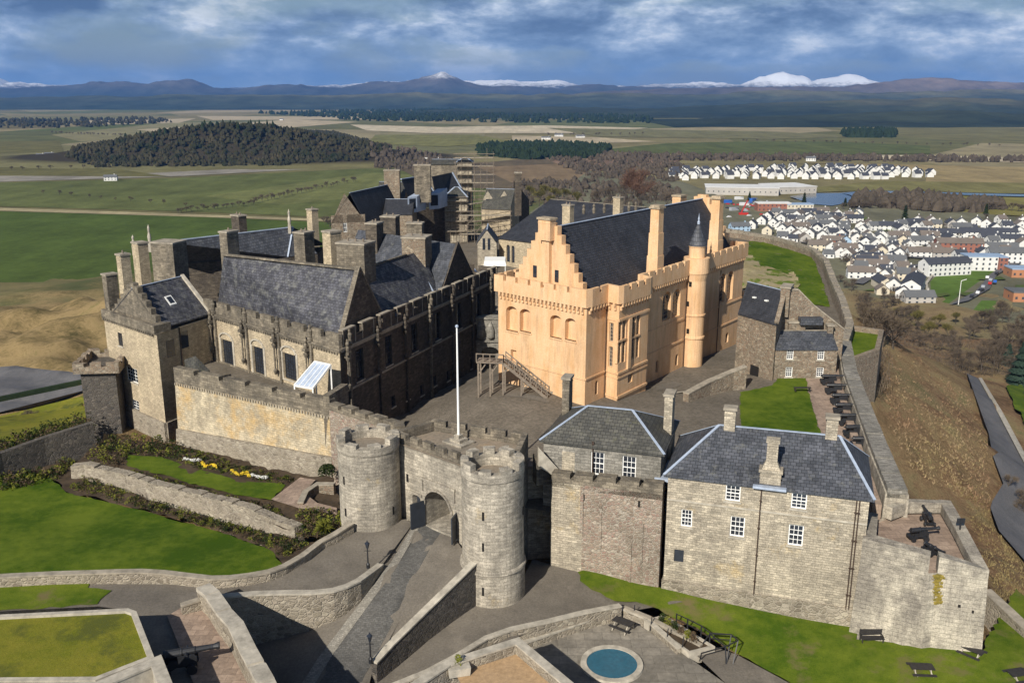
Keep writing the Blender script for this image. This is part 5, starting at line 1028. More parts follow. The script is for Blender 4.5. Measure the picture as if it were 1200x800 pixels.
for s_ in (0.02, 1.78):
    mb = MB(); a = hd_.xy + sd * s_; b = foot.xy + sd * s_; mb.beam((a.x, a.y, 10.15), (b.x, b.y, foot.z), .12, .35); mb.build('stringer', M['wood'], ws)
    mb = MB(); mb.beam((a.x, a.y, 11.2), (b.x, b.y, foot.z + 1.0), .1, .12); mb.beam((a.x, a.y, 10.75), (b.x, b.y, foot.z + .55), .06, .08)
    for k in range(9): t = k / 8; p = a.lerp(b, t); z = 10.2 + (foot.z - 10.2) * t; mb.box((p.x, p.y, z), .12, .12, 1.1, 0)
    e = a - dr * 3.4
    if s_ < 1: mb.beam((a.x, a.y, 11.3), (e.x, e.y, 11.3), .1, .12); [mb.box((*a.lerp(e, k / 4), 10.3), .12, .12, 1.05) for k in range(5)]
    mb.build('handrail', M['wood'], ws)
for k, t in enumerate((-3.2, -1.7, -.1, 2.2)):
    for s_ in (.15, 1.7):
        p = hd_.xy + dr * t + sd * s_; zt_ = 10.15 if t < 0.5 else 10.15 - (10.2 - foot.z) * t / L_; mb = MB(); mb.box((p.x, p.y, cz(p.x, p.y) - .3), .2, .2, zt_ - cz(p.x, p.y) + .3); mb.build('post', M['wood'], ws)
        q = p + dr * (.9); mb = MB(); mb.beam((p.x, p.y, zt_ - 1.5), (q.x, q.y, zt_ - .2 - (0 if t < 0 else .7)), .14); mb.build('brace', M['wood'], ws)
# ================================================================ chapel behind the hall
ch_ = thing('chapel', 'grey chapel range with long dark slate roof and paired lancets behind the great hall', 'chapel', tuple(U(600, 300, 8)))
r0, r1 = U(611, 230.5, 19.5), U(757, 243, 19.5); rdir = (r1 - r0).xy.normalized(); fn = Vector((rdir.y, -rdir.x))
ea = U(585, 278, 13.0).xy; hw_ = 6.5; eA = r0.xy + fn * hw_; eB = r1.xy + fn * hw_; eC = r1.xy - fn * hw_; eD = r0.xy - fn * hw_
eA = ea; shift = ea - (r0.xy + fn * (ea - r0.xy).dot(fn)); eB = eA + rdir * ln(r0, r1) + (-shift); hwv = (ea - r0.xy).dot(fn); eD = ea - fn * hwv * 2; eC = eB - fn * hwv * 2
mb = MB(); lh_ = [pr(eA, eB, 593.5, 597.5, 287, 307, 1.0, .4), pr(eA, eB, 599.5, 603, 288, 308, 1.0, .4)]
mb.facade(eA, eB, 4, 13.0, lh_); mb.facade(eB, eC, 4, 13.0); mb.facade(eC, eD, 4, 13.0); mb.facade(eD, eA, 4, 13.0); gable_end(mb, eB, eC, 13.0, 19.4); gable_end(mb, eD, eA, 13.0, 19.4); mb.build('wall', M['palace'], ch_)
for h in lh_: mb = MB(); fbox(mb, eA, eB, h[0], h[1], h[2], h[3] - .15, -.36, -.3); mb.build('lancet_glass', M['glass'], ch_)
gableroof(ch_, eA, eB, eC, eD, 13.0, 19.5, 'slateD', over=.3, lead='cope')
for x0, x1, t_, b_ in ((658, 673, 241, 266), (717, 731, 232, 255)):
    c_ = U((x0 + x1) / 2, b_, 18.6); chimney(ch_, c_.x, c_.y, 16, HT(t_, c_), (x1 - x0) * .115, 1.3, ang(eA, eB), 'palace', 2)
for px in (684, 696, 708, 737, 745): c_ = U(px, 251 - (px - 684) * .06, 19.0); mb = MB(); mb.lathe((c_.x, c_.y, 19), [(.25, 0), (.35, .8), (.2, 1.2), (.3, 1.6), (.0, 2.0)], 8); mb.build('statue', M['parapet'], ch_)
# ================================================================ royal palace
PLa, PCo, PRi = Vector((-41.7, 122.2)), Vector((-19.95, 102.8)), Vector((-2.7, 144.5)); E1 = (PCo - PLa).normalized(); E2 = (PRi - PCo).normalized(); PBk = PLa + E2 * 42
pa = thing('palace', 'large palace with shade coloured into its side wall, statue-lined battlements, barred windows and mottled slate roofs', 'palace', (-20, 103, 6))
L1, L2 = ln(PLa, PCo), ln(PCo, PRi)
w1 = [pr(PLa, PCo, 260.5, 273.5, 399, 429), pr(PLa, PCo, 297, 309.5, 407, 438), pr(PLa, PCo, 332.5, 347.5, 415, 445)]
w2 = []
for k in range(6): uc = 4.2 + k * 6.9; w2.append((uc - .85, uc + .85, 8.7, 12.6))
for k in range(6): uc = 4.6 + k * 6.8; pass
for x, y in ((461, 470), (494.5, 457), (509.5, 446), (525.5, 440), (553, 426), (478, 462)):
    u, z = FP(x, y, PCo, PRi); w2.append((u - .5, u + .5, z - .75, z + .75))
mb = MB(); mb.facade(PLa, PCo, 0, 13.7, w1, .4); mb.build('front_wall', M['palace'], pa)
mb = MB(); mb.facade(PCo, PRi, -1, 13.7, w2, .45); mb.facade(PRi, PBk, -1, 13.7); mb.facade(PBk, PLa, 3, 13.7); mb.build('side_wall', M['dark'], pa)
for h in w1: window(pa, PLa, PCo, h[0], h[1], h[2], h[3], depth=.28, cols=5, rows=8, frame='iron', sash=False, bar=.07)
for h in w2: window(pa, PCo, PRi, h[0], h[1], h[2], h[3], depth=.3, cols=3, rows=5 if h[3] - h[2] > 2 else 2, frame='woodD', sash=False, bar=.05)
mb = MB()
for h in w1:
    for x0, x1 in ((h[0] - .4, h[0] - .02), (h[1] + .02, h[1] + .4)): fbox(mb, PLa, PCo, x0, x1, h[2] - .2, h[3] + .3, -.02, .1)
    for k in range(8):
        t0, t1 = math.pi * k / 8, math.pi * (k + 1) / 8; cu, rr = (h[0] + h[1]) / 2, (h[1] - h[0]) / 2 + .15; a_ = along(PLa, PCo, cu - rr * math.cos(t0), .1); b_ = along(PLa, PCo, cu - rr * math.cos(t1), .1); mb.beam((a_.x, a_.y, h[3] + .2 + .8 * math.sin(t0)), (b_.x, b_.y, h[3] + .2 + .8 * math.sin(t1)), .2, .22)
mb.build('window_surround', M['copeL'], pa)
def statue(mb, x, y, z, s=1.0):
    mb.lathe((x, y, z), [(.26 * s, 0), (.3 * s, .3 * s), (.22 * s, .75 * s), (.3 * s, 1.15 * s), (.16 * s, 1.4 * s), (.17 * s, 1.55 * s), (.1 * s, 1.75 * s), (0, 1.8 * s)], 8)
def carve(a, b, u, mat, zb=8.6):            # recessed shaft, bracket, statue, canopy head and pinnacle of one bay
    mb = MB(); p = along(a, b, u, .42); fbox(mb, a, b, u - .32, u + .32, zb + 3.4, zb + 3.75, 0, .75); fbox(mb, a, b, u - .2, u + .2, zb + 3.0, zb + 3.42, 0, .5)
    mb.lathe((p.x, p.y, zb - .4), [(.1, -.5), (.26, -.1), (.3, .1), (.12, .3), (.1, 1.2), (.16, 1.5), (.1, 1.9), (.12, 2.9), (.3, 3.35), (.3, 3.5)], 8); mb.build('baluster_shaft', M[mat], pa)
    mb = MB(); statue(mb, p.x, p.y, zb + 3.75, .85); mb.build('statue', M[mat], pa)
    mb = MB(); q = along(a, b, u + .75, .3); fbox(mb, a, b, u + .6, u + .95, 6.5 if a is PLa else .5, 13.6, -.05, .28); mb.build('buttress', M[mat], pa)
    mb = MB(); p = along(a, b, u + .78, .25); statue(mb, p.x, p.y, 13.7, 1.15); mb.build('parapet_statue', M[mat], pa)
for px in (251.5, 287, 324, 361): carve(PLa, PCo, FP(px, 400, PLa, PCo)[0], 'parapet', 9.0)
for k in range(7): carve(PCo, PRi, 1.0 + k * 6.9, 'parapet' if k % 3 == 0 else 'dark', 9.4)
mb = MB()
for (z0, z1, d) in ((13.2, 13.45, .16), (13.45, 13.72, .32)): fbox(mb, PLa, PCo, -.2, L1 + d, z0, z1, -.1, d)
for k in range(int(L1 / .5)): fbox(mb, PLa, PCo, k * .5 + .1, k * .5 + .32, 12.95, 13.2, -.1, .2)
fbox(mb, PLa, PCo, 0, L1, 7.0, 7.2, -.1, .12); mb.build('cornice', M['parapet'], pa)
mb = MB()
for (z0, z1, d) in ((13.2, 13.45, .16), (13.45, 13.72, .3), (8.2, 8.42, .2)): fbox(mb, PCo, PRi, 0, L2 + .2, z0, z1, -.1, d)
mb.build('cornice', M['cope'], pa)
mb = MB(); a, b = along(PLa, PCo, -.2, .1), along(PLa, PCo, L1 + .05, .1); mb.wall([(a.x, a.y, 14.6), (b.x, b.y, 14.6)], .5, 13.72, merlon=(2.6, .9, .8, 0), side=.5); mb.build('battlement', M['parapet'], pa)
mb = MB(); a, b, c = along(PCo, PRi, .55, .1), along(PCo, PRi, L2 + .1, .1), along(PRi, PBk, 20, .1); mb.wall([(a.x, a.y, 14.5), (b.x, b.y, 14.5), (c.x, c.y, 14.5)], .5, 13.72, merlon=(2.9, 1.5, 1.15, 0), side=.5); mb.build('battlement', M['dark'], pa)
mb = MB()      # pale mouldings that outline the parapet panels on the shadow side
k = round((L2 + 1.5) / 4.4); g_ = 1.5 / L2; wd = (1 - g_ * (k - 1)) / k
for c in range(k):
    u0 = (c * (wd + g_)) * L2 + .6; u1 = u0 + wd * L2
    fbox(mb, PCo, PRi, u0, u1, 15.62, 15.78, -.45, .18); fbox(mb, PCo, PRi, u0, u0 + .12, 13.8, 15.6, .1, .17); fbox(mb, PCo, PRi, u1 - .12, u1, 13.8, 15.6, .1, .17)
mb.build('parapet_moulding', M['cope'], pa)
# roofs of the four ranges
def pp(u, v, z): p = PCo - E1 * u + E2 * v; return (p.x, p.y, z)      # u back from the shadow side, v along it
mb = MB(); mb.face([pp(.3, .3, 13.75), pp(.3, L2, 13.75), pp(L1, L2 - 3, 13.75), pp(L1, 0, 13.75)]); mb.build('lead_walk', M['lead'], pa)
V0, V1, VR, ZR = 1.7, 11.8, 6.2, 21.7
def roof4(A, B, Cc, D, name='roof', mat='slateL', lead=None, th=.2):
    mb = MB(); mb.face([A, B, Cc, D]); dn = lambda p: (p[0], p[1], p[2] - th); mb.face([dn(p) for p in (D, Cc, B, A)])
    for p, q in ((A, B), (B, Cc), (Cc, D), (D, A)): mb.face([dn(p), dn(q), q, p])
    return mb.build(name, M[mat], pa)
rL = U(262, 299.5, ZR - .2); rLu = (PCo - rL.xy).dot(E1)
roof4(pp(L1 - 1, V0, 14.0), pp(1.15, V0, 14.0), pp(1.15, VR, ZR), tuple(rL))
roof4(pp(1.15, V1, 14.6), pp(L1 - 6, V1, 14.6), tuple(rL), pp(1.15, VR, ZR))
mb = MB(); mb.face([pp(1.0, V0 - .5, 13.7), pp(1.0, V1 + .3, 13.7), pp(1.0, VR, ZR + .35)]); mb.face([pp(1.5, V0 - .5, 13.7), pp(1.5, VR, ZR + .35), pp(1.5, V1 + .3, 13.7)])
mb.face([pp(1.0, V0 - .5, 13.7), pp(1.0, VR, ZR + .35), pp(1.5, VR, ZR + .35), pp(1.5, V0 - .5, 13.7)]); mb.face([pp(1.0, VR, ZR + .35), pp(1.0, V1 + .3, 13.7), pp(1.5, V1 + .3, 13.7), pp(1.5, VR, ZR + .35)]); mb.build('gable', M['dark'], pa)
mb = MB(); mb.beam(pp(1.25, V0 - .5, 13.8), pp(1.25, VR, ZR + .42), .62, .2); mb.beam(pp(1.25, VR, ZR + .42), pp(1.25, V1 + .3, 13.8), .62, .2); mb.beam(pp(1.2, VR, ZR + .15), (rL[0], rL[1], rL[2] + .15), .5, .25); mb.build('gable_coping', M['parapet'], pa)
# right range
roof4(pp(2.0, 10.5, 15.0), pp(2.0, 28.5, 15.0), pp(6.3, 29.5, 20.0), pp(6.3, 9.0, 20.0)); roof4(pp(6.3, 9.0, 20.0), pp(6.3, 29.5, 20.0), pp(11, 29.5, 15.0), pp(11, 10, 15.0))
mb = MB(); mb.beam(pp(6.3, 9.5, 20.1), pp(6.3, 25, 20.1), .4, .2); mb.build('ridge_coping', M['parapet'], pa)
# third range with its own gable
roof4(pp(1.2, 27.2, 14.6), pp(1.2, 33.6, 20.9), pp(24, 33.6, 20.9), pp(24, 27.2, 14.6), mat='slate'); roof4(pp(1.2, 33.6, 20.9), pp(1.2, 40, 14.6), pp(24, 40, 14.6), pp(24, 33.6, 20.9), mat='slate')
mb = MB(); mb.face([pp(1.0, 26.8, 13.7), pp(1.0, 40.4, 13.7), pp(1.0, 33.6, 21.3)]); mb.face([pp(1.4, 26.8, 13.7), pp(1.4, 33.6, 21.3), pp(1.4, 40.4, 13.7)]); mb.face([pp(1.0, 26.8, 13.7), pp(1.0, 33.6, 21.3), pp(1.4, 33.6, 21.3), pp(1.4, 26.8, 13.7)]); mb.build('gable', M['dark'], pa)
mb = MB(); mb.beam(pp(7.5, 27.3, 20.6), pp(1.9, 26.6, 14.9), .35, .12); mb.build('valley_flashing', M['lead'], pa)
for q in (((443, 333), (463, 333), (497, 341), (465, 350)), ((433, 347), (455, 346), (459, 352), (434, 356)), ((535, 318), (556, 314), (560, 319), (538, 323)), ((262, 346), (273, 339.5), (291, 344), (283, 348.5))):
    P_ = [U(x, y, 14.3) for x, y in q]; mb = MB(); mb.prism([tuple(p.xy) for p in P_], 13.9, 14.3); mb.build('lead_flat', M['lead'], pa)
# left (rear) range roof with hipped end
l0, l1 = U(190, 283.5, 19.6), U(343, 266, 19.6); h0 = U(337, 301, 15.0); h1 = U(372, 297, 15.0); k0 = U(205, 308, 15.0)
roof4(tuple(k0), tuple(h0), tuple(l1), tuple(l0), mat='slate'); mb = MB(); mb.face([tuple(h0), tuple(h1), tuple(l1)]); bk = Vector((-4, 8, 0)); mb.face([tuple(l1), (l1.x + 4, l1.y + 9, 15), (l0.x - 4, l0.y + 9, 15), tuple(l0)]); mb.build('hip_roof', M['slate'], pa)
mb = MB(); mb.beam(tuple(l0), tuple(l1), .4, .15); mb.beam(tuple(l1), tuple(h0), .35, .15); mb.build('ridge_flashing', M['lead'], pa)
mb = MB(); mb.prism([tuple(p) for p in (k0.xy, h0.xy, h1.xy, (l1.x + 4, l1.y + 8), (l0.x - 4, l0.y + 8))], 4, 14.9, top=False); mb.build('rear_wall', M['dark'], pa)
# chimney stacks: photo x range, top row, base row, level of the base, thickness
def stack(x0, x1, t_, b_, zb, mat, pots=0, dep=1.4, root=None, sink=4, capm='cope', rz=None):
    c_ = U((x0 + x1) / 2, b_, zb); w_ = (x1 - x0) / F * (c_.y * ct + (CZ - zb) * st); return chimney(root or pa, c_.x, c_.y, zb - sink, HT(t_, c_), w_, dep, ang(PLa, PCo) if rz is None else rz, mat, pots, capm)
stack(160, 175, 285, 322, 15.5, 'palace', 0, 1.6); stack(186, 216, 284, 322, 16.5, 'parapet', 0, 3.2, rz=-.3)
stack(273, 289, 253, 272, 19.3, 'dark', 2, 1.5); stack(264, 276, 272, 299, 19.8, 'parapet', 1, 2.2, rz=-.5); stack(362, 372, 246, 268, 17, 'palace', 1, 1.5); stack(350, 366, 273, 312, 19, 'parapet', 2, 2.0, rz=-.5)
stack(383, 398, 272, 312, 19.5, 'palace', 0, 1.8); stack(400, 436, 285, 313, 20.3, 'parapet', 3, 3.0, rz=-.35); stack(475, 503, 278, 306, 18.5, 'rubA', 2, 3.4, rz=-.2)
stack(449, 467, 254, 282, 17, 'dark', 2, 2.5, rz=-.2); stack(433, 447, 262, 300, 17.5, 'dark', 2, 2.5, rz=-.3); stack(478, 496, 262, 280, 19, 'parapet', 2, 2.0, rz=-.1)
for (x, t_, b_, zb) in ((176, 264, 288, 18.5), (339.5, 246, 267, 19.6), (157, 277, 292, 17)):
    c_ = U(x, b_, zb); mb = MB(); mb.box((c_.x, c_.y, zb - 1), .5, .5, 1.6); hh = HT(t_, c_) - zb; mb.lathe((c_.x, c_.y, zb + .5), [(.25, 0), (.32, hh * .3), (.16, hh * .5), (.22, hh * .7), (.0, hh * .9)], 8); mb.build('finial_statue', M['copeL'], pa)
# ================================================================ palace corner tower
TL, TR, TB = U(121, 366, 13.6).xy, U(183, 386, 13.6).xy, None; e_t = (TR - TL).normalized(); n_t = Vector((-e_t.y, e_t.x)); TB = TR + Vector((.41, .912)) * 9.5; TD = TL + Vector((.41, .912)) * 9.5
tw = thing('palace_tower', 'tall pale corner tower of the palace with crow-stepped gable and slate roof with a skylight', 'tower', (TR.x, TR.y, 0))
tw_w = [pr(TL, TR, 150, 157.5, 441 - 52, 405), pr(TL, TR, 149, 161, 431, 447), pr(TL, TR, 155, 163, 468, 482)]
tw_w = [pr(TL, TR, 138.5, 143.5, 390, 405), pr(TL, TR, 149, 161, 431, 447), pr(TL, TR, 155.5, 163, 469, 482)]
walls(tw, [TL, TR, TB, TD], -5, 13.0, M['palace'], {0: tw_w}, depth=.2)
for k, h in enumerate(tw_w): window(tw, TL, TR, *h[:4], depth=.12, cols=4 if k == 1 else 2, rows=4, frame='white' if k else 'woodD')
mb = MB(); fbox(mb, TL, TR, -.1, ln(TL, TR) + .1, -5, 1.2, -.1, .3); fbox(mb, TR, TB, 0, 9.5, -5, 1.2, -.1, .3); mb.build('plinth', M['rubL'], tw)
mb = MB()
for k in range(int(ln(TL, TR) / .55)): fbox(mb, TL, TR, k * .55 + .05, k * .55 + .3, 12.6, 13.05, -.05, .28)
mb.wall([(*along(TL, TR, 0, .3), 14.1), (*along(TL, TR, ln(TL, TR), .3), 14.1), (*along(TR, TB, 2.2, .3), 14.1)], .5, 13.0, side=.5); mb.face([(p.x, p.y, 13.0) for p in (along(TL, TR, 0, .3), along(TL, TR, ln(TL, TR) + .3, .3), TB, TD)]); mb.build('parapet', M['parapet'], tw)
gA, gB = along(TL, TR, .9, -.8), along(TL, TR, ln(TL, TR) - .5, -.8); zg = FP(150, 330, gA, gB)[1]
mb = MB(); crow_gable(mb, gA, gB, 13.0, 17.8, .7, 6, .35, 1.0); mb.build('crow_stepped_gable', M['parapet'], tw)
d_ = Vector((.41, .912)); gC, gD = gB + d_ * 9, gA + d_ * 9
gableroof(tw, gB, gC, gD, gA, 13.6, 17.8, 'slateL', over=.1, lead='lead', leadw=.3)
mb = MB(); a, b = gB.lerp(gC, .42), gB.lerp(gC, .55); m_ = (gA - gB); f_ = lambda p, t: (*(p + m_ * t), 13.6 + 4.2 * t * 2 + .1)
mb.hexa([(*x[:2], x[2] - .2) for x in (f_(a, .2), f_(b, .2), f_(b, .31), f_(a, .31))], [f_(a, .2), f_(b, .2), f_(b, .31), f_(a, .31)]); sk = mb.build('skylight', M['white'], tw)
mb = MB(); a, b = gB.lerp(gC, .44), gB.lerp(gC, .53); g_ = lambda p, t: (*(p + m_ * t), 13.6 + 4.2 * t * 2 + .13); mb.face([g_(a, .215), g_(b, .215), g_(b, .295), g_(a, .295)]); mb.build('pane', M['glass'], sk)
mb = MB(); c0, c1 = gC + m_ * -.02, gC + m_ * .5; mb.beam((c0.x, c0.y, 13.7), (c1.x, c1.y, 18.0), .45, .3); mb.build('gable_coping', M['copeL'], tw)
stack(142.5, 154, 299, 338, 16.6, 'palace', 1, 1.3, tw); stack(126, 137, 322, 352, 13.6, 'parapet', 0, 1.6, tw)
for x, y in ((200, 408), (216, 398)): u, z = FP(x, y, TR, TB); mb = MB(); fbox(mb, TR, TB, u - .7, u + .7, z - 1.1, z + 1.1, -.1, .03); mb.build('window', M['glass'], tw)
mb = MB(); a = along(TR, TB, 3.8, .1); mb.tube((a.x, a.y, 0), (a.x, a.y, 13), .08, n=6); mb.build('downpipe', M['pipe'], tw)
# connecting block between tower and palace
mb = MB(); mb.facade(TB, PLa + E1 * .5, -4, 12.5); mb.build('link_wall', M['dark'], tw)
# archway screen between palace and hall
as_ = thing('carved_screen', 'carved stone screen with a dark arch between the palace and the great hall', 'archway', tuple(U(578, 410, 8)))
qa, qb = U(558, 431, 1).xy, U(592, 431, 1).xy
mb = MB(); mb.facade(qa, qb, 0, 9.0, [(.8, ln(qa, qb) - .9, 0, 4.4, .8, 2.2)], 2.2); mb.face([(*qa, 9.0), (*qb, 9.0), (qb.x, qb.y + 2.3, 9.0), (qa.x, qa.y + 2.3, 9.0)]); mb.build('wall', M['greyash'], as_)
mb = MB()
for k in range(3): c_ = along(qa, qb, .7 + k * (ln(qa, qb) - 1.4) / 2, .1); mb.lathe((c_.x, c_.y, 5.6), [(.2, 0), (.6, .4), (.6, 1.6), (.35, 2.3), (.1, 2.8), (0, 2.9)], 10)
fbox(mb, qa, qb, -.1, ln(qa, qb) + .1, 5.2, 5.45, 0, .3); fbox(mb, qa, qb, -.1, ln(qa, qb) + .1, 8.8, 9.1, -.3, .2); mb.build('carving', M['greyash'], as_)
# ================================================================ old building complex beyond the palace
def block(px0, px1, row, z, zg, depth, zr, mat, rmat, label=None, name='building', ridge='x', root=None, h0=3.0, skew=0.0, over=.25, px_row1=None, lead='lead', wins=(), off=.5):
    a = U(px0, row, z).xy; b = U(px1, px_row1 or row, z).xy; e = (b - a).normalized(); n = Vector((-e.y, e.x)) + e * skew; c, d = b + n * depth, a + n * depth
    root = root or thing(name, label, 'building', (a.x, a.y, zg)); mb = MB(); hs = [pr(a, b, *w_) for w_ in wins]
    mb.facade(a, b, h0, z, hs, .2); mb.facade(b, c, h0, z); mb.facade(c, d, h0, z); mb.facade(d, a, h0, z)
    if ridge == 'x': gable_end(mb, b, c, z, zr - .05, off); gable_end(mb, d, a, z, zr - .05, off)
    elif ridge == 'y': gable_end(mb, a, b, z, zr - .05, off); gable_end(mb, c, d, z, zr - .05, off)
    mb.build('wall', M[mat], root)
    for h in hs: window(root, a, b, *h[:4], depth=.1, cols=2, rows=4, bar=.08, sill=False)
    if ridge == 'x': gableroof(root, a, b, c, d, z, zr, rmat, over, lead, off=off)
    elif ridge == 'y': gableroof(root, b, c, d, a, z, zr, rmat, over, lead, off=off)
    elif ridge == 'hip':
        m = min(depth, ln(a, b)) * .42; r0 = (a.lerp(d, .5) + e * m); r1 = (b.lerp(c, .5) - e * m); hiproof(root, a, b, c, d, z, Vector((r0.x, r0.y, zr)), Vector((r1.x, r1.y, zr)), rmat, .3, .35)
    return root, a, b, c, d
ob_, *_ = block(388, 428, 262, 16.0, 9, 15, HT(227, U(405, 262, 16)), 'rubA', 'slateD', 'rubble gabled house with one tall white window behind the palace chimneys', ridge='y', wins=[(402, 406.5, 252, 272)], px_row1=260, h0=6, off=.42, skew=.8)
u0_ = ob_
block(449, 483, 250, 16.8, 9, 10, 19.4, 'rubA', 'slateD', 'rubble range with low slate roof beside the gabled house', ridge='x', lead='lead', h0=6)
block(441, 474, 232, 17.5, 9, 12, HT(213, U(450, 232, 17.5).xy.to_3d() + Vector((0, 6, 0))), 'rubA', 'slateG', 'upper slate roofed range behind the low rubble range', ridge='x', h0=6)
kb = thing('old_building', 'large dark-roofed old residence with dormers and broad chimney stacks beyond the palace', 'building', tuple(U(500, 262, 8)))
q = [U(484, 245, 16.5), U(519, 241, 16.5), U(497, 206, 23.5), U(470, 210, 23.5)]; zz4 = lambda p: tuple(p)
mb = MB(); mb.face([zz4(p) for p in q]); bk = Vector((3, 9, -7)); mb.face([tuple(q[3]), tuple(q[2]), tuple(q[2] + bk), tuple(q[3] + bk)]); mb.build('roof', M['slateD'], kb)
mb = MB(); mb.facade(q[0].xy, q[1].xy, 5, 16.4); mb.facade(q[1].xy, (q[1].xy + Vector((3, 14))), 5, 16.4); mb.face([(q[0].x, q[0].y, 5), (q[0].x, q[0].y, 16.4), tuple(q[3]), tuple(q[3] + bk), (q[3].x + 3, q[3].y + 9, 5)]); mb.face([(q[1].x, q[1].y, 5), (q[2].x + 3, q[2].y + 9, 5), tuple(q[2] + bk), tuple(q[2]), (q[1].x, q[1].y, 16.4)]); mb.build('wall', M['dark'], kb)
mb = MB(); mb.beam(q[1], q[2], .4, .2); mb.beam(q[3], q[2], .4, .2); mb.build('lead_flashing', M['lead'], kb)
for x0, x1, y0, y1 in ((478, 489, 228, 246), (503, 515, 224, 242)):
    c0 = U(x0, y1, 17.2); c1 = U(x1, y1 - 1, 17.2); zt_ = HT(y0, c0); mb = MB(); n_ = Vector((1.5, 5.5)); mb.hexa([(*c0.xy, 16.5), (*c1.xy, 16.5), (*(c1.xy + n_), 16.5), (*(c0.xy + n_), 16.5)], [(*c0.xy, zt_ - .6), (*c1.xy, zt_ - .6), (*(c1.xy + n_), zt_), (*(c0.xy + n_), zt_)]); dm = mb.build('dormer', M['lead'], kb)
    mb = MB(); fbox(mb, c0.xy, c1.xy, .4, ln(c0, c1) - .4, 17.3, zt_ - 1.0, -.1, .05); mb.build('pane', M['glass'], dm)
stack(486, 505, 194, 216, 22.5, 'parapet', 3, 2.0, kb, rz=0); stack(451, 469, 200, 220, 20.5, 'rubA', 2, 2.0, kb, rz=0); stack(603, 611, 203, 232, 19, 'dark', 1, 2.0, kb, rz=0)
k2 = thing('old_building', 'second dark roof slope of the old residence left of the scaffolded tower', 'building', tuple(U(520, 240, 8)))
q = [U(512, 238, 17), U(548, 234, 17), U(530, 202, 23.5), U(506, 207, 23.5)]; mb = MB(); mb.face([tuple(p) for p in q]); mb.face([tuple(q[3]), tuple(q[2]), tuple(q[2] + bk), tuple(q[3] + bk)]); mb.build('roof', M['slateD'], k2)
mb = MB(); mb.facade(q[0].xy, q[1].xy, 5, 16.9); mb.face([(q[1].x, q[1].y, 5), (q[2].x + 3, q[2].y + 9, 5), tuple(q[2] + bk), tuple(q[2]), (q[1].x, q[1].y, 16.9)]); mb.build('wall', M['dark'], k2); mb = MB(); mb.beam(q[1], q[2], .4, .2); mb.build('lead_flashing', M['lead'], k2)
stt, sa, sb, sc_, sd_ = block(521, 547, 231, 18.5, 8, 8, 20.5, 'gold', 'slateG', 'stone stair block with hipped roof wrapped in scaffold platforms', ridge='hip', h0=5)
ht, ta, tb, tc_, td = block(536, 553, 190, 25.5, 8, 5, 26.5, 'gold', 'slateG', 'tall square stone tower head rising above the scaffolded roofs', ridge='hip', name='tower', h0=8)
mb = MB()
block(505, 537, 192, 24, 8, 6, 25.0, 'parapet', 'slateG', 'long stone stack and wall head behind the old residence', ridge='x', h0=8)
bl, ba_, bb_, bc_, bd_ = block(564, 598, 243, 16.2, 8, 9, 20.2, 'palace', 'slateG', 'stone lodging with grey roof and two gabled dormers under scaffolding', ridge='x', h0=5, px_row1=244)
for px in (572, 591):
    c_ = U(px, 240, 16.6).xy; mb = MB(); a, b = c_ + Vector((-1.1, -.3)), c_ + Vector((1.1, -.3)); mb.prism([tuple(a), tuple(b), tuple(b + Vector((0, 3))), tuple(a + Vector((0, 3)))], 16, 18.2, top=False); mb.face([(*a, 18.2), (*b, 18.2), (c_.x, c_.y - .3, 19.9)]); mb.face([(*a, 18.2), (c_.x, c_.y - .3, 19.9), (c_.x, c_.y + 4, 19.9), (a.x, a.y + 3, 18.2)]); mb.face([(*b, 18.2), (b.x, b.y + 3, 18.2), (c_.x, c_.y + 4, 19.9), (c_.x, c_.y - .3, 19.9)]); dm = mb.build('dormer', M['gold'], bl)
    mb = MB(); fbox(mb, a, b, .6, 1.6, 16.4, 18.0, -.1, .04); mb.build('pane', M['glass'], dm)
eg = thing('gable_wall', 'dark sloping gable wall with a chimney at the end of the stone lodging', 'wall', tuple(U(610, 240, 8)))
mb = MB(); P4 = [U(602, 245, 15).xy, U(620, 240, 15).xy]; 
a, b = P4; m_ = U(606, 212, 20).xy; mb.hexa([(a.x, a.y, 5), (b.x, b.y, 5), (b.x, b.y + 1, 5), (a.x, a.y + 1, 5)], [(a.x, a.y, HT(212, a)), (b.x, b.y, HT(234, b)), (b.x, b.y + 1, HT(234, b)), (a.x, a.y + 1, HT(212, a))]); mb.build('masonry', M['dark'], eg)
cpl, *_ = block(559.5, 582, 284, 12.5, 8, 9, HT(269, U(569, 284, 12.5)), 'gold', 'slate', 'small golden gabled porch building with twin lancets below the scaffolding', ridge='y', h0=6)
a, b = U(559.5, 284, 12.5).xy, U(582, 284, 12.5).xy
for x in (567, 573): u, z = FP(x, 285, a, b); mb = MB(); fbox(mb, a, b, u - .28, u + .28, z - 1.4, z + 1.0, -.1, .04); mb.build('lancet_glass', M['glass'], cpl)
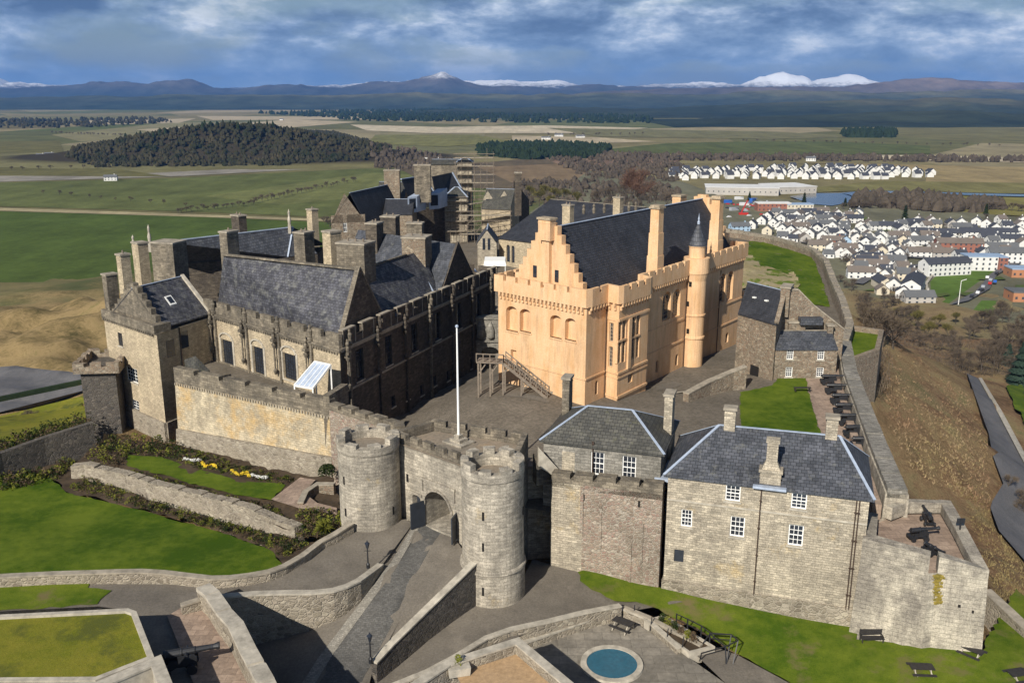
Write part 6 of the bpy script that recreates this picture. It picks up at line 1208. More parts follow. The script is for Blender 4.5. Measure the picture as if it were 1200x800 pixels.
# scaffolding
def scaffold(label, a, b, depth, z0, z1, nx, lift, seed):
    rnd = random.Random(seed); a, b = Vector(a), Vector(b); e = (b - a).normalized(); n = Vector((-e.y, e.x)); L = ln(a, b); s = thing('scaffolding', label, 'scaffolding', (a.x, a.y, z0), 'scaffolds round the old building')
    st1, lg, bd = MB(), MB(), MB()
    for i in range(nx + 1):
        for d in (0, depth):
            p = a + e * (L * i / nx) - n * (d + .2) ; st1.beam((p.x, p.y, z0), (p.x, p.y, z1 + rnd.uniform(-3.5, 1.5)), .065)
    z = z0 + lift
    while z < z1:
        for d in (0, depth): p, q = a - n * (d + .2) - e * .4, b - n * (d + .2) + e * .4; lg.beam((p.x, p.y, z), (q.x, q.y, z), .09); lg.beam((p.x, p.y, z + 1), (q.x, q.y, z + 1), .07)
        for i in range(nx + 1): p = a + e * (L * i / nx) - n * .1; q = p - n * (depth + .3); lg.beam((p.x, p.y, z), (q.x, q.y, z), .08)
        i = rnd.randrange(nx); p, q = a + e * (L * i / nx) - n * (depth + .25), a + e * (L * (i + 1) / nx) - n * (depth + .25); lg.beam((p.x, p.y, z - lift), (q.x, q.y, z), .07)
        if rnd.random() < .8: p, q = a - n * (depth / 2 + .2), b - n * (depth / 2 + .2); bd.beam((p.x, p.y, z + .1), (q.x, q.y, z + .1), depth * .85, .07)
        z += lift
    st1.build('standards', M['wood'], s); lg.build('ledgers', M['wood'], s); bd.build('boards', M['gold'], s); return s
scaffold('scaffold of four board levels on the stair block beside the dark roofs', sa, sb, 1.2, 8, 18, 4, 2.4, 1)
scaffold('scaffold on the shaded right side of the stair block', sb, sb + Vector((4, 5)), 1.2, 8, 18.5, 3, 2.2, 2)
scaffold('tallest scaffold rising above the stone tower head', ta + Vector((-.5, 0)), tb + Vector((5.5, 0)), 1.5, 14, 27.5, 6, 2.1, 3)
scaffold('scaffold crossing in front of the stone lodging wall', ba_ + Vector((-5, -2)), bb_, 1.3, 8, 15.5, 7, 2.2, 4)
# white event tent
tt = thing('marquee', 'small white awning tent on the terrace between palace and great hall', 'tent', tuple(U(580, 308, 8.3)))
c_ = U(580, 306, 11); mb = MB(); mb.hexa([(c_.x - 2.2, c_.y - 1.5, 10.3), (c_.x + 2.2, c_.y - 1.5, 10.3), (c_.x + 2.2, c_.y + 2.5, 10.3), (c_.x - 2.2, c_.y + 2.5, 10.3)], [(c_.x - 2.0, c_.y - 1.2, 11.2), (c_.x + 2.0, c_.y - 1.2, 11.2), (c_.x + 2.0, c_.y + 2.2, 11.5), (c_.x - 2.0, c_.y + 2.2, 11.5)]); mb.build('canopy', M['white'], tt)
for dx in (-2, 2):
    for dy in (-1.3, 2.3): mb = MB(); mb.box((c_.x + dx, c_.y + dy, 8), .12, .12, 2.4); mb.build('pole', M['white'], tt)
# ================================================================ cannon-side house and rubble block
KA, KB = U(909, 408, 9.7).xy, U(982, 408, 9.7).xy; kh = thing('officers_house', 'two-storey brown rubble house with four white sash windows beside the cannon row', 'house', (KA.x, KA.y, 5.5))
kw = [pr(KA, KB, 922, 930, 408.5, 421), pr(KA, KB, 958, 966, 409, 421.5), pr(KA, KB, 920.5, 928.5, 430, 442), pr(KA, KB, 956.5, 965, 430.5, 442.5)]
kw = [(h[0], h[1], max(h[2], 5.75), min(h[3], 9.5)) for h in kw]
e_ = (KB - KA).normalized(); n_ = Vector((-e_.y, e_.x)); KC, KD = KB + n_ * 3.4, KA + n_ * 3.4; zk = HT(387, KA + n_ * 3.2)
mb = MB(); mb.facade(KA, KB, 4, 9.7, kw, .2); mb.facade(KB, KC, 4, 9.7); mb.facade(KC, KD, 4, 9.7); mb.facade(KD, KA, 4, 9.7); gable_end(mb, KB, KC, 9.7, zk - .1, .9); gable_end(mb, KD, KA, 9.7, zk - .1, .1); mb.build('wall', M['rubA'], kh)
for h in kw: window(kh, KA, KB, *h, depth=.1, cols=3, rows=4)
gableroof(kh, KA, KB, KC, KD, 9.7, zk, 'slate', .15, 'cope', off=.9); c1 = KB + n_ * 3 - e_ * .3; chimney(kh, c1.x, c1.y, 9, zk + .7, .7, .9, ang(KA, KB), 'rubA', 0); c1 = KA + n_ * 3.4 + e_ * 3.6; chimney(kh, c1.x, c1.y, 9.5, zk + 1.0, 2.2, .7, ang(KA, KB), 'rubA', 0)
XB = U(905, 446, 5.4).xy; ze = HT(379, XB); XA = U(865, 366, ze).xy
xh = thing('rubble_block', 'tall brown rubble block with dark slate slope and arched doorway beside the great hall', 'building', (XB.x, XB.y, 5.4))
e_ = (XB - XA).normalized(); n_ = Vector((.42, .907)); XC = XB + n_ * 11; XD = XA + n_ * 11
zr_ = HT(341, XB + n_ * 5.5)
mb = MB(); mb.facade(XA, XB, 2, ze); mb.facade(XB, XC, 2, ze); mb.facade(XC, XD, 2, ze); mb.facade(XD, XA, 2, ze); gable_end(mb, XB, XC, ze, zr_); gable_end(mb, XD, XA, ze, zr_); mb.build('wall', M['rubA'], xh)
gableroof(xh, XA, XB, XC, XD, ze, zr_, 'slateD', .15, 'lead')
mb = MB(); gx = [XB + n_ * k for k in (0, 5.5, 11)]; mb.beam((*gx[0], ze + .1), (*gx[1], zr_ + .3), .6, .3); mb.beam((*gx[1], zr_ + .3), (*gx[2], ze + .1), .6, .3); mb.build('gable_coping', M['rubA'], xh)
chimney(xh, *(XB + n_ * 5.5 + Vector((.2, 0))), ze, HT(336, XB + n_ * 5.5), 1.2, 2.6, ang(XB, XC) - 1.57, 'rubA', 0)
for t in (.3, .62): p = XA.lerp(XB, t) + n_ * 3; mb = MB(); mb.box((p.x, p.y, ze + (zr_ - ze) * 3 / 5.5 + .05), .5, .35, .18, ang(XA, XB)); mb.build('roof_vent', M['white'], xh)
mb = MB(); u, z = FP(884, 436, XA, XB); fbox(mb, XA, XB, u - .8, u + .8, 4.6, 6.6, -.1, .04); mb.build('doorway', M['void'], xh)
lt = thing('lean_to_range', 'rubble range with a long sloping roofline between the tall block and the cannon wall', 'building', (XC.x, XC.y, 5))
yw = KA[1] + 3.7; X_ = lambda px: (px - 600) / F * (yw * ct + (CZ - 10) * st); mb = MB(); PX_ = [(894, 376), (921, 341), (931, 340), (950, 358), (988, 386)]
tp = [(X_(x), yw, HT(r, (0, yw))) for x, r in PX_]; A_ = [(p[0], p[1], 3) for p in tp]
mb.face([A_[0], A_[-1], *tp[::-1]]); mb.face([(p[0], p[1] + 3, p[2]) for p in tp] + [(A_[-1][0], yw + 3, 3), (A_[0][0], yw + 3, 3)])
for p, q in zip(tp, tp[1:]): mb.face([p, q, (q[0], q[1] + 3, q[2]), (p[0], p[1] + 3, p[2])])
mb.face([A_[-1], (A_[-1][0], yw + 3, 3), (tp[-1][0], yw + 3, tp[-1][2]), tp[-1]]); mb.face([(A_[0][0], yw + 3, 3), A_[0], tp[0], (tp[0][0], yw + 3, tp[0][2])]); mb.build('wall', M['rubA'], lt)
mb = MB(); [mb.beam((p[0], p[1] + .2, p[2] + .08), (q[0], q[1] + .2, q[2] + .08), .6, .16) for p, q in zip(tp, tp[1:])]; mb.build('coping', M['cope'], lt)
mb = MB(); zh = HT(378, (0, yw)); mb.box((X_(946), yw - .7, zh), 3.0, 1.2, .9); mb.build('roof_housing', M['slate'], lt)
wallthing('low rubble wall curving from the great hall turret to the arched doorway', [(804, 460, 6.4), (830, 446, 6.9), (858, 434, 7.6), (874, 428, 8.2)], .8, 3.5, 'rubA', cap='cope')
# north rampart
wn = [(1052, 574, 7.6), (1030, 522, 7.4), (1012, 475, 7.3), (997, 436, 7.2), (990, 400, 7.3), (996, 381, 7.4), (987, 352, 7.4), (977, 330, 7.4), (968, 306, 7.4), (953, 293, 7.4), (930, 285, 7.4), (905, 278, 7.4), (870, 272, 7.4), (846, 269, 7.4)]
rp = thing('rampart', 'long grey stone rampart running behind the cannon row and round the back lawn', 'wall', tuple(U(1012, 475, 5)))
P = [U(*p) for p in wn]; mb = MB(); mb.wall([(p.x, p.y, p.z - .4) for p in P[:5]], 2.0, -2, batter=.3); mb.build('battery_wall', M['bastion'], rp)
mb = MB(); mb.wall([(p.x, p.y, p.z - .4) for p in P[4:]], 1.1, -2, batter=.3); mb.build('rear_wall', M['rubA'], rp)
mb = MB(); mb.wall([(p.x, p.y, p.z) for p in P[:5]], 1.7, 6.8, side=0, merlon=(3.4, .25, .1, .15)); mb.build('coping', M['greyash'], rp); mb = MB(); mb.wall([(p.x, p.y, p.z) for p in P[4:]], 1.15, 6.98, merlon=(3.0, .6, .35, .15)); mb.build('coping', M['rubL'], rp)
mb = MB(); mb.wall([(p.x - 1.7, p.y, 6.2) for p in P[:5]], .8, 4); mb.build('firing_step', M['redpave'], rp)
sp = thing('spur_battery', 'small grass-topped gun platform jutting from the rampart above the slope', 'battery', tuple(U(1010, 400, 5)))
Q = [U(989, 424, 6.3), U(1031, 409, 6.3), U(1036, 386, 6.3), U(999, 381, 6.3)]
mb = MB(); mb.prism([tuple(p.xy) for p in Q], -12, 5.5, top=False); mb.wall([tuple(p) for p in Q], .7, 5.45, side=.5); mb.build('masonry', M['rubA'], sp); mb = MB(); mb.face([(p.x, p.y, 5.52) for p in Q]); mb.build('grass_top', M['lawn'], sp)
# ================================================================ cannons
def make_cannon(label, loc, rz, carriage='iron', group=None, L=2.7):
    t = thing('cannon', label, 'cannon', loc, group); t.rotation_euler = (0, 0, 0); o = Vector(loc); k = L / 2.7
    def q(x, y, z): return (o.x + x * k, o.y + y * k, o.z + z * k)
    mb = MB(); prof = [(0, -.18), (.07, -.16), (.08, -.08), (.05, 0), (.24, .02), (.25, .12), (.22, .16), (.215, .8), (.235, .82), (.235, .9), (.195, .94), (.185, 1.5), (.2, 1.52), (.16, 1.58), (.13, 2.4), (.185, 2.62), (.185, 2.7), (.075, 2.7), (.06, 2.3), (0, 2.3)]
    tmp = MB(); tmp.lathe((0, 0, 0), [(r, z) for r, z in prof], 14)
    s5 = math.sin(.06); mb.v = [q(-1.0 + v[2], v[1], .95 + v[0] * -1 * 1 + v[2] * s5) for v in tmp.v]; mb.f = tmp.f; mb.build('barrel', M['iron'], t, smooth=True)
    for s in (-1, 1):
        mb = MB(); pts = [(-1.15, .25), (-1.15, .55), (-.75, .55), (-.75, .75), (-.3, .75), (-.3, .95), (.5, 1.0), (.6, .9), (.6, .25), (.2, .25), (0, .38), (-.4, .38), (-.6, .25)]
        a = [q(x, s * .36, z) for x, z in pts]; b = [q(x, s * .27, z) for x, z in pts]; mb.face(a if s < 0 else a[::-1]); mb.face(b if s > 0 else b[::-1])
        for i in range(len(pts)): j = (i + 1) % len(pts); mb.face([a[i], a[j], b[j], b[i]])
        mb.build('carriage_cheek', M[carriage], t)
        for x, r in ((-.85, .22), (.35, .26)):
            mb = MB(); mb.tube(q(x, s * .4, r), q(x, s * .55, r), r * k, n=14); mb.build('truck_wheel', M[carriage], t)
    mb = MB(); mb.beam(q(-.85, -.5, .22), q(-.85, .5, .22), .1 * k); mb.beam(q(.35, -.5, .26), q(.35, .5, .26), .1 * k); mb.beam(q(-1.1, -.3, .4), q(-1.1, .3, .4), .2 * k); mb.tube(q(.12, -.42, 1.0), q(.12, .42, 1.0), .09 * k); mb.build('axle', M[carriage], t)
    t.rotation_euler = (0, 0, rz); return t
pos = [(973, 450), (979, 461), (985.5, 473), (989.5, 484.5), (995, 497), (1002, 511), (1011, 525)]; ords = ['first and farthest', 'second', 'third', 'fourth', 'fifth', 'sixth', 'seventh and nearest']; first = None
for (x, y), w_ in zip(pos, ords):
    p = U(x, y, 5.6); lab = 'black iron cannon on the battery path, %s from the rubble house' % w_
    if first is None: first = make_cannon(lab, tuple(p), R(-8), group='cannon row on the rampart', L=3.0)
    else: dup(first, tuple(p), R(-8 + random.uniform(-4, 4)), lab, 'cannon row on the rampart')
dup(first, tuple(U(1078, 632, 5.02)), R(4), 'black iron cannon pointing right on the bastion terrace', 'bastion cannons', .85)
dup(first, tuple(U(1086, 612, 5.02)), R(84), 'black iron cannon pointing at the rear parapet of the bastion', 'bastion cannons', .8)
dup(first, tuple(U(1091, 650, 5.02)), R(-70), 'black iron cannon aimed through the bastion embrasure', 'bastion cannons', .7)
dup(first, tuple(U(218, 784, 3.6)), R(14), 'black iron cannon on the pinkish platform in the bottom left corner', 'platform cannon', 1.25)
mb = MB(); p = U(1123, 634, 5.0); mb.box((p.x, p.y, 5.0), .5, .5, .12); mb.box((p.x, p.y, 5.1), .1, .1, 2.0); mb.box((p.x, p.y + .02, 6.7), .7, .06, .45); tag(mb.build('info_post', M['iron'], None, off=tuple(p)), 'slim dark post on the bastion terrace by its right parapet', 'post')
# ================================================================ lamps and posts
def lamp(px, row, z, label, h=3.0):
    p = U(px, row, z); t = thing('street_lamp', label, 'street lamp', tuple(p), 'lamps beside the entrance ramp'); mb = MB(); mb.lathe(tuple(p), [(.16, 0), (.16, .35), (.07, .5), (.05, h - .6), (.07, h - .5), (.04, h - .42)], 10); mb.build('post', M['iron'], t)
    mb = MB(); mb.lathe((p.x, p.y, p.z + h - .45), [(.1, 0), (.2, .42), (.24, .44), (.05, .62), (.04, .72), (0, .75)], 6); mb.build('lantern', M['glass'], t)
    mb = MB(); mb.beam((p.x - .3, p.y, p.z + h - .7), (p.x + .3, p.y, p.z + h - .7), .04); mb.build('cross_bar', M['iron'], t)
lamp(431.5, 665, 3.0, 'black lantern lamp post on the low curved wall left of the ramp', 2.3); lamp(434.5, 776, .7, 'black lantern lamp post at the lower end of the ramp wall', 2.3)
sg = U(349, 762, -2.6); t = thing('fingerpost', 'tall pole with two pale arms in the shadowed ditch left of the ramp', 'signpost', tuple(sg)); mb = MB(); mb.tube(tuple(sg), (sg.x, sg.y, sg.z + 4.6), .05, n=8); mb.build('pole', M['iron'], t); mb = MB(); mb.box((sg.x - .2, sg.y, sg.z + 4.2), 1.5, .05, .22, .5); mb.build('sign_arm', M['iron'], t)
mb = MB(); p = U(379, 707, 1.4); mb.box((p.x, p.y, p.z), .45, .06, .5, .3); tag(mb.build('notice_plate', M['white'], None, off=tuple(p)), 'small pale notice plate on the low curved wall', 'sign')
# ================================================================ picnic tables, bench
def picnic(label, px, row, z, rz, group=None):
    p = U(px, row, z); t = thing('picnic_table', label, 'picnic table', tuple(p), group); mb = MB()
    for k in range(5): mb.box((p.x, p.y - .34 + k * .17, p.z + .72), 1.8, .15, .05)
    mb.build('table_top', M['woodD'], t)
    for s in (-1, 1):
        mb = MB(); mb.box((p.x, p.y + s * .68, p.z + .43), 1.8, .14, .05); mb.box((p.x, p.y + s * .83, p.z + .43), 1.8, .13, .05); mb.build('seat', M['woodD'], t)
        mb = MB(); x = p.x + s * .6; mb.beam((x, p.y - .75, p.z + .02), (x, p.y - .2, p.z + .72), .07, .1); mb.beam((x, p.y + .75, p.z + .02), (x, p.y + .2, p.z + .72), .07, .1); mb.beam((x + .04, p.y - .85, p.z + .4), (x + .04, p.y + .85, p.z + .4), .05, .1); mb.build('leg_frame', M['copeL'], t)
    t.rotation_euler = (0, 0, rz); return t
picnic('dark picnic table in the middle of the lawn below the bastion', 1079, 790, -1.7, R(-4), 'picnic tables on the lawn'); picnic('dark picnic table turned diagonally below the right corner of the bastion', 1138, 769, -1.5, R(-48), 'picnic tables on the lawn'); picnic('dark picnic table cut off by the bottom right corner', 1194, 797, -1.6, R(12), 'picnic tables on the lawn')
picnic('weathered grey picnic table on the flagged patio by the pool', 730, 737, -1.3, R(-38), 'picnic table on the patio')
p = U(1021, 752, -1.45); t = thing('bench', 'dark slatted bench against the foot of the bastion', 'bench', tuple(p)); mb = MB()
for k in range(4): mb.box((p.x, p.y - .25 + k * .13, p.z + .45), 1.9, .11, .04)
mb.build('seat', M['woodD'], t); mb = MB()
for k in range(4): mb.box((p.x, p.y + .28, p.z + .55 + k * .13), 1.9, .04, .1)
mb.build('backrest', M['woodD'], t)
for s in (-1, 1): mb = MB(); mb.box((p.x + s * .85, p.y - .25, p.z), .07, .07, .62); mb.box((p.x + s * .85, p.y + .28, p.z), .07, .07, 1.05); mb.box((p.x + s * .85, p.y, p.z + .62), .07, .6, .05); mb.build('leg_frame', M['woodD'], t)
# pool
p = U(717, 777.5, -1.28); t = thing('pond', 'round blue pond with a pale stone rim in the sunken patio', 'pond', tuple(p)); mb = MB(); mb.lathe(tuple(p), [(2.0, -.3), (2.0, .12), (2.45, .12), (2.5, -.1)], 40); mb.build('stone_rim', M['copeL'], t)
n = NT('blue_pond_water', 0.08, 0.6); g = n.noise(n.geo, 3, 3); n.bump(g, .1, .02); mat = n.col(n.mix(1.0, (.012, .10, .16), n.ramp(g, [(.3, .85), (.7, 1.15)]), 'MULTIPLY')); mb = MB(); mb.face([(p.x + 2.0 * math.cos(i * .1745), p.y + 2.0 * math.sin(i * .1745), p.z + .05) for i in range(36)]); mb.build('water', mat, t)
# planting bed, rails, steel frame
pl = thing('planting_bed', 'stone planting bed with shrubs between patio and lawn', 'planter', tuple(U(790, 735, -.8))); q = [U(760, 727, -.75), U(808, 762, -.85), U(832, 756, -.85), U(778, 722, -.75)]
mb = MB(); mb.wall([tuple(x) for x in q], .25, -2, closed=True, side=-.5); mb.build('kerb', M['copeL'], pl); mb = MB(); mb.face([(x.x, x.y, x.z - .12) for x in q][::-1]); mb.build('soil', M['earth'], pl)
def shrubmesh(mb, c, r, h, n, rnd, ls=.12):
    for _ in range(n):
        a = rnd.random() * 6.283; rr = r * math.sqrt(rnd.random()); zz = h * rnd.random() ** .8; k = math.sqrt(max(0, 1 - (zz / h) ** 2 * .8)); x, y, z = c[0] + rr * k * math.cos(a), c[1] + rr * k * math.sin(a), c[2] + zz
        v = Vector((rnd.gauss(0, 1), rnd.gauss(0, 1), rnd.gauss(0, 1))).normalized() * ls; w_ = Vector((rnd.gauss(0, 1), rnd.gauss(0, 1), rnd.gauss(0, 1))).normalized() * ls * .6; P0 = Vector((x, y, z)); mb.face([P0 - v, P0 + w_, P0 + v, P0 - w_])
rnd = random.Random(5); M['leafY'] = fol('yellow_green_leaves', (.06, .075, .012), (.22, .22, .04), 2.5); M['leafD'] = fol('dark_evergreen_leaves', (.012, .022, .008), (.04, .055, .015), 2.5); M['leafB'] = fol('brown_winter_stems', (.04, .03, .02), (.14, .10, .06), 2.5)
for i, (x, y) in enumerate([(782, 733), (790, 738), (798, 743), (806, 748), (776, 728), (812, 752)]):
    p = U(x, y, -.85); mb = MB(); shrubmesh(mb, p, .35, .7 + .3 * rnd.random(), 160, rnd, .09); o = fast_build(mb, 'shrub', M[['leafY', 'leafD', 'leafB'][i % 3]]); tag(o, 'small shrub in the stone planting bed, %s from the patio corner' % ['second', 'third', 'fourth', 'fifth', 'nearest', 'farthest'][i], 'shrub', 'shrubs in the planting bed')
fr = thing('steel_frame', 'open dark steel handrail frame over the steps beside the patio', 'handrail', tuple(U(845, 770, -1.3)))
A = [U(820, 774, -1.4), U(832, 742, .2), U(857, 743, .2), U(865, 750, .1), U(859, 778, -1.5), U(850, 757, -.2)]
for a, b in ((A[0], U(822, 765, -.3)), (U(822, 765, -.3), A[5]), (A[1], A[2]), (A[2], A[3]), (A[3], A[4]), (A[1], U(820, 758, -1.3)), (A[5], U(851, 778, -1.5)), (A[5], A[1]), (A[5], A[3]), (A[2], U(851, 778, -1.5))): mb = MB(); mb.beam(a, b, .08); mb.build('rail', M['iron'], fr)
fn_ = thing('railing', 'dark fence with small posts along the lawn edge above the planting bed', 'railing', tuple(U(800, 725, -.9)))
for a, b in zip([(793, 719), (806, 725), (822, 733), (832, 741)], [(806, 725), (822, 733), (832, 741), (857, 743)]):
    mb = MB(); p, q_ = U(*a, .05), U(*b, .05); mb.beam(p, q_, .06); mb.beam(p - Vector((0, 0, .5)), q_ - Vector((0, 0, .5)), .05); mb.box((p.x, p.y, -1.2), .1, .1, 1.3); mb.build('rail', M['iron'], fn_)
rl = thing('railing', 'leaning railing posts along the inner edge of the patio wall', 'railing', tuple(U(760, 740, -.5)))
for x, y in ((662, 737), (690, 727), (742, 722), (762, 736), (781, 750), (799, 760)):
    p = U(x, y, -1.0); mb = MB(); mb.beam((p.x, p.y, -1.2), (p.x + .12, p.y + .1, .05), .07); mb.build('post', M['iron'], rl)
pb = U(537, 787, 2.02); t = thing('planter', 'square stone planter with a small plant on the tan terrace', 'planter', tuple(pb)); mb = MB(); mb.box(tuple(pb), 1.5, 1.2, .65, .25, 1.08); mb.build('trough', M['copeL'], t); mb = MB(); shrubmesh(mb, (pb.x, pb.y, pb.z + .6), .3, .8, 60, rnd, .12); mb.build('plant', M['leafY'], t)
for (x, y, z, lab) in ((835, 457, 5.2, 'mossy tub planter against the low rubble wall by the great hall'), (648, 462, 5.9, 'mossy tub planter at the foot of the timber forestair')):
    p = U(x, y, z); t = thing('tub_planter', lab, 'planter', tuple(p)); mb = MB(); mb.lathe(tuple(p), [(.3, 0), (.42, .5), (.36, .5), (.3, .4), (0, .4)], 12); mb.build('tub', M['cope'], t); mb = MB(); shrubmesh(mb, (p.x, p.y, p.z + .4), .35, .4, 90, rnd, .1); mb.build('plant', M['leafY'], t)
for (x, y, lab) in ((940, 458, 'dark bench along the edge of the small lawn beside the battery path'),):
    p = U(x, y, 5.65); t = thing('bench', lab, 'bench', tuple(p)); mb = MB(); mb.box((p.x, p.y, p.z + .42), 2.2, .5, .06); mb.build('seat', M['woodD'], t); [MB().build('x', M['woodD'], t) for _ in ()]
    for s in (-1, 1): mb = MB(); mb.box((p.x + s * .9, p.y, p.z), .1, .45, .42); mb.build('leg', M['woodD'], t)
# ================================================================ draped roads on the slopes
def TR_(px, py, z0=-60.0):
    lo = 40.0; step = 4.0; u = (px - 600) / F; v = (400 - py) / F; d = Vector((u, ct + v * st, -st + v * ct)); t = 60.0
    while t < 1500:
        p = d * t; z = CZ + p.z
        if z <= terr(p.x, p.y):
            for _ in range(12):
                t -= step / 2; p = d * t; step /= 2
                if CZ + p.z <= terr(p.x, p.y): pass
                else: t += step
            p = d * t; return Vector((p.x, p.y, terr(p.x, p.y)))
        t += step
    return U(px, py, z0)
def drape(name, px, mat, dz, step=3.0):
    P = [TR_(x, y) for x, y in px]; return sheet3(name, [(p.x, p.y) for p in P], mat, step=step, dz=dz, zf=terr)
drape('road', [(1133, 440), (1146, 446), (1170, 490), (1200, 548), (1260, 640), (1300, 780), (1230, 720), (1200, 662), (1170, 627), (1160, 600), (1162, 592), (1175, 571), (1163, 539), (1158, 511), (1142, 466)], M['tarmac'], .7)
drape('verge', [(1146, 446), (1150, 446), (1176, 490), (1206, 548), (1266, 640), (1260, 640), (1200, 548), (1170, 490)], M['copeL'], .9)
drape('lawn', [(1178, 455), (1196, 452), (1260, 540), (1290, 620), (1240, 560), (1200, 500)], M['lawn'], .8)
drape('road', [(-80, 500), (0, 486), (100, 460), (100, 453), (0, 474), (-80, 490)], M['tarmac'], .8)
drape('car_park', [(-80, 434), (0, 432), (60, 436), (100, 441), (100, 449), (0, 470), (-80, 484)], M['tarmac'], .7)
drape('field', [(-80, 506), (0, 490), (100, 465), (110, 500), (0, 530), (-80, 545)], M['lawnY'], .6)
mb = MB()
for (x0, y0), (x1, y1) in (((-60, 482), (0, 470.5)), ((0, 470.5), (100, 449.5))): a, b = TR_(x0, y0), TR_(x1, y1); mb.wall([(a.x, a.y, a.z + 1.5), (b.x, b.y, b.z + 1.5)], 1.2, min(a.z, b.z) - 2)
o = mb.build('hedge', M['fol_dark'], None, off=tuple(TR_(0, 470))); tag(o, 'low dark hedge between the car park and the road at the left edge', 'hedge')
wl_ = thing('garden_wall', 'boundary wall with shade coloured into its dark stone running from the outwork tower to the left edge', 'wall', tuple(U(60, 520, 2)))
mb = MB(); P = [U(108, 494, 4.2), U(50, 512, 3.6), U(0, 530, 3.2), U(-80, 560, 3)]; mb.wall([tuple(p) for p in P], .7, -8); mb.build('masonry', M['rubD'], wl_)  # darker rubble colour stands in for shade on this face
# ================================================================ bare trees
def branch_tree(seed, h, spread, levels=4, twn=700, tw=.05):
    rnd = random.Random(seed); tr, tg = MB(), MB(); tips = []
    def grow(p, d, L, r, lv):
        q = p + d * L; tr.tube(p, q, r, r * .68, 6 if lv < 2 else 4, caps=False)
        if lv >= levels: tips.append((q, d)); return
        for k in range(rnd.choice((2, 3, 3)) if lv else 4):
            nd_ = (d + Vector((rnd.gauss(0, 1), rnd.gauss(0, 1), rnd.gauss(.25, .5))) * spread).normalized(); grow(p + d * L * rnd.uniform(.65, 1), nd_, L * rnd.uniform(.6, .85), r * .6, lv + 1)
        tips.append((q, d))
    grow(Vector((0, 0, -.3)), Vector((rnd.gauss(0, .05), rnd.gauss(0, .05), 1)).normalized(), h * .3, h * .022, 0)
    for _ in range(twn):
        q, d = rnd.choice(tips); s = (d + Vector((rnd.gauss(0, 1), rnd.gauss(0, 1), rnd.gauss(.4, .6))) * .75).normalized(); L = h * rnd.uniform(.06, .15); n_ = Vector((rnd.gauss(0, 1), rnd.gauss(0, 1), rnd.gauss(0, 1))).cross(s)
        if n_.length < .01: continue
        n_ = n_.normalized() * tw * h / 10; q0 = q + Vector((rnd.gauss(0, 1), rnd.gauss(0, 1), rnd.gauss(0, 1))) * h * .03; tg.face([q0 - n_, q0 + n_, q0 + s * L])
        m_ = q0 + s * L * .5; s2 = (s + Vector((rnd.gauss(0, 1), rnd.gauss(0, 1), rnd.gauss(0, 1))) * .8).normalized(); tg.face([m_ - n_ * .7, m_ + n_ * .7, m_ + s2 * L * .6])
    return tr, tg
M['twig'] = fol('bare_brown_twigs', (.06, .048, .036), (.16, .125, .09), 0.8); M['twigG'] = fol('budding_olive_twigs', (.07, .065, .02), (.16, .14, .045), 0.5); M['twigR'] = fol('reddish_twigs', (.10, .055, .04), (.18, .11, .08), 0.5)
def mk_tree(name, label, h, seed, mat, spread=.5, twn=700, tw=.05, levels=4, loc=(0, 0, 0), group=None, cat='tree'):
    t = thing(name, label, cat, loc, group); tr, tg = branch_tree(seed, h, spread, levels, twn, tw); o0 = Vector(loc)
    for m_, nm, mt in ((tr, 'trunk', M['bark']), (tg, 'crown', mat)):
        me = bpy.data.meshes.new(nm); me.from_pydata([tuple(v) for v in m_.v], [], m_.f); me.materials.append(mt); o = bpy.data.objects.new(nm, me); C.objects.link(o); o.parent = t
    return t
p = U(752, 262, 6); big = mk_tree('bare_tree', 'largest bare brown tree rising behind the great hall roof', 22, 3, M['twigR'], .42, 2600, .035, 5, tuple(U(748, 240, -12).xy) + (-14,))
def place_base(px, top, base_z, proto, ph, label, group, rz):      # photo x, photo row of the top, ground height
    return None
def tree_at(proto, ph, x, y, z, h, label, group, rnd): return dup(proto, (x, y, z), rnd.random() * 6.28, label, group, h / ph)
rnd = random.Random(12)
protos = [mk_tree('bare_tree', 'bare brown tree', 10, s, M['twig'], .5, 650, .055, 4, tuple(TR_(1010 + 12 * s, 400 + 3 * s))) for s in (1, 2, 3)]
gproto = mk_tree('bare_tree', 'olive budding tree', 10, 9, M['twigG'], .5, 900, .07, 4, tuple(TR_(1075, 385)))
where = ['below the spur battery', 'on the wooded slope above the town', 'beside the narrow lane', 'among the scrub right of the rampart']
for i, pr_ in enumerate(protos): pr_['label'] = 'bare brown tree in the scrub just outside the spur battery'; pr_['group'] = 'bare trees on the slope'
gproto['label'] = 'olive green budding tree at the town edge above the scrub'; gproto['group'] = 'budding trees at the town edge'
def rpoly(poly):
    while True:
        x = rnd.uniform(min(p[0] for p in poly), max(p[0] for p in poly)); y = rnd.uniform(min(p[1] for p in poly), max(p[1] for p in poly)); ins = False
        for i in range(len(poly)):
            a, b = poly[i], poly[(i + 1) % len(poly)]
            if (a[1] > y) != (b[1] > y) and x < (b[0] - a[0]) * (y - a[1]) / (b[1] - a[1]) + a[0]: ins = not ins
        if ins: return x, y
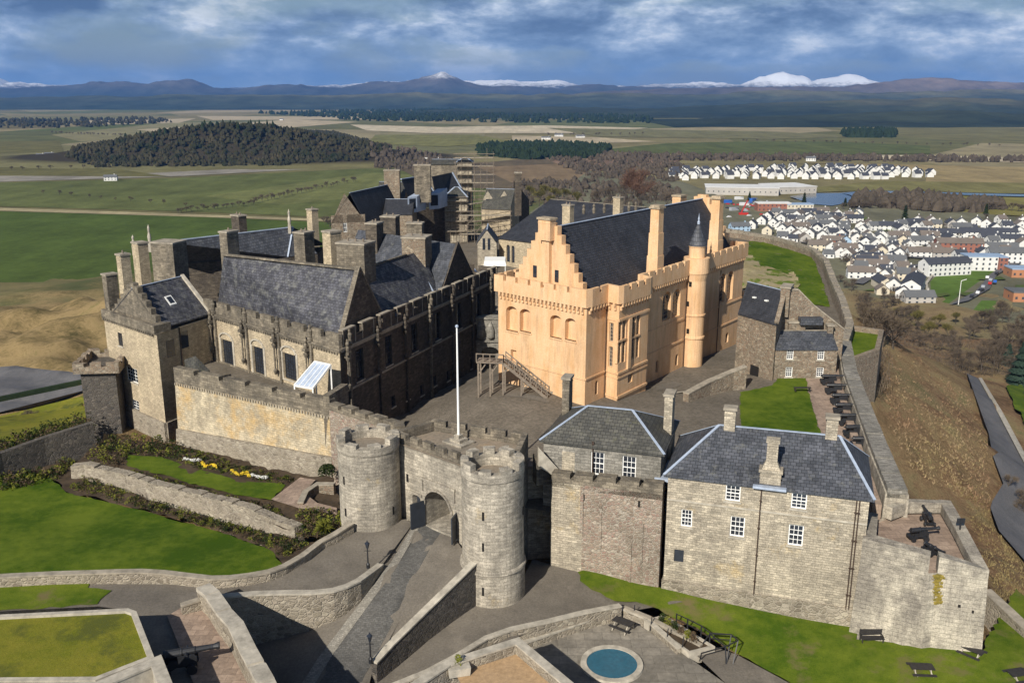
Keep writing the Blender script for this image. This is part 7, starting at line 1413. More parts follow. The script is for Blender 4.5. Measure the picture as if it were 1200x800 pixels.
for poly, n_, hr, lab, gp in (
    ([(995, 335), (1040, 345), (1090, 378), (1130, 415), (1140, 440), (1110, 430), (1060, 400), (1010, 380), (1002, 360)], 60, (4, 7.5), 'bare brown tree in the thicket between the rampart and the town', 'bare trees on the slope'),
    ([(1120, 395), (1160, 372), (1210, 365), (1215, 410), (1185, 440), (1150, 440), (1135, 425)], 46, (6, 10), 'bare tree in the dense wood above the narrow lane', 'bare trees above the lane'),
    ([(1175, 560), (1215, 600), (1215, 640), (1190, 600)], 3, (3, 4), 'small bare bush beside the lane at the right edge', 'bushes by the lane'),
    ([(-20, 505), (60, 490), (60, 510), (-20, 530)], 16, (3, 5), 'bare bush behind the dark garden wall at the left edge', 'bushes behind the garden wall'),
    ([(380, 262), (402, 250), (405, 262), (380, 272)], 7, (8, 11), 'bare tree just left of the gabled rubble house', 'bare trees behind the palace'),):
    for _ in range(n_):
        x, y = rpoly(poly); g = TR_(x, y); tree_at(rnd.choice(protos), 10, g.x, g.y, g.z, rnd.uniform(*hr), lab, gp, rnd)
for x, y, h in ((1062, 392, 8), (1085, 398, 9), (1098, 385, 8), (1110, 398, 8), (1120, 380, 7), (1050, 372, 6)):
    g = TR_(x, y); tree_at(gproto, 10, g.x, g.y, g.z, h, 'olive green budding tree at the town edge above the scrub', 'budding trees at the town edge', rnd)
for x, y, h in ((622, 226, 12), (632, 232, 13), (640, 226, 13), (652, 230, 13), (664, 228, 11), (676, 234, 12), (645, 238, 12)):
    g = U(x, y + 6, -40); tree_at(gproto, 10, g.x, g.y, -42, h * 1.2, 'olive green budding tree in the group left of the chapel ridge', 'budding trees behind the chapel', rnd)
for x, y, h in ((700, 232, 13), (715, 230, 14), (730, 226, 15), (768, 228, 15), (782, 234, 13), (795, 238, 12)):
    g = U(x, y + 8, -40); tree_at(protos[0], 10, g.x, g.y, -43, h * 1.3, 'bare brown tree in the row above the chapel and great hall roofs', 'bare trees behind the great hall', rnd)
# field trees and hedgerows on the plain
for (x0, y0, x1, y1, n_, h0, h1, lab) in (
    (205, 250, 300, 240, 16, 5, 8, 'small bare tree in the hedgerow across the green fields'), (290, 240, 420, 212, 26, 5, 9, 'small bare tree in the long slanting hedgerow left of the palace'),
    (40, 226, 260, 246, 12, 4, 7, 'small bare tree dotted along the near field edge'), (0, 200, 180, 196, 10, 5, 9, 'small tree on the far side of the pale road'), (60, 157, 150, 160, 22, 7, 11, 'distant bare tree in the row at the upper left'),
    (860, 166, 1180, 172, 26, 6, 10, 'distant tree in the line across the right-hand plain'), (640, 160, 760, 158, 12, 8, 12, 'distant tree on the tan fields above the great hall'), (985, 246, 1110, 243, 18, 7, 11, 'bare riverside tree behind the town houses'), (1110, 243, 1200, 249, 14, 7, 11, 'bare tree along the field edge behind the white terraces')):
    for k in range(n_):
        t_ = (k + rnd.uniform(.1, .9)) / n_; g = U(x0 + (x1 - x0) * t_, y0 + (y1 - y0) * t_, PL + .3); tree_at(rnd.choice(protos), 10, g.x, g.y, PL, rnd.uniform(h0, h1), lab, lab.split(' in ')[-1] if False else 'hedgerow trees: ' + lab[-30:], rnd)
# conifers
def conifer(name, label, loc, h, r, n_, seed, mat='leafD', group=None, ls=.35):
    rr = random.Random(seed); t = thing(name, label, 'tree', loc, group); mb = MB(); o0 = Vector(loc); mb.tube(o0, o0 + Vector((0, 0, h * .9)), h * .02, h * .004, 6); mb.build('trunk', M['bark'], t)
    mb = MB()
    for _ in range(n_):
        z = rr.random() ** 1.25; rad = r * (1 - z) ** .85 * (0.75 + .25 * math.sin(z * 40)) ; a = rr.random() * 6.283; k = rr.uniform(.55, 1.0); x, y = math.cos(a) * rad * k, math.sin(a) * rad * k
        P0 = o0 + Vector((x, y, h * (.06 + .92 * z) - rad * k * .25)); out = Vector((math.cos(a), math.sin(a), -.35)) * ls * rr.uniform(.8, 1.6); w_ = Vector((-math.sin(a), math.cos(a), rr.uniform(-.2, .2))) * ls * .5; mb.face([P0 - w_, P0 + out, P0 + w_, P0 - out * .5 + Vector((0, 0, ls * .3))])
    me = bpy.data.meshes.new('crown'); me.from_pydata([(v[0] - o0.x, v[1] - o0.y, v[2] - o0.z) for v in mb.v], [], mb.f); me.materials.append(M[mat]); o = bpy.data.objects.new('crown', me); C.objects.link(o); o.parent = t; return t
M['fir'] = fol('blue_green_fir_needles', (.018, .035, .026), (.055, .085, .06), 1.5)
for fx, fy, fh, fl in ((1206, 436, 12, 'dark fir behind the large one at the right edge'), (1180, 428, 8, 'dark fir left of the large one above the lane'), (1214, 470, 11, 'dark fir in front of the large one, cut by the right edge')): g = TR_(fx, fy); conifer('fir_tree', fl, tuple(g), fh, fh * .36, 5000, fx, 'fir', ls=.45)
g = TR_(1194, 452); conifer('fir_tree', 'large dark blue-green fir at the right edge beside the lane', tuple(g), 15, 5.2, 9000, 4, 'fir', ls=.45)
for x, y, h, lab in ((1060, 258, 13, 'tall dark evergreen behind the white houses, left of the pair'), (1155, 252, 10, 'small dark evergreen near the right end of the field edge'), (942, 240, 12, 'dark evergreen standing by the river bend'), (990, 243, 9, 'dark evergreen at the edge of the riverside trees'), (878, 236, 9, 'dark evergreen beside the builders yard')):
    g = U(x, y, PL); conifer('evergreen_tree', lab, (g.x, g.y, PL), h, h * .3, 900, int(x), 'leafD', ls=.8)
# ================================================================ scrub on the slopes (uncountable)
def scrubmat(name, stops, sc=.06):
    n = NT(name, .97, .03); a = n.noise(n.geo, sc, 6, .75, off=(2, 7, 0)); b = n.noise(n.geo, 1.2, 4, .8); k = len(stops); f = n.math('ADD', n.math('MULTIPLY', a, .75), n.math('MULTIPLY', b, .25))
    return n.col(n.ramp(f, [(.36 + .28 * i / (k - 1), c) for i, c in enumerate(stops)]))
def scrub(poly, n, label, mat, h=(.5, 1.4), w=.07, name='scrub', zf=TR_, k=6):
    mb = MB()
    for _ in range(n):
        x, y = rpoly(poly); g = zf(x, y); hh = rnd.uniform(*h)
        for _ in range(k):
            a = rnd.random() * 6.283; t_ = rnd.uniform(.3, 1.3); p0 = g + Vector((rnd.gauss(0, hh * .35), rnd.gauss(0, hh * .35), -.1)); tip = p0 + Vector((math.cos(a) * t_ * hh, math.sin(a) * t_ * hh, hh)); s = Vector((-math.sin(a), math.cos(a), 0)) * w; mb.face([p0 - s, p0 + s, tip])
    o = fast_build(mb, name, mat); stuff(o, label, 'scrub'); return o
scrub([(1000, 382), (1040, 395), (1100, 430), (1140, 470), (1158, 520), (1160, 600), (1120, 575), (1075, 560), (1040, 500), (1032, 440)], 1500, 'russet bracken and dead stems on the slope right of the rampart', scrubmat('russet_bracken', [(.12, .085, .055), (.22, .14, .08), (.31, .20, .12), (.24, .18, .11), (.36, .27, .15), (.19, .17, .08)]), (.15, .45), .06)
scrub([(1090, 500), (1120, 460), (1155, 500), (1160, 600), (1100, 570), (1060, 540)], 500, 'straw coloured grass tufts on the slope right of the rampart', scrubmat('straw_grass', [(.13, .13, .045), (.26, .20, .10), (.33, .26, .13), (.20, .16, .08)]), (.12, .35), .06)
scrub([(1120, 560), (1160, 600), (1200, 668), (1220, 760), (1180, 740), (1150, 650)], 900, 'brown grass on the bank below the bastion', fol('brown_grass', (.13, .10, .05), (.28, .22, .10), .8), (.15, .4), .05)
scrub([(1000, 340), (1060, 370), (1120, 400), (1200, 400), (1200, 440), (1130, 440), (1060, 405), (1010, 385)], 1700, 'tangled bare undergrowth between rampart and town', M['twig'], (.7, 1.8), .07, k=7)
scrub([(1035, 410), (1032, 450), (1010, 470), (1000, 440)], 260, 'thin bare saplings against the spur battery wall', M['twig'], (1.2, 3.0), .05, k=5)
# ================================================================ garden planting
def gz(pts):
    P = [tuple(U(*p)) for p in pts]
    def f(x, y, z0=1.5):
        z = z0
        for _ in range(6): p = U(x, y, z); z = idw(P, p.x, p.y)
        return U(x, y, z)
    return f
gb = gz([(60, 560, .1), (80, 577, .2), (135, 590, .5), (192, 605, .8), (275, 629, 1.3), (320, 646, 1.7), (345, 632, 1.9), (240, 605, 1.3), (100, 560, .4)]); gt = gz([(85, 548, 1.3), (145, 515, .9), (205, 520, .8), (300, 545, 1.8), (345, 555, 2.3), (398, 600, 3.0), (280, 594, 2.2), (190, 571, 1.6)])
def plants(poly, n, label, mats, r, h, zf, ls=.1, name='border_planting', per=26):
    for mi, mt in enumerate(mats):
        mb = MB()
        for _ in range(n // len(mats)): x, y = rpoly(poly); g = zf(x, y); shrubmesh(mb, g, rnd.uniform(*r), rnd.uniform(*h), per, rnd, ls)
        o = fast_build(mb, name, mt); stuff(o, label[mi], 'plants')
bed = [(82, 572), (100, 560), (160, 582), (240, 607), (345, 634), (360, 640), (330, 655), (318, 642), (275, 626), (192, 602), (135, 587)]
plants(bed, 420, ['low dark evergreen border plants between lawn and flint wall', 'brown winter stems in the border beside the lawn', 'yellow-green clumps in the border beside the lawn'], [M['leafD'], M['leafB'], M['leafY']], (.2, .5), (.2, .6), gb, .09)
plants([(100, 540), (112, 520), (150, 512), (205, 520), (215, 540), (150, 533), (140, 548)], 150, ['dark shrubs at the shaded foot of the palace tower', 'brown stems at the foot of the palace tower', 'green clumps at the foot of the palace tower'], [M['leafD'], M['leafB'], M['leafY']], (.3, .8), (.4, 1.1), gt, .13)
plants([(190, 520), (205, 522), (345, 562), (330, 570), (215, 545)], 300, ['low evergreen edging below the limewashed wall', 'brown rose bed below the limewashed wall', 'olive ground plants below the limewashed wall'], [M['leafD'], M['leafB'], M['leafY']], (.2, .5), (.15, .45), gt, .09)
plants([(150, 552), (205, 566), (270, 585), (318, 592), (340, 612), (280, 592), (190, 571)], 200, ['dark tufts along the top of the flint wall', 'brown tufts along the top of the flint wall', 'green tufts along the top of the flint wall'], [M['leafD'], M['leafB'], M['leafY']], (.2, .45), (.2, .5), gt, .09)
plants([(345, 612), (350, 598), (398, 604), (410, 612), (380, 632), (350, 632)], 110, ['dark shrubs beside the left gate tower', 'brown shrubs beside the left gate tower', 'yellow-green shrubs beside the left gate tower'], [M['leafD'], M['leafB'], M['leafY']], (.3, .6), (.3, .8), gt, .12)
plants([(-10, 532), (50, 514), (106, 496), (112, 510), (60, 530), (0, 552)], 330, ['black-green ivy added in place of shade on the dark garden wall', 'brown stems added among the ivy on the dark garden wall', 'deep green shrubs added in place of shade on the dark garden wall'], [M['leafD'], M['leafB'], M['leafD']], (.4, .8), (.8, 2.4), gb, .16)  # dark planting added to darken the wall foot where shade falls
plants([(0, 560), (60, 550), (80, 540), (90, 545), (60, 565), (0, 575)], 110, ['shaded dark shrubs at the left end of the lawn', 'brown stems at the left end of the lawn', 'green clumps at the left end of the lawn'], [M['leafD'], M['leafB'], M['leafY']], (.3, .7), (.3, .9), gb, .13)
M['petalW'] = plain('white_petals', (.75, .75, .72), .7, .1); M['petalY'] = plain('yellow_petals', (.75, .55, .04), .7, .15)
for lab, mt, pts in (('white flower border zigzagging below the limewashed wall', 'petalW', [(216, 541), (226, 543), (235, 542)]), ('yellow flower border zigzagging below the limewashed wall', 'petalY', [(237, 545), (241, 550), (250, 548), (254, 551)]), ('second yellow flower border nearer the gate tower', 'petalY', [(272, 555), (280, 560), (290, 557), (292, 562)]), ('second white flower border nearer the gate tower', 'petalW', [(295, 560), (305, 563), (313, 563)])):
    mb = MB(); g0 = gt(*pts[0])
    for (a, b) in zip(pts, pts[1:]):
        for k in range(14): t_ = rnd.random(); g = gt(a[0] + (b[0] - a[0]) * t_, a[1] + (b[1] - a[1]) * t_); shrubmesh(mb, g + Vector((0, 0, .3)), .2, .25, 9, rnd, .09)
    o = fast_build(mb, 'flower_border', M[mt]); tag(o, lab, 'flowers')
g = gt(380, 628) + Vector((0, 0, .2)); pm = thing('cordyline', 'spiky bright green cabbage palm beside the left gate tower', 'plant', tuple(g)); mb = MB(); mb.tube(g, g + Vector((0, 0, .7)), .12, .1, 6); mb.build('stem', M['bark'], pm); mb = MB()
for _ in range(160):
    a = rnd.random() * 6.283; el = rnd.uniform(-.2, 1.4); L = rnd.uniform(.7, 1.15); d = Vector((math.cos(a) * math.cos(el), math.sin(a) * math.cos(el), math.sin(el))); s = Vector((-math.sin(a), math.cos(a), 0)) * .05; p0 = g + Vector((0, 0, .65)); mb.face([p0 - s, p0 + s, p0 + d * L * .6 + s * .8, p0 + d * L - Vector((0, 0, .15)), p0 + d * L * .6 - s * .8])
mb.build('leaves', M['leafY'], pm)
g = gt(384, 560); mb = MB(); shrubmesh(mb, g + Vector((0, 0, .3)), 1.1, 1.2, 900, rnd, .12); o = fast_build(mb, 'round_bush', M['leafD']); tag(o, 'clipped round evergreen bush in the curved garden wall', 'bush')
# ================================================================ town
HM = {}
def hm(name, c, var=.1): HM[name] = plain(name, c, .85, var, .15); return HM[name]
for nme, c in (('white_render', (.66, .66, .64)), ('cream_render', (.60, .54, .42)), ('grey_render', (.42, .40, .37)), ('red_brick', (.28, .12, .085)), ('orange_brick', (.40, .19, .10)), ('pale_blue_cladding', (.35, .48, .62)), ('roof_slate_grey', (.12, .125, .13)), ('roof_brown_tile', (.16, .135, .115)), ('roof_dark', (.055, .06, .075)), ('roof_blue_metal', (.28, .38, .52)), ('window_dark', (.05, .06, .075))): hm(nme, c)
def house(label, group, w_, d_, hw, hr, wall, roof, floors=2, wins=True, flat=False, cat='house', name='house', chim=True, wcols=None, loc=(0, 0, 0)):
    t = thing(name, label, cat, loc, group); o0 = Vector(loc); A, B, Cc, D = (-w_ / 2, -d_ / 2), (w_ / 2, -d_ / 2), (w_ / 2, d_ / 2), (-w_ / 2, d_ / 2); P = lambda p, z: (p[0] + o0.x, p[1] + o0.y, z + o0.z)
    mb = MB(); mb.prism([(p[0] + o0.x, p[1] + o0.y) for p in (A, B, Cc, D)], o0.z - 1.5, o0.z + hw, top=False)
    if not flat: mb.face([P(B, hw), P(Cc, hw), P((w_ / 2, 0), hr)]); mb.face([P(D, hw), P(A, hw), P((-w_ / 2, 0), hr)])
    mb.build('wall', HM[wall], t); ov = .35; mb = MB()
    if flat: mb.prism([(p[0] * 1.02 + o0.x, p[1] * 1.02 + o0.y) for p in (A, B, Cc, D)], o0.z + hw, o0.z + hr, bottom=True)
    else:
        k = (hr - hw) / (d_ / 2); e0 = hw - ov * k; a, b, c, d, r0, r1 = P((-w_ / 2 - ov, -d_ / 2 - ov), e0), P((w_ / 2 + ov, -d_ / 2 - ov), e0), P((w_ / 2 + ov, d_ / 2 + ov), e0), P((-w_ / 2 - ov, d_ / 2 + ov), e0), P((-w_ / 2 - ov, 0), hr + .05), P((w_ / 2 + ov, 0), hr + .05)
        mb.face([a, b, r1, r0]); mb.face([c, d, r0, r1]); dn = lambda p: (p[0], p[1], p[2] - .2)
        for p, q in ((a, b), (b, r1), (r1, c), (c, d), (d, r0), (r0, a)): mb.face([dn(p), dn(q), q, p])
    mb.build('roof', HM[roof], t)
    if chim and not flat: mb = MB(); mb.box((o0.x + w_ * .3, o0.y, o0.z + hr - .6), .9, .6, 1.5); mb.build('chimney', HM[wall], t)
    if wins:
        nx = wcols or max(2, int(w_ / 3.2)); mb = MB(); fh = hw / floors
        for f_ in range(floors):
            z = o0.z + fh * f_ + fh * .35
            for i in range(nx):
                x = -w_ / 2 + (i + .5) * w_ / nx; mb = MB(); a, b = (o0.x - w_ / 2, o0.y - d_ / 2), (o0.x + w_ / 2, o0.y - d_ / 2); fbox(mb, a, b, x + w_ / 2 - .55, x + w_ / 2 + .55, z, z + 1.3, -.1, .04); mb.build('window', HM['window_dark'], t)
            for s in (-1, 1):
                mb = MB(); x = s * w_ / 2; mb.box((o0.x + x, o0.y - d_ * .05, z), .1, 1.0, 1.2); mb.build('window', HM['window_dark'], t)
    return t
ZT = PL + .6; specs = {'A': (7.2, 7.4, 4.6, 7.4), 'L': (15, 7.2, 4.6, 7.2), 'S': (6.4, 6.4, 3.4, 5.8), 'F': (29, 9.5, 7.8, 10.6), 'T': (22, 7.4, 4.6, 7.2)}
HP = {}
def hput(x, y, kind, rz, wall, roof, label, group=None):
    key = (kind, wall, roof); g = U(x, y, ZT)
    if key not in HP:
        w_, d_, hw, hr = specs[kind]; HP[key] = house(label, group, w_, d_, hw, hr, wall, roof, 3 if kind == 'F' else (1 if kind == 'S' else 2), loc=tuple(g)); HP[key].rotation_euler = (0, 0, rz)
        if group is None and 'group' in HP[key]: del HP[key]['group']
        return HP[key]
    o = dup(HP[key], tuple(g), rz, label, group)
    if group is None and 'group' in o.keys(): del o['group']
    return o
W, G_, D_, B_ = 'white_render', 'roof_slate_grey', 'roof_dark', 'roof_brown_tile'; taken = []
man = [(1028, 270, 'L', 8, W, G_, 'long white two-storey terrace left of the tall evergreen'), (1032, 281, 'A', 85, W, G_, 'white gabled house in front of the long white terrace'), (1017, 281, 'A', 80, W, B_, 'white gabled house beside the terrace, left one'), (1025, 291, 'A', 85, W, G_, 'white gable with wide roof in the middle of the town'), (1052, 282, 'L', -4, W, B_, 'white row with brown roof below the evergreen'),
       (1003, 284, 'A', 75, W, G_, 'white gabled house at the left of the middle rows'), (1006, 297, 'A', 70, W, D_, 'white house with very dark roof near the rampart, upper'), (1064, 293, 'A', 80, W, G_, 'white gabled house before the brick terrace'), (1078, 288, 'L', 4, W, G_, 'white row touching the left end of the brick terrace'), (1083, 302, 'T', -3, W, B_, 'low white row with brown roof left of the blue-roofed flats'), (1042, 308, 'A', 55, W, D_, 'white house with dark roof above the long low white terrace'), (1053, 303, 'A', 70, W, G_, 'narrow white gabled house with ladder-like windows'),
       (1018, 317, 'T', -12, W, B_, 'long low white terrace with brown roof beside the rampart trees'), (1027, 326, 'A', 70, W, B_, 'white gable at the right end of the low terrace'), (1008, 326, 'L', -10, W, B_, 'white house partly hidden by the scrub, lowest left'), (1033, 345, 'S', 80, 'cream_render', B_, 'small cream cottage at the edge of the scrub'), (1058, 350, 'A', 65, W, D_, 'white gabled house with blue-dark roof nearest the park'), (1075, 356, 'L', 0, 'grey_render', G_, 'grey slate-roofed house at the foot of the park path'),
       (1069, 345, 'F', 62, W, D_, 'three-storey white flats with dark gable roof, gable end to the park'), (1106, 322, 'F', 14, W, D_, 'three-storey white flats with brick panels along the top of the park'), (1122, 297, 'F', -8, 'red_brick', B_, 'long red brick terrace behind the white flats'), (1105, 303, 'L', -6, 'grey_render', B_, 'grey low row in front of the red brick terrace'), (1185, 309, 'F', -8, W, G_, 'white flats with grey roof at the right edge'), (1170, 296, 'T', -10, W, G_, 'white block above the blue-roofed flats'),
       (1110, 279, 'T', -4, W, D_, 'long white terrace with dark roof behind the brick row'), (1142, 278, 'T', -5, W, D_, 'long white terrace right of the middle in the back row'), (1172, 278, 'T', -6, W, D_, 'long white terrace at the right of the back row'), (1165, 272, 'A', 80, W, D_, 'white gabled end house in the back row'), (1192, 276, 'A', 80, W, D_, 'white gabled house last in the back row'), (1190, 286, 'T', -8, W, D_, 'white terrace second row at the right edge'), (1160, 284, 'L', 0, W, D_, 'white dark-roofed house in the second row of terraces'),
       (866, 271, 'L', 12, 'pale_blue_cladding', G_, 'pale blue building just beyond the corner of the great hall'), (881, 268, 'A', 62, W, D_, 'white gabled house first right of the pale blue building'), (893, 263, 'A', 60, W, D_, 'white gabled house second right of the pale blue building'), (900, 258, 'A', 58, W, D_, 'white gabled house third right of the pale blue building'), (906, 266, 'A', 65, W, G_, 'tall white gabled house above the rampart corner'), (899, 275, 'A', 68, 'cream_render', G_, 'cream gabled house close above the rampart coping'), (914, 269, 'A', 70, W, G_, 'white gable at the left end of the long low row'),
       (931, 271, 'T', 2, W, B_, 'long white row with brown roof above the rampart'), (934, 280, 'A', 80, W, B_, 'white gabled house touching the rampart line'), (949, 279, 'A', 60, W, G_, 'white gabled house right of the rampart line gable'), (963, 281, 'A', 75, W, G_, 'white gabled house with wide eaves beyond the rampart bend'), (976, 270, 'A', 60, W, G_, 'large white gable behind the rampart bend'), (961, 268, 'T', 8, W, G_, 'long slate row left of the large white gable'), (990, 266, 'A', 60, 'cream_render', B_, 'cream gabled house beyond the large white gable'),
       (975, 288, 'L', -6, 'red_brick', B_, 'brown brick house over the rampart bend'), (990, 288, 'A', 78, 'pale_blue_cladding', G_, 'pale blue house over the rampart bend'), (994, 304, 'A', 50, W, B_, 'white gabled house close beside the rampart'), (990, 297, 'L', -12, W, B_, 'white row right behind the rampart bend'), (1008, 307, 'A', 65, W, D_, 'white dark-roofed house near the rampart, lower')]
for (x, y, k, rz, wl__, rf_, lab) in man: hput(x, y, k, R(rz), wl__, rf_, lab); taken.append((x, y))
rows = ['back', 'upper', 'middle', 'lower']; cnt = {}
for x0, x1, ya, yb, n_ in ((905, 1010, 252, 262, 22), (1000, 1100, 266, 300, 26), (915, 990, 262, 285, 16), (1090, 1200, 284, 306, 9), (960, 1060, 284, 330, 18), (1030, 1075, 318, 345, 8), (1040, 1200, 262, 272, 14)):
    for _ in range(n_):
        for _t in range(40):
            x, y = rnd.uniform(x0, x1), rnd.uniform(ya, yb)
            if all(abs(x - a) > 9.5 or abs(y - b) > 3.6 for a, b in taken) and not (x > 1085 and y > 315) and not (x < 1000 and y > 262 + (x - 850) * .28 + 8): break
        else: continue
        taken.append((x, y)); wl__ = rnd.choice([W] * 6 + ['cream_render', 'grey_render', 'grey_render']); rf_ = rnd.choice([G_, B_, D_]); k = rnd.choice('AAALS'); nm = {W: 'white', 'cream_render': 'cream', 'grey_render': 'grey', 'red_brick': 'brick'}[wl__]; rn_ = {G_: 'grey', B_: 'brown', D_: 'dark'}[rf_]
        side = 'left' if x < 960 else ('middle' if x < 1060 else 'right'); dp_ = 'back rows' if y < 268 else ('middle rows' if y < 295 else 'front rows')
        lab = '%s%s house with %s roof in the %s of the town, %s part' % ({'A': '', 'L': 'long ', 'S': 'small '}[k], nm, rn_, dp_, side); hput(x, y, k, R(rnd.choice((5, -8, 70, 85, 60, 12))), wl__, rf_, lab, 'town houses: ' + lab[:60])
# special blocks
def special(x, y, w_, d_, hw, hr, rz, wall, roof, label, floors=3, name='flats', wcols=None, cat='building'):
    g = U(x, y, ZT); t = house(label, None, w_, d_, hw, hr, wall, roof, floors, True, True, cat, name, False, wcols, tuple(g)); t.rotation_euler = (0, 0, R(rz)); return t
special(1150, 316, 22, 12, 8.6, 9.2, -4, W, 'roof_blue_metal', 'white three-storey flats with pale blue flat roof by the park'); special(1170, 317, 5, 11, 8.6, 9.1, -4, 'red_brick', 'roof_blue_metal', 'red brick stair tower at the right end of the blue-roofed flats', 3, 'stair_tower')
special(1197, 324, 16, 12, 5, 5.6, -6, 'orange_brick', 'roof_blue_metal', 'orange brick hall with blue roof at the right edge', 1, 'hall'); special(1200, 352, 16, 12, 5, 5.6, -6, 'orange_brick', 'roof_slate_grey', 'orange brick hall with flat grey roof at the right edge, nearer one', 1, 'hall')
special(868, 226, 75, 40, 7, 7.6, -10, 'grey_render', W, 'very large pale flat-roofed retail building in front of the far estate', 1, 'retail_building', 14); special(922, 224, 45, 45, 6.4, 7, 14, 'grey_render', W, 'pale flat-roofed wing at the right of the large retail building', 1, 'retail_building', 8)
special(905, 247, 30, 12, 7, 7.8, 0, 'red_brick', W, 'long brick apartment block with white top floor by the river', 2, 'flats', 8); special(935, 247, 24, 12, 6, 6.8, 2, 'cream_render', 'roof_blue_metal', 'low cream block with pale blue roof beside the river', 2, 'flats', 7)
special(459, 186, 30, 14, 9, 9.8, 0, W, G_, 'white building at the right foot of the wooded hill', 3, 'building', 8); special(485, 187, 26, 12, 5, 6, 0, W, G_, 'low pale shed beside the white building under the wooded hill', 1, 'shed', 5); special(505, 189, 34, 12, 5, 6, 0, 'grey_render', W, 'long low grey shed right of the white building', 1, 'shed', 6)
# far estate
fe = house('small white gabled house in the dense far estate beyond the retail building', 'far estate houses', 9, 8, 4.6, 8.2, W, D_, 2, False, chim=False, loc=tuple(U(800, 205, ZT))); fe.rotation_euler = (0, 0, R(70)); k_ = 0
for j, (y, x0, x1) in enumerate(((197.8, 905, 1040), (199.4, 850, 1065), (201, 800, 1080), (202.8, 790, 1090), (204.6, 786, 1092), (206.6, 788, 1090), (208.8, 786, 1050), (211, 800, 960))):
    x = x0 + rnd.uniform(0, 4)
    while x < x1 and k_ < 140:
        dup(fe, tuple(U(x, y + rnd.uniform(-.4, .4) + (x - 940) * .004, ZT)), R(rnd.choice((70, 82, 60, 10))), scale=(1, 1, rnd.uniform(.85, 1.1))); k_ += 1; x += rnd.uniform(9.5, 17)
# far farm buildings
for x, y, lab in ((58, 183.5, 'white farm cottage at the left edge below the woods'), (48, 185, 'dark-roofed farmhouse among trees at the left'), (165, 160.5, 'distant farmstead in the upper left fields'), (330, 141, 'tiny distant farm on the tan fields'), (1000, 158.5, 'distant pale farmhouse right of centre'), (950, 188.5, 'white farmhouse alone behind the far estate'), (640, 163.5, 'pale distant sheds in the upper middle'), (680, 161.5, 'second pale distant shed in the upper middle'), (655, 160, 'white roofed distant works in the upper middle'), (130, 211.5, 'small white cottage beside the pale road')):
    hput(x, y, 'T' if 'shed' in lab or 'works' in lab else 'L', R(rnd.uniform(-15, 15)), W, G_, lab)
for x0, y0, x1, y1, w_ in ((905, 262, 1000, 256, 6), (940, 284, 1060, 276, 6), (1005, 332, 1060, 300, 6), (1000, 314, 1090, 310, 6), (1060, 300, 1200, 312, 7), (1065, 285, 1200, 296, 6), (1020, 268, 1200, 268, 7)):
    a, b = U(x0, y0, PL + 1.9).xy, U(x1, y1, PL + 1.9).xy; e = (b - a).normalized(); n_ = Vector((-e.y, e.x)) * w_ / 2; mb = MB(); mb.face([(*(a - n_), PL + 1.9 + w_ * .01 + x0 * 1e-5), (*(b - n_), PL + 1.9 + w_ * .01 + x0 * 1e-5), (*(b + n_), PL + 1.9 + w_ * .01 + x0 * 1e-5), (*(a + n_), PL + 1.9 + w_ * .01 + x0 * 1e-5)]); struct('street', mb, M['tarmac'])
for k in range(26):
    x, y = rnd.uniform(900, 1200), rnd.uniform(255, 345); g = U(x, y, 0); mb = MB(); P_ = [U(x + dx * rnd.uniform(8, 20), y + dy * rnd.uniform(1.2, 3), PL + 1.6 + k * .01) for dx, dy in ((-1, .3), (-.2, 1), (1, .2), (.5, -1), (-.6, -.8))]; mb.face([tuple(p) for p in P_]); struct('garden_grass', mb, field_mat((.10, .13, .04)))
# vehicles: parked cars, vans, containers
def car(label, loc, rz, mat, group):
    t = thing('parked_car', label, 'car', loc, group); o = Vector(loc); mb = MB(); pr_ = [(-2.1, .35), (-2.15, .8), (-1.5, .95), (-1.0, 1.42), (.5, 1.42), (1.1, .98), (2.0, .85), (2.1, .4)]
    for s in (-1, 1): f_ = [(o.x + x, o.y + s * .85, o.z + z) for x, z in pr_]; mb.face(f_ if s < 0 else f_[::-1])
    for i in range(len(pr_)): j = (i + 1) % len(pr_); a, b = pr_[i], pr_[j]; mb.face([(o.x + a[0], o.y - .85, o.z + a[1]), (o.x + a[0], o.y + .85, o.z + a[1]), (o.x + b[0], o.y + .85, o.z + b[1]), (o.x + b[0], o.y - .85, o.z + b[1])])
    mb.build('body', mat, t); mb = MB(); mb.box((o.x - .25, o.y, o.z + 1.0), 1.9, 1.72, .36, 0, .9); mb.build('glass', M['glass'], t)
    for x in (-1.3, 1.3):
        for s in (-.8, .8): mb = MB(); mb.tube((o.x + x, o.y + s - .08, o.z + .32), (o.x + x, o.y + s + .08, o.z + .32), .32, n=10); mb.build('wheel', M['iron'], t)
    t.rotation_euler = (0, 0, rz); return t
cm_ = {c: plain('car_paint_' + c, v, .3, .05, 1, .5) for c, v in (('white', (.7, .7, .7)), ('red', (.45, .03, .02)), ('blue', (.03, .12, .45)), ('silver', (.35, .37, .4)), ('black', (.03, .03, .035)))}
cp = {c: car('%s car parked along the street beside the park' % c, tuple(U(x, y, PL + 2.05)), R(rz), cm_[c], 'cars on the town street') for c, x, y, rz in (('white', 1157, 326, 60), ('red', 1160, 333, 60), ('blue', 1166, 331, 60), ('silver', 1152, 337, 60), ('black', 1150, 341, 40))}
for x, y in [(1173, 315), (1168, 321), (1161, 329), (1180, 311), (1146, 344), (1139, 348)]: c = rnd.choice(list(cp)); dup(cp[c], tuple(U(x, y, PL + 2.05)), R(55), '%s car parked along the street beside the park' % c, 'cars on the town street')
for k in range(26): c = rnd.choice(list(cp)); x, y = rnd.uniform(850, 905), rnd.uniform(233, 256); dup(cp[c], tuple(U(x, y, ZT + .1)), rnd.random() * 6, '%s vehicle parked in the open yard above the great hall end' % c, 'vehicles in the yard')
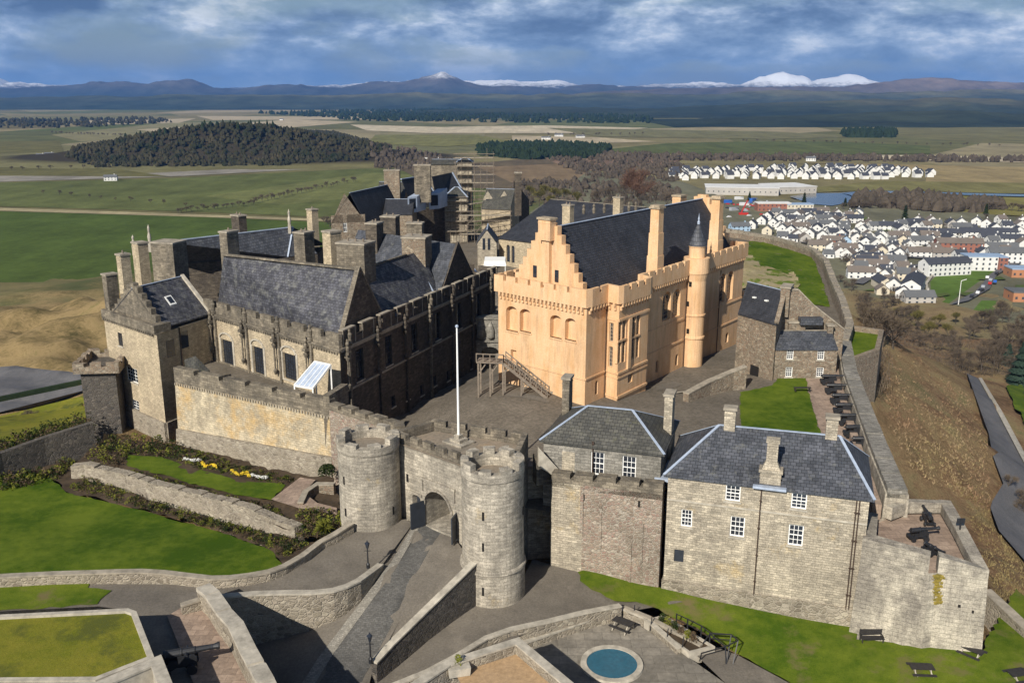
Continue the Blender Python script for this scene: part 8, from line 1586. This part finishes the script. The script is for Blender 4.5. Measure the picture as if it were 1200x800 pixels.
for x, y, c, lab in ((852, 238, 'blue', 'blue container in the yard, left one'), (872, 241, 'white', 'white container beside the crane'), (882, 236, 'blue', 'small blue container at the back of the yard'), (890, 240, 'white', 'white container near the brick flats'), (860, 247, 'silver', 'grey container at the front of the yard'), (866, 234, 'white', 'white shed-like container at the back of the yard')):
    g = U(x, y, ZT); mb = MB(); mb.box(tuple(g), 9, 3.2, 3, rnd.random()); mb.box((g.x, g.y, g.z + 3.0), 8.8, 3.0, .12, 0); tag(mb.build('container', cm_[c], None, off=tuple(g)), lab, 'container')
g = U(871, 252, ZT); t = thing('crane', 'red mobile crane in the builders yard beyond the great hall', 'crane', tuple(g)); mb = MB(); mb.box(tuple(g), 8, 3, 2.2); mb.build('base', cm_['red'], t); mb = MB(); mb.beam((g.x - 2, g.y, g.z + 2), (g.x + 3, g.y, g.z + 13), .9); mb.build('boom', cm_['red'], t)
for x, y in ((1121, 352), (1092, 330)): g = U(x, y, PL + 2); 
g = U(1123, 357, PL + 2.2); t = thing('street_lamp', 'tall pale street lamp at the park corner', 'street lamp', tuple(g)); mb = MB(); mb.tube(tuple(g), (g.x, g.y, g.z + 12), .2, .12, 8); mb.build('post', M['white'], t); mb = MB(); mb.beam((g.x, g.y, g.z + 12), (g.x + 3, g.y + 1, g.z + 12.6), .25); mb.build('arm', M['white'], t)
# white gulls or stones omitted; green street trees in town
for k in range(70):
    x, y = rnd.uniform(900, 1190), rnd.uniform(258, 345)
    if x > 1090 and y > 300: continue
    g = U(x, y, PL); tree_at(rnd.choice(protos), 10, g.x, g.y, PL, rnd.uniform(5, 8), 'bare garden tree between the town houses', 'garden trees in the town', rnd)
# ================================================================ haze
mb = MB(); mb.prism([(-26000, -80), (26000, -80), (26000, 33500), (-26000, 33500)], PL - 30, 760, bottom=True)
hm = bpy.data.materials.new('haze'); hm.use_nodes = True; t = hm.node_tree; t.nodes.clear(); pv = nd(t, 'ShaderNodeVolumePrincipled'); pv.inputs['Density'].default_value = 4.4e-5
pv.inputs['Color'].default_value = (.15, .40, .98, 1); pv.inputs['Anisotropy'].default_value = 0.0; ot = nd(t, 'ShaderNodeOutputMaterial'); t.links.new(pv.outputs[0], ot.inputs['Volume'])
hz = fast_build(mb, 'haze', hm); hz['kind'] = 'stuff'
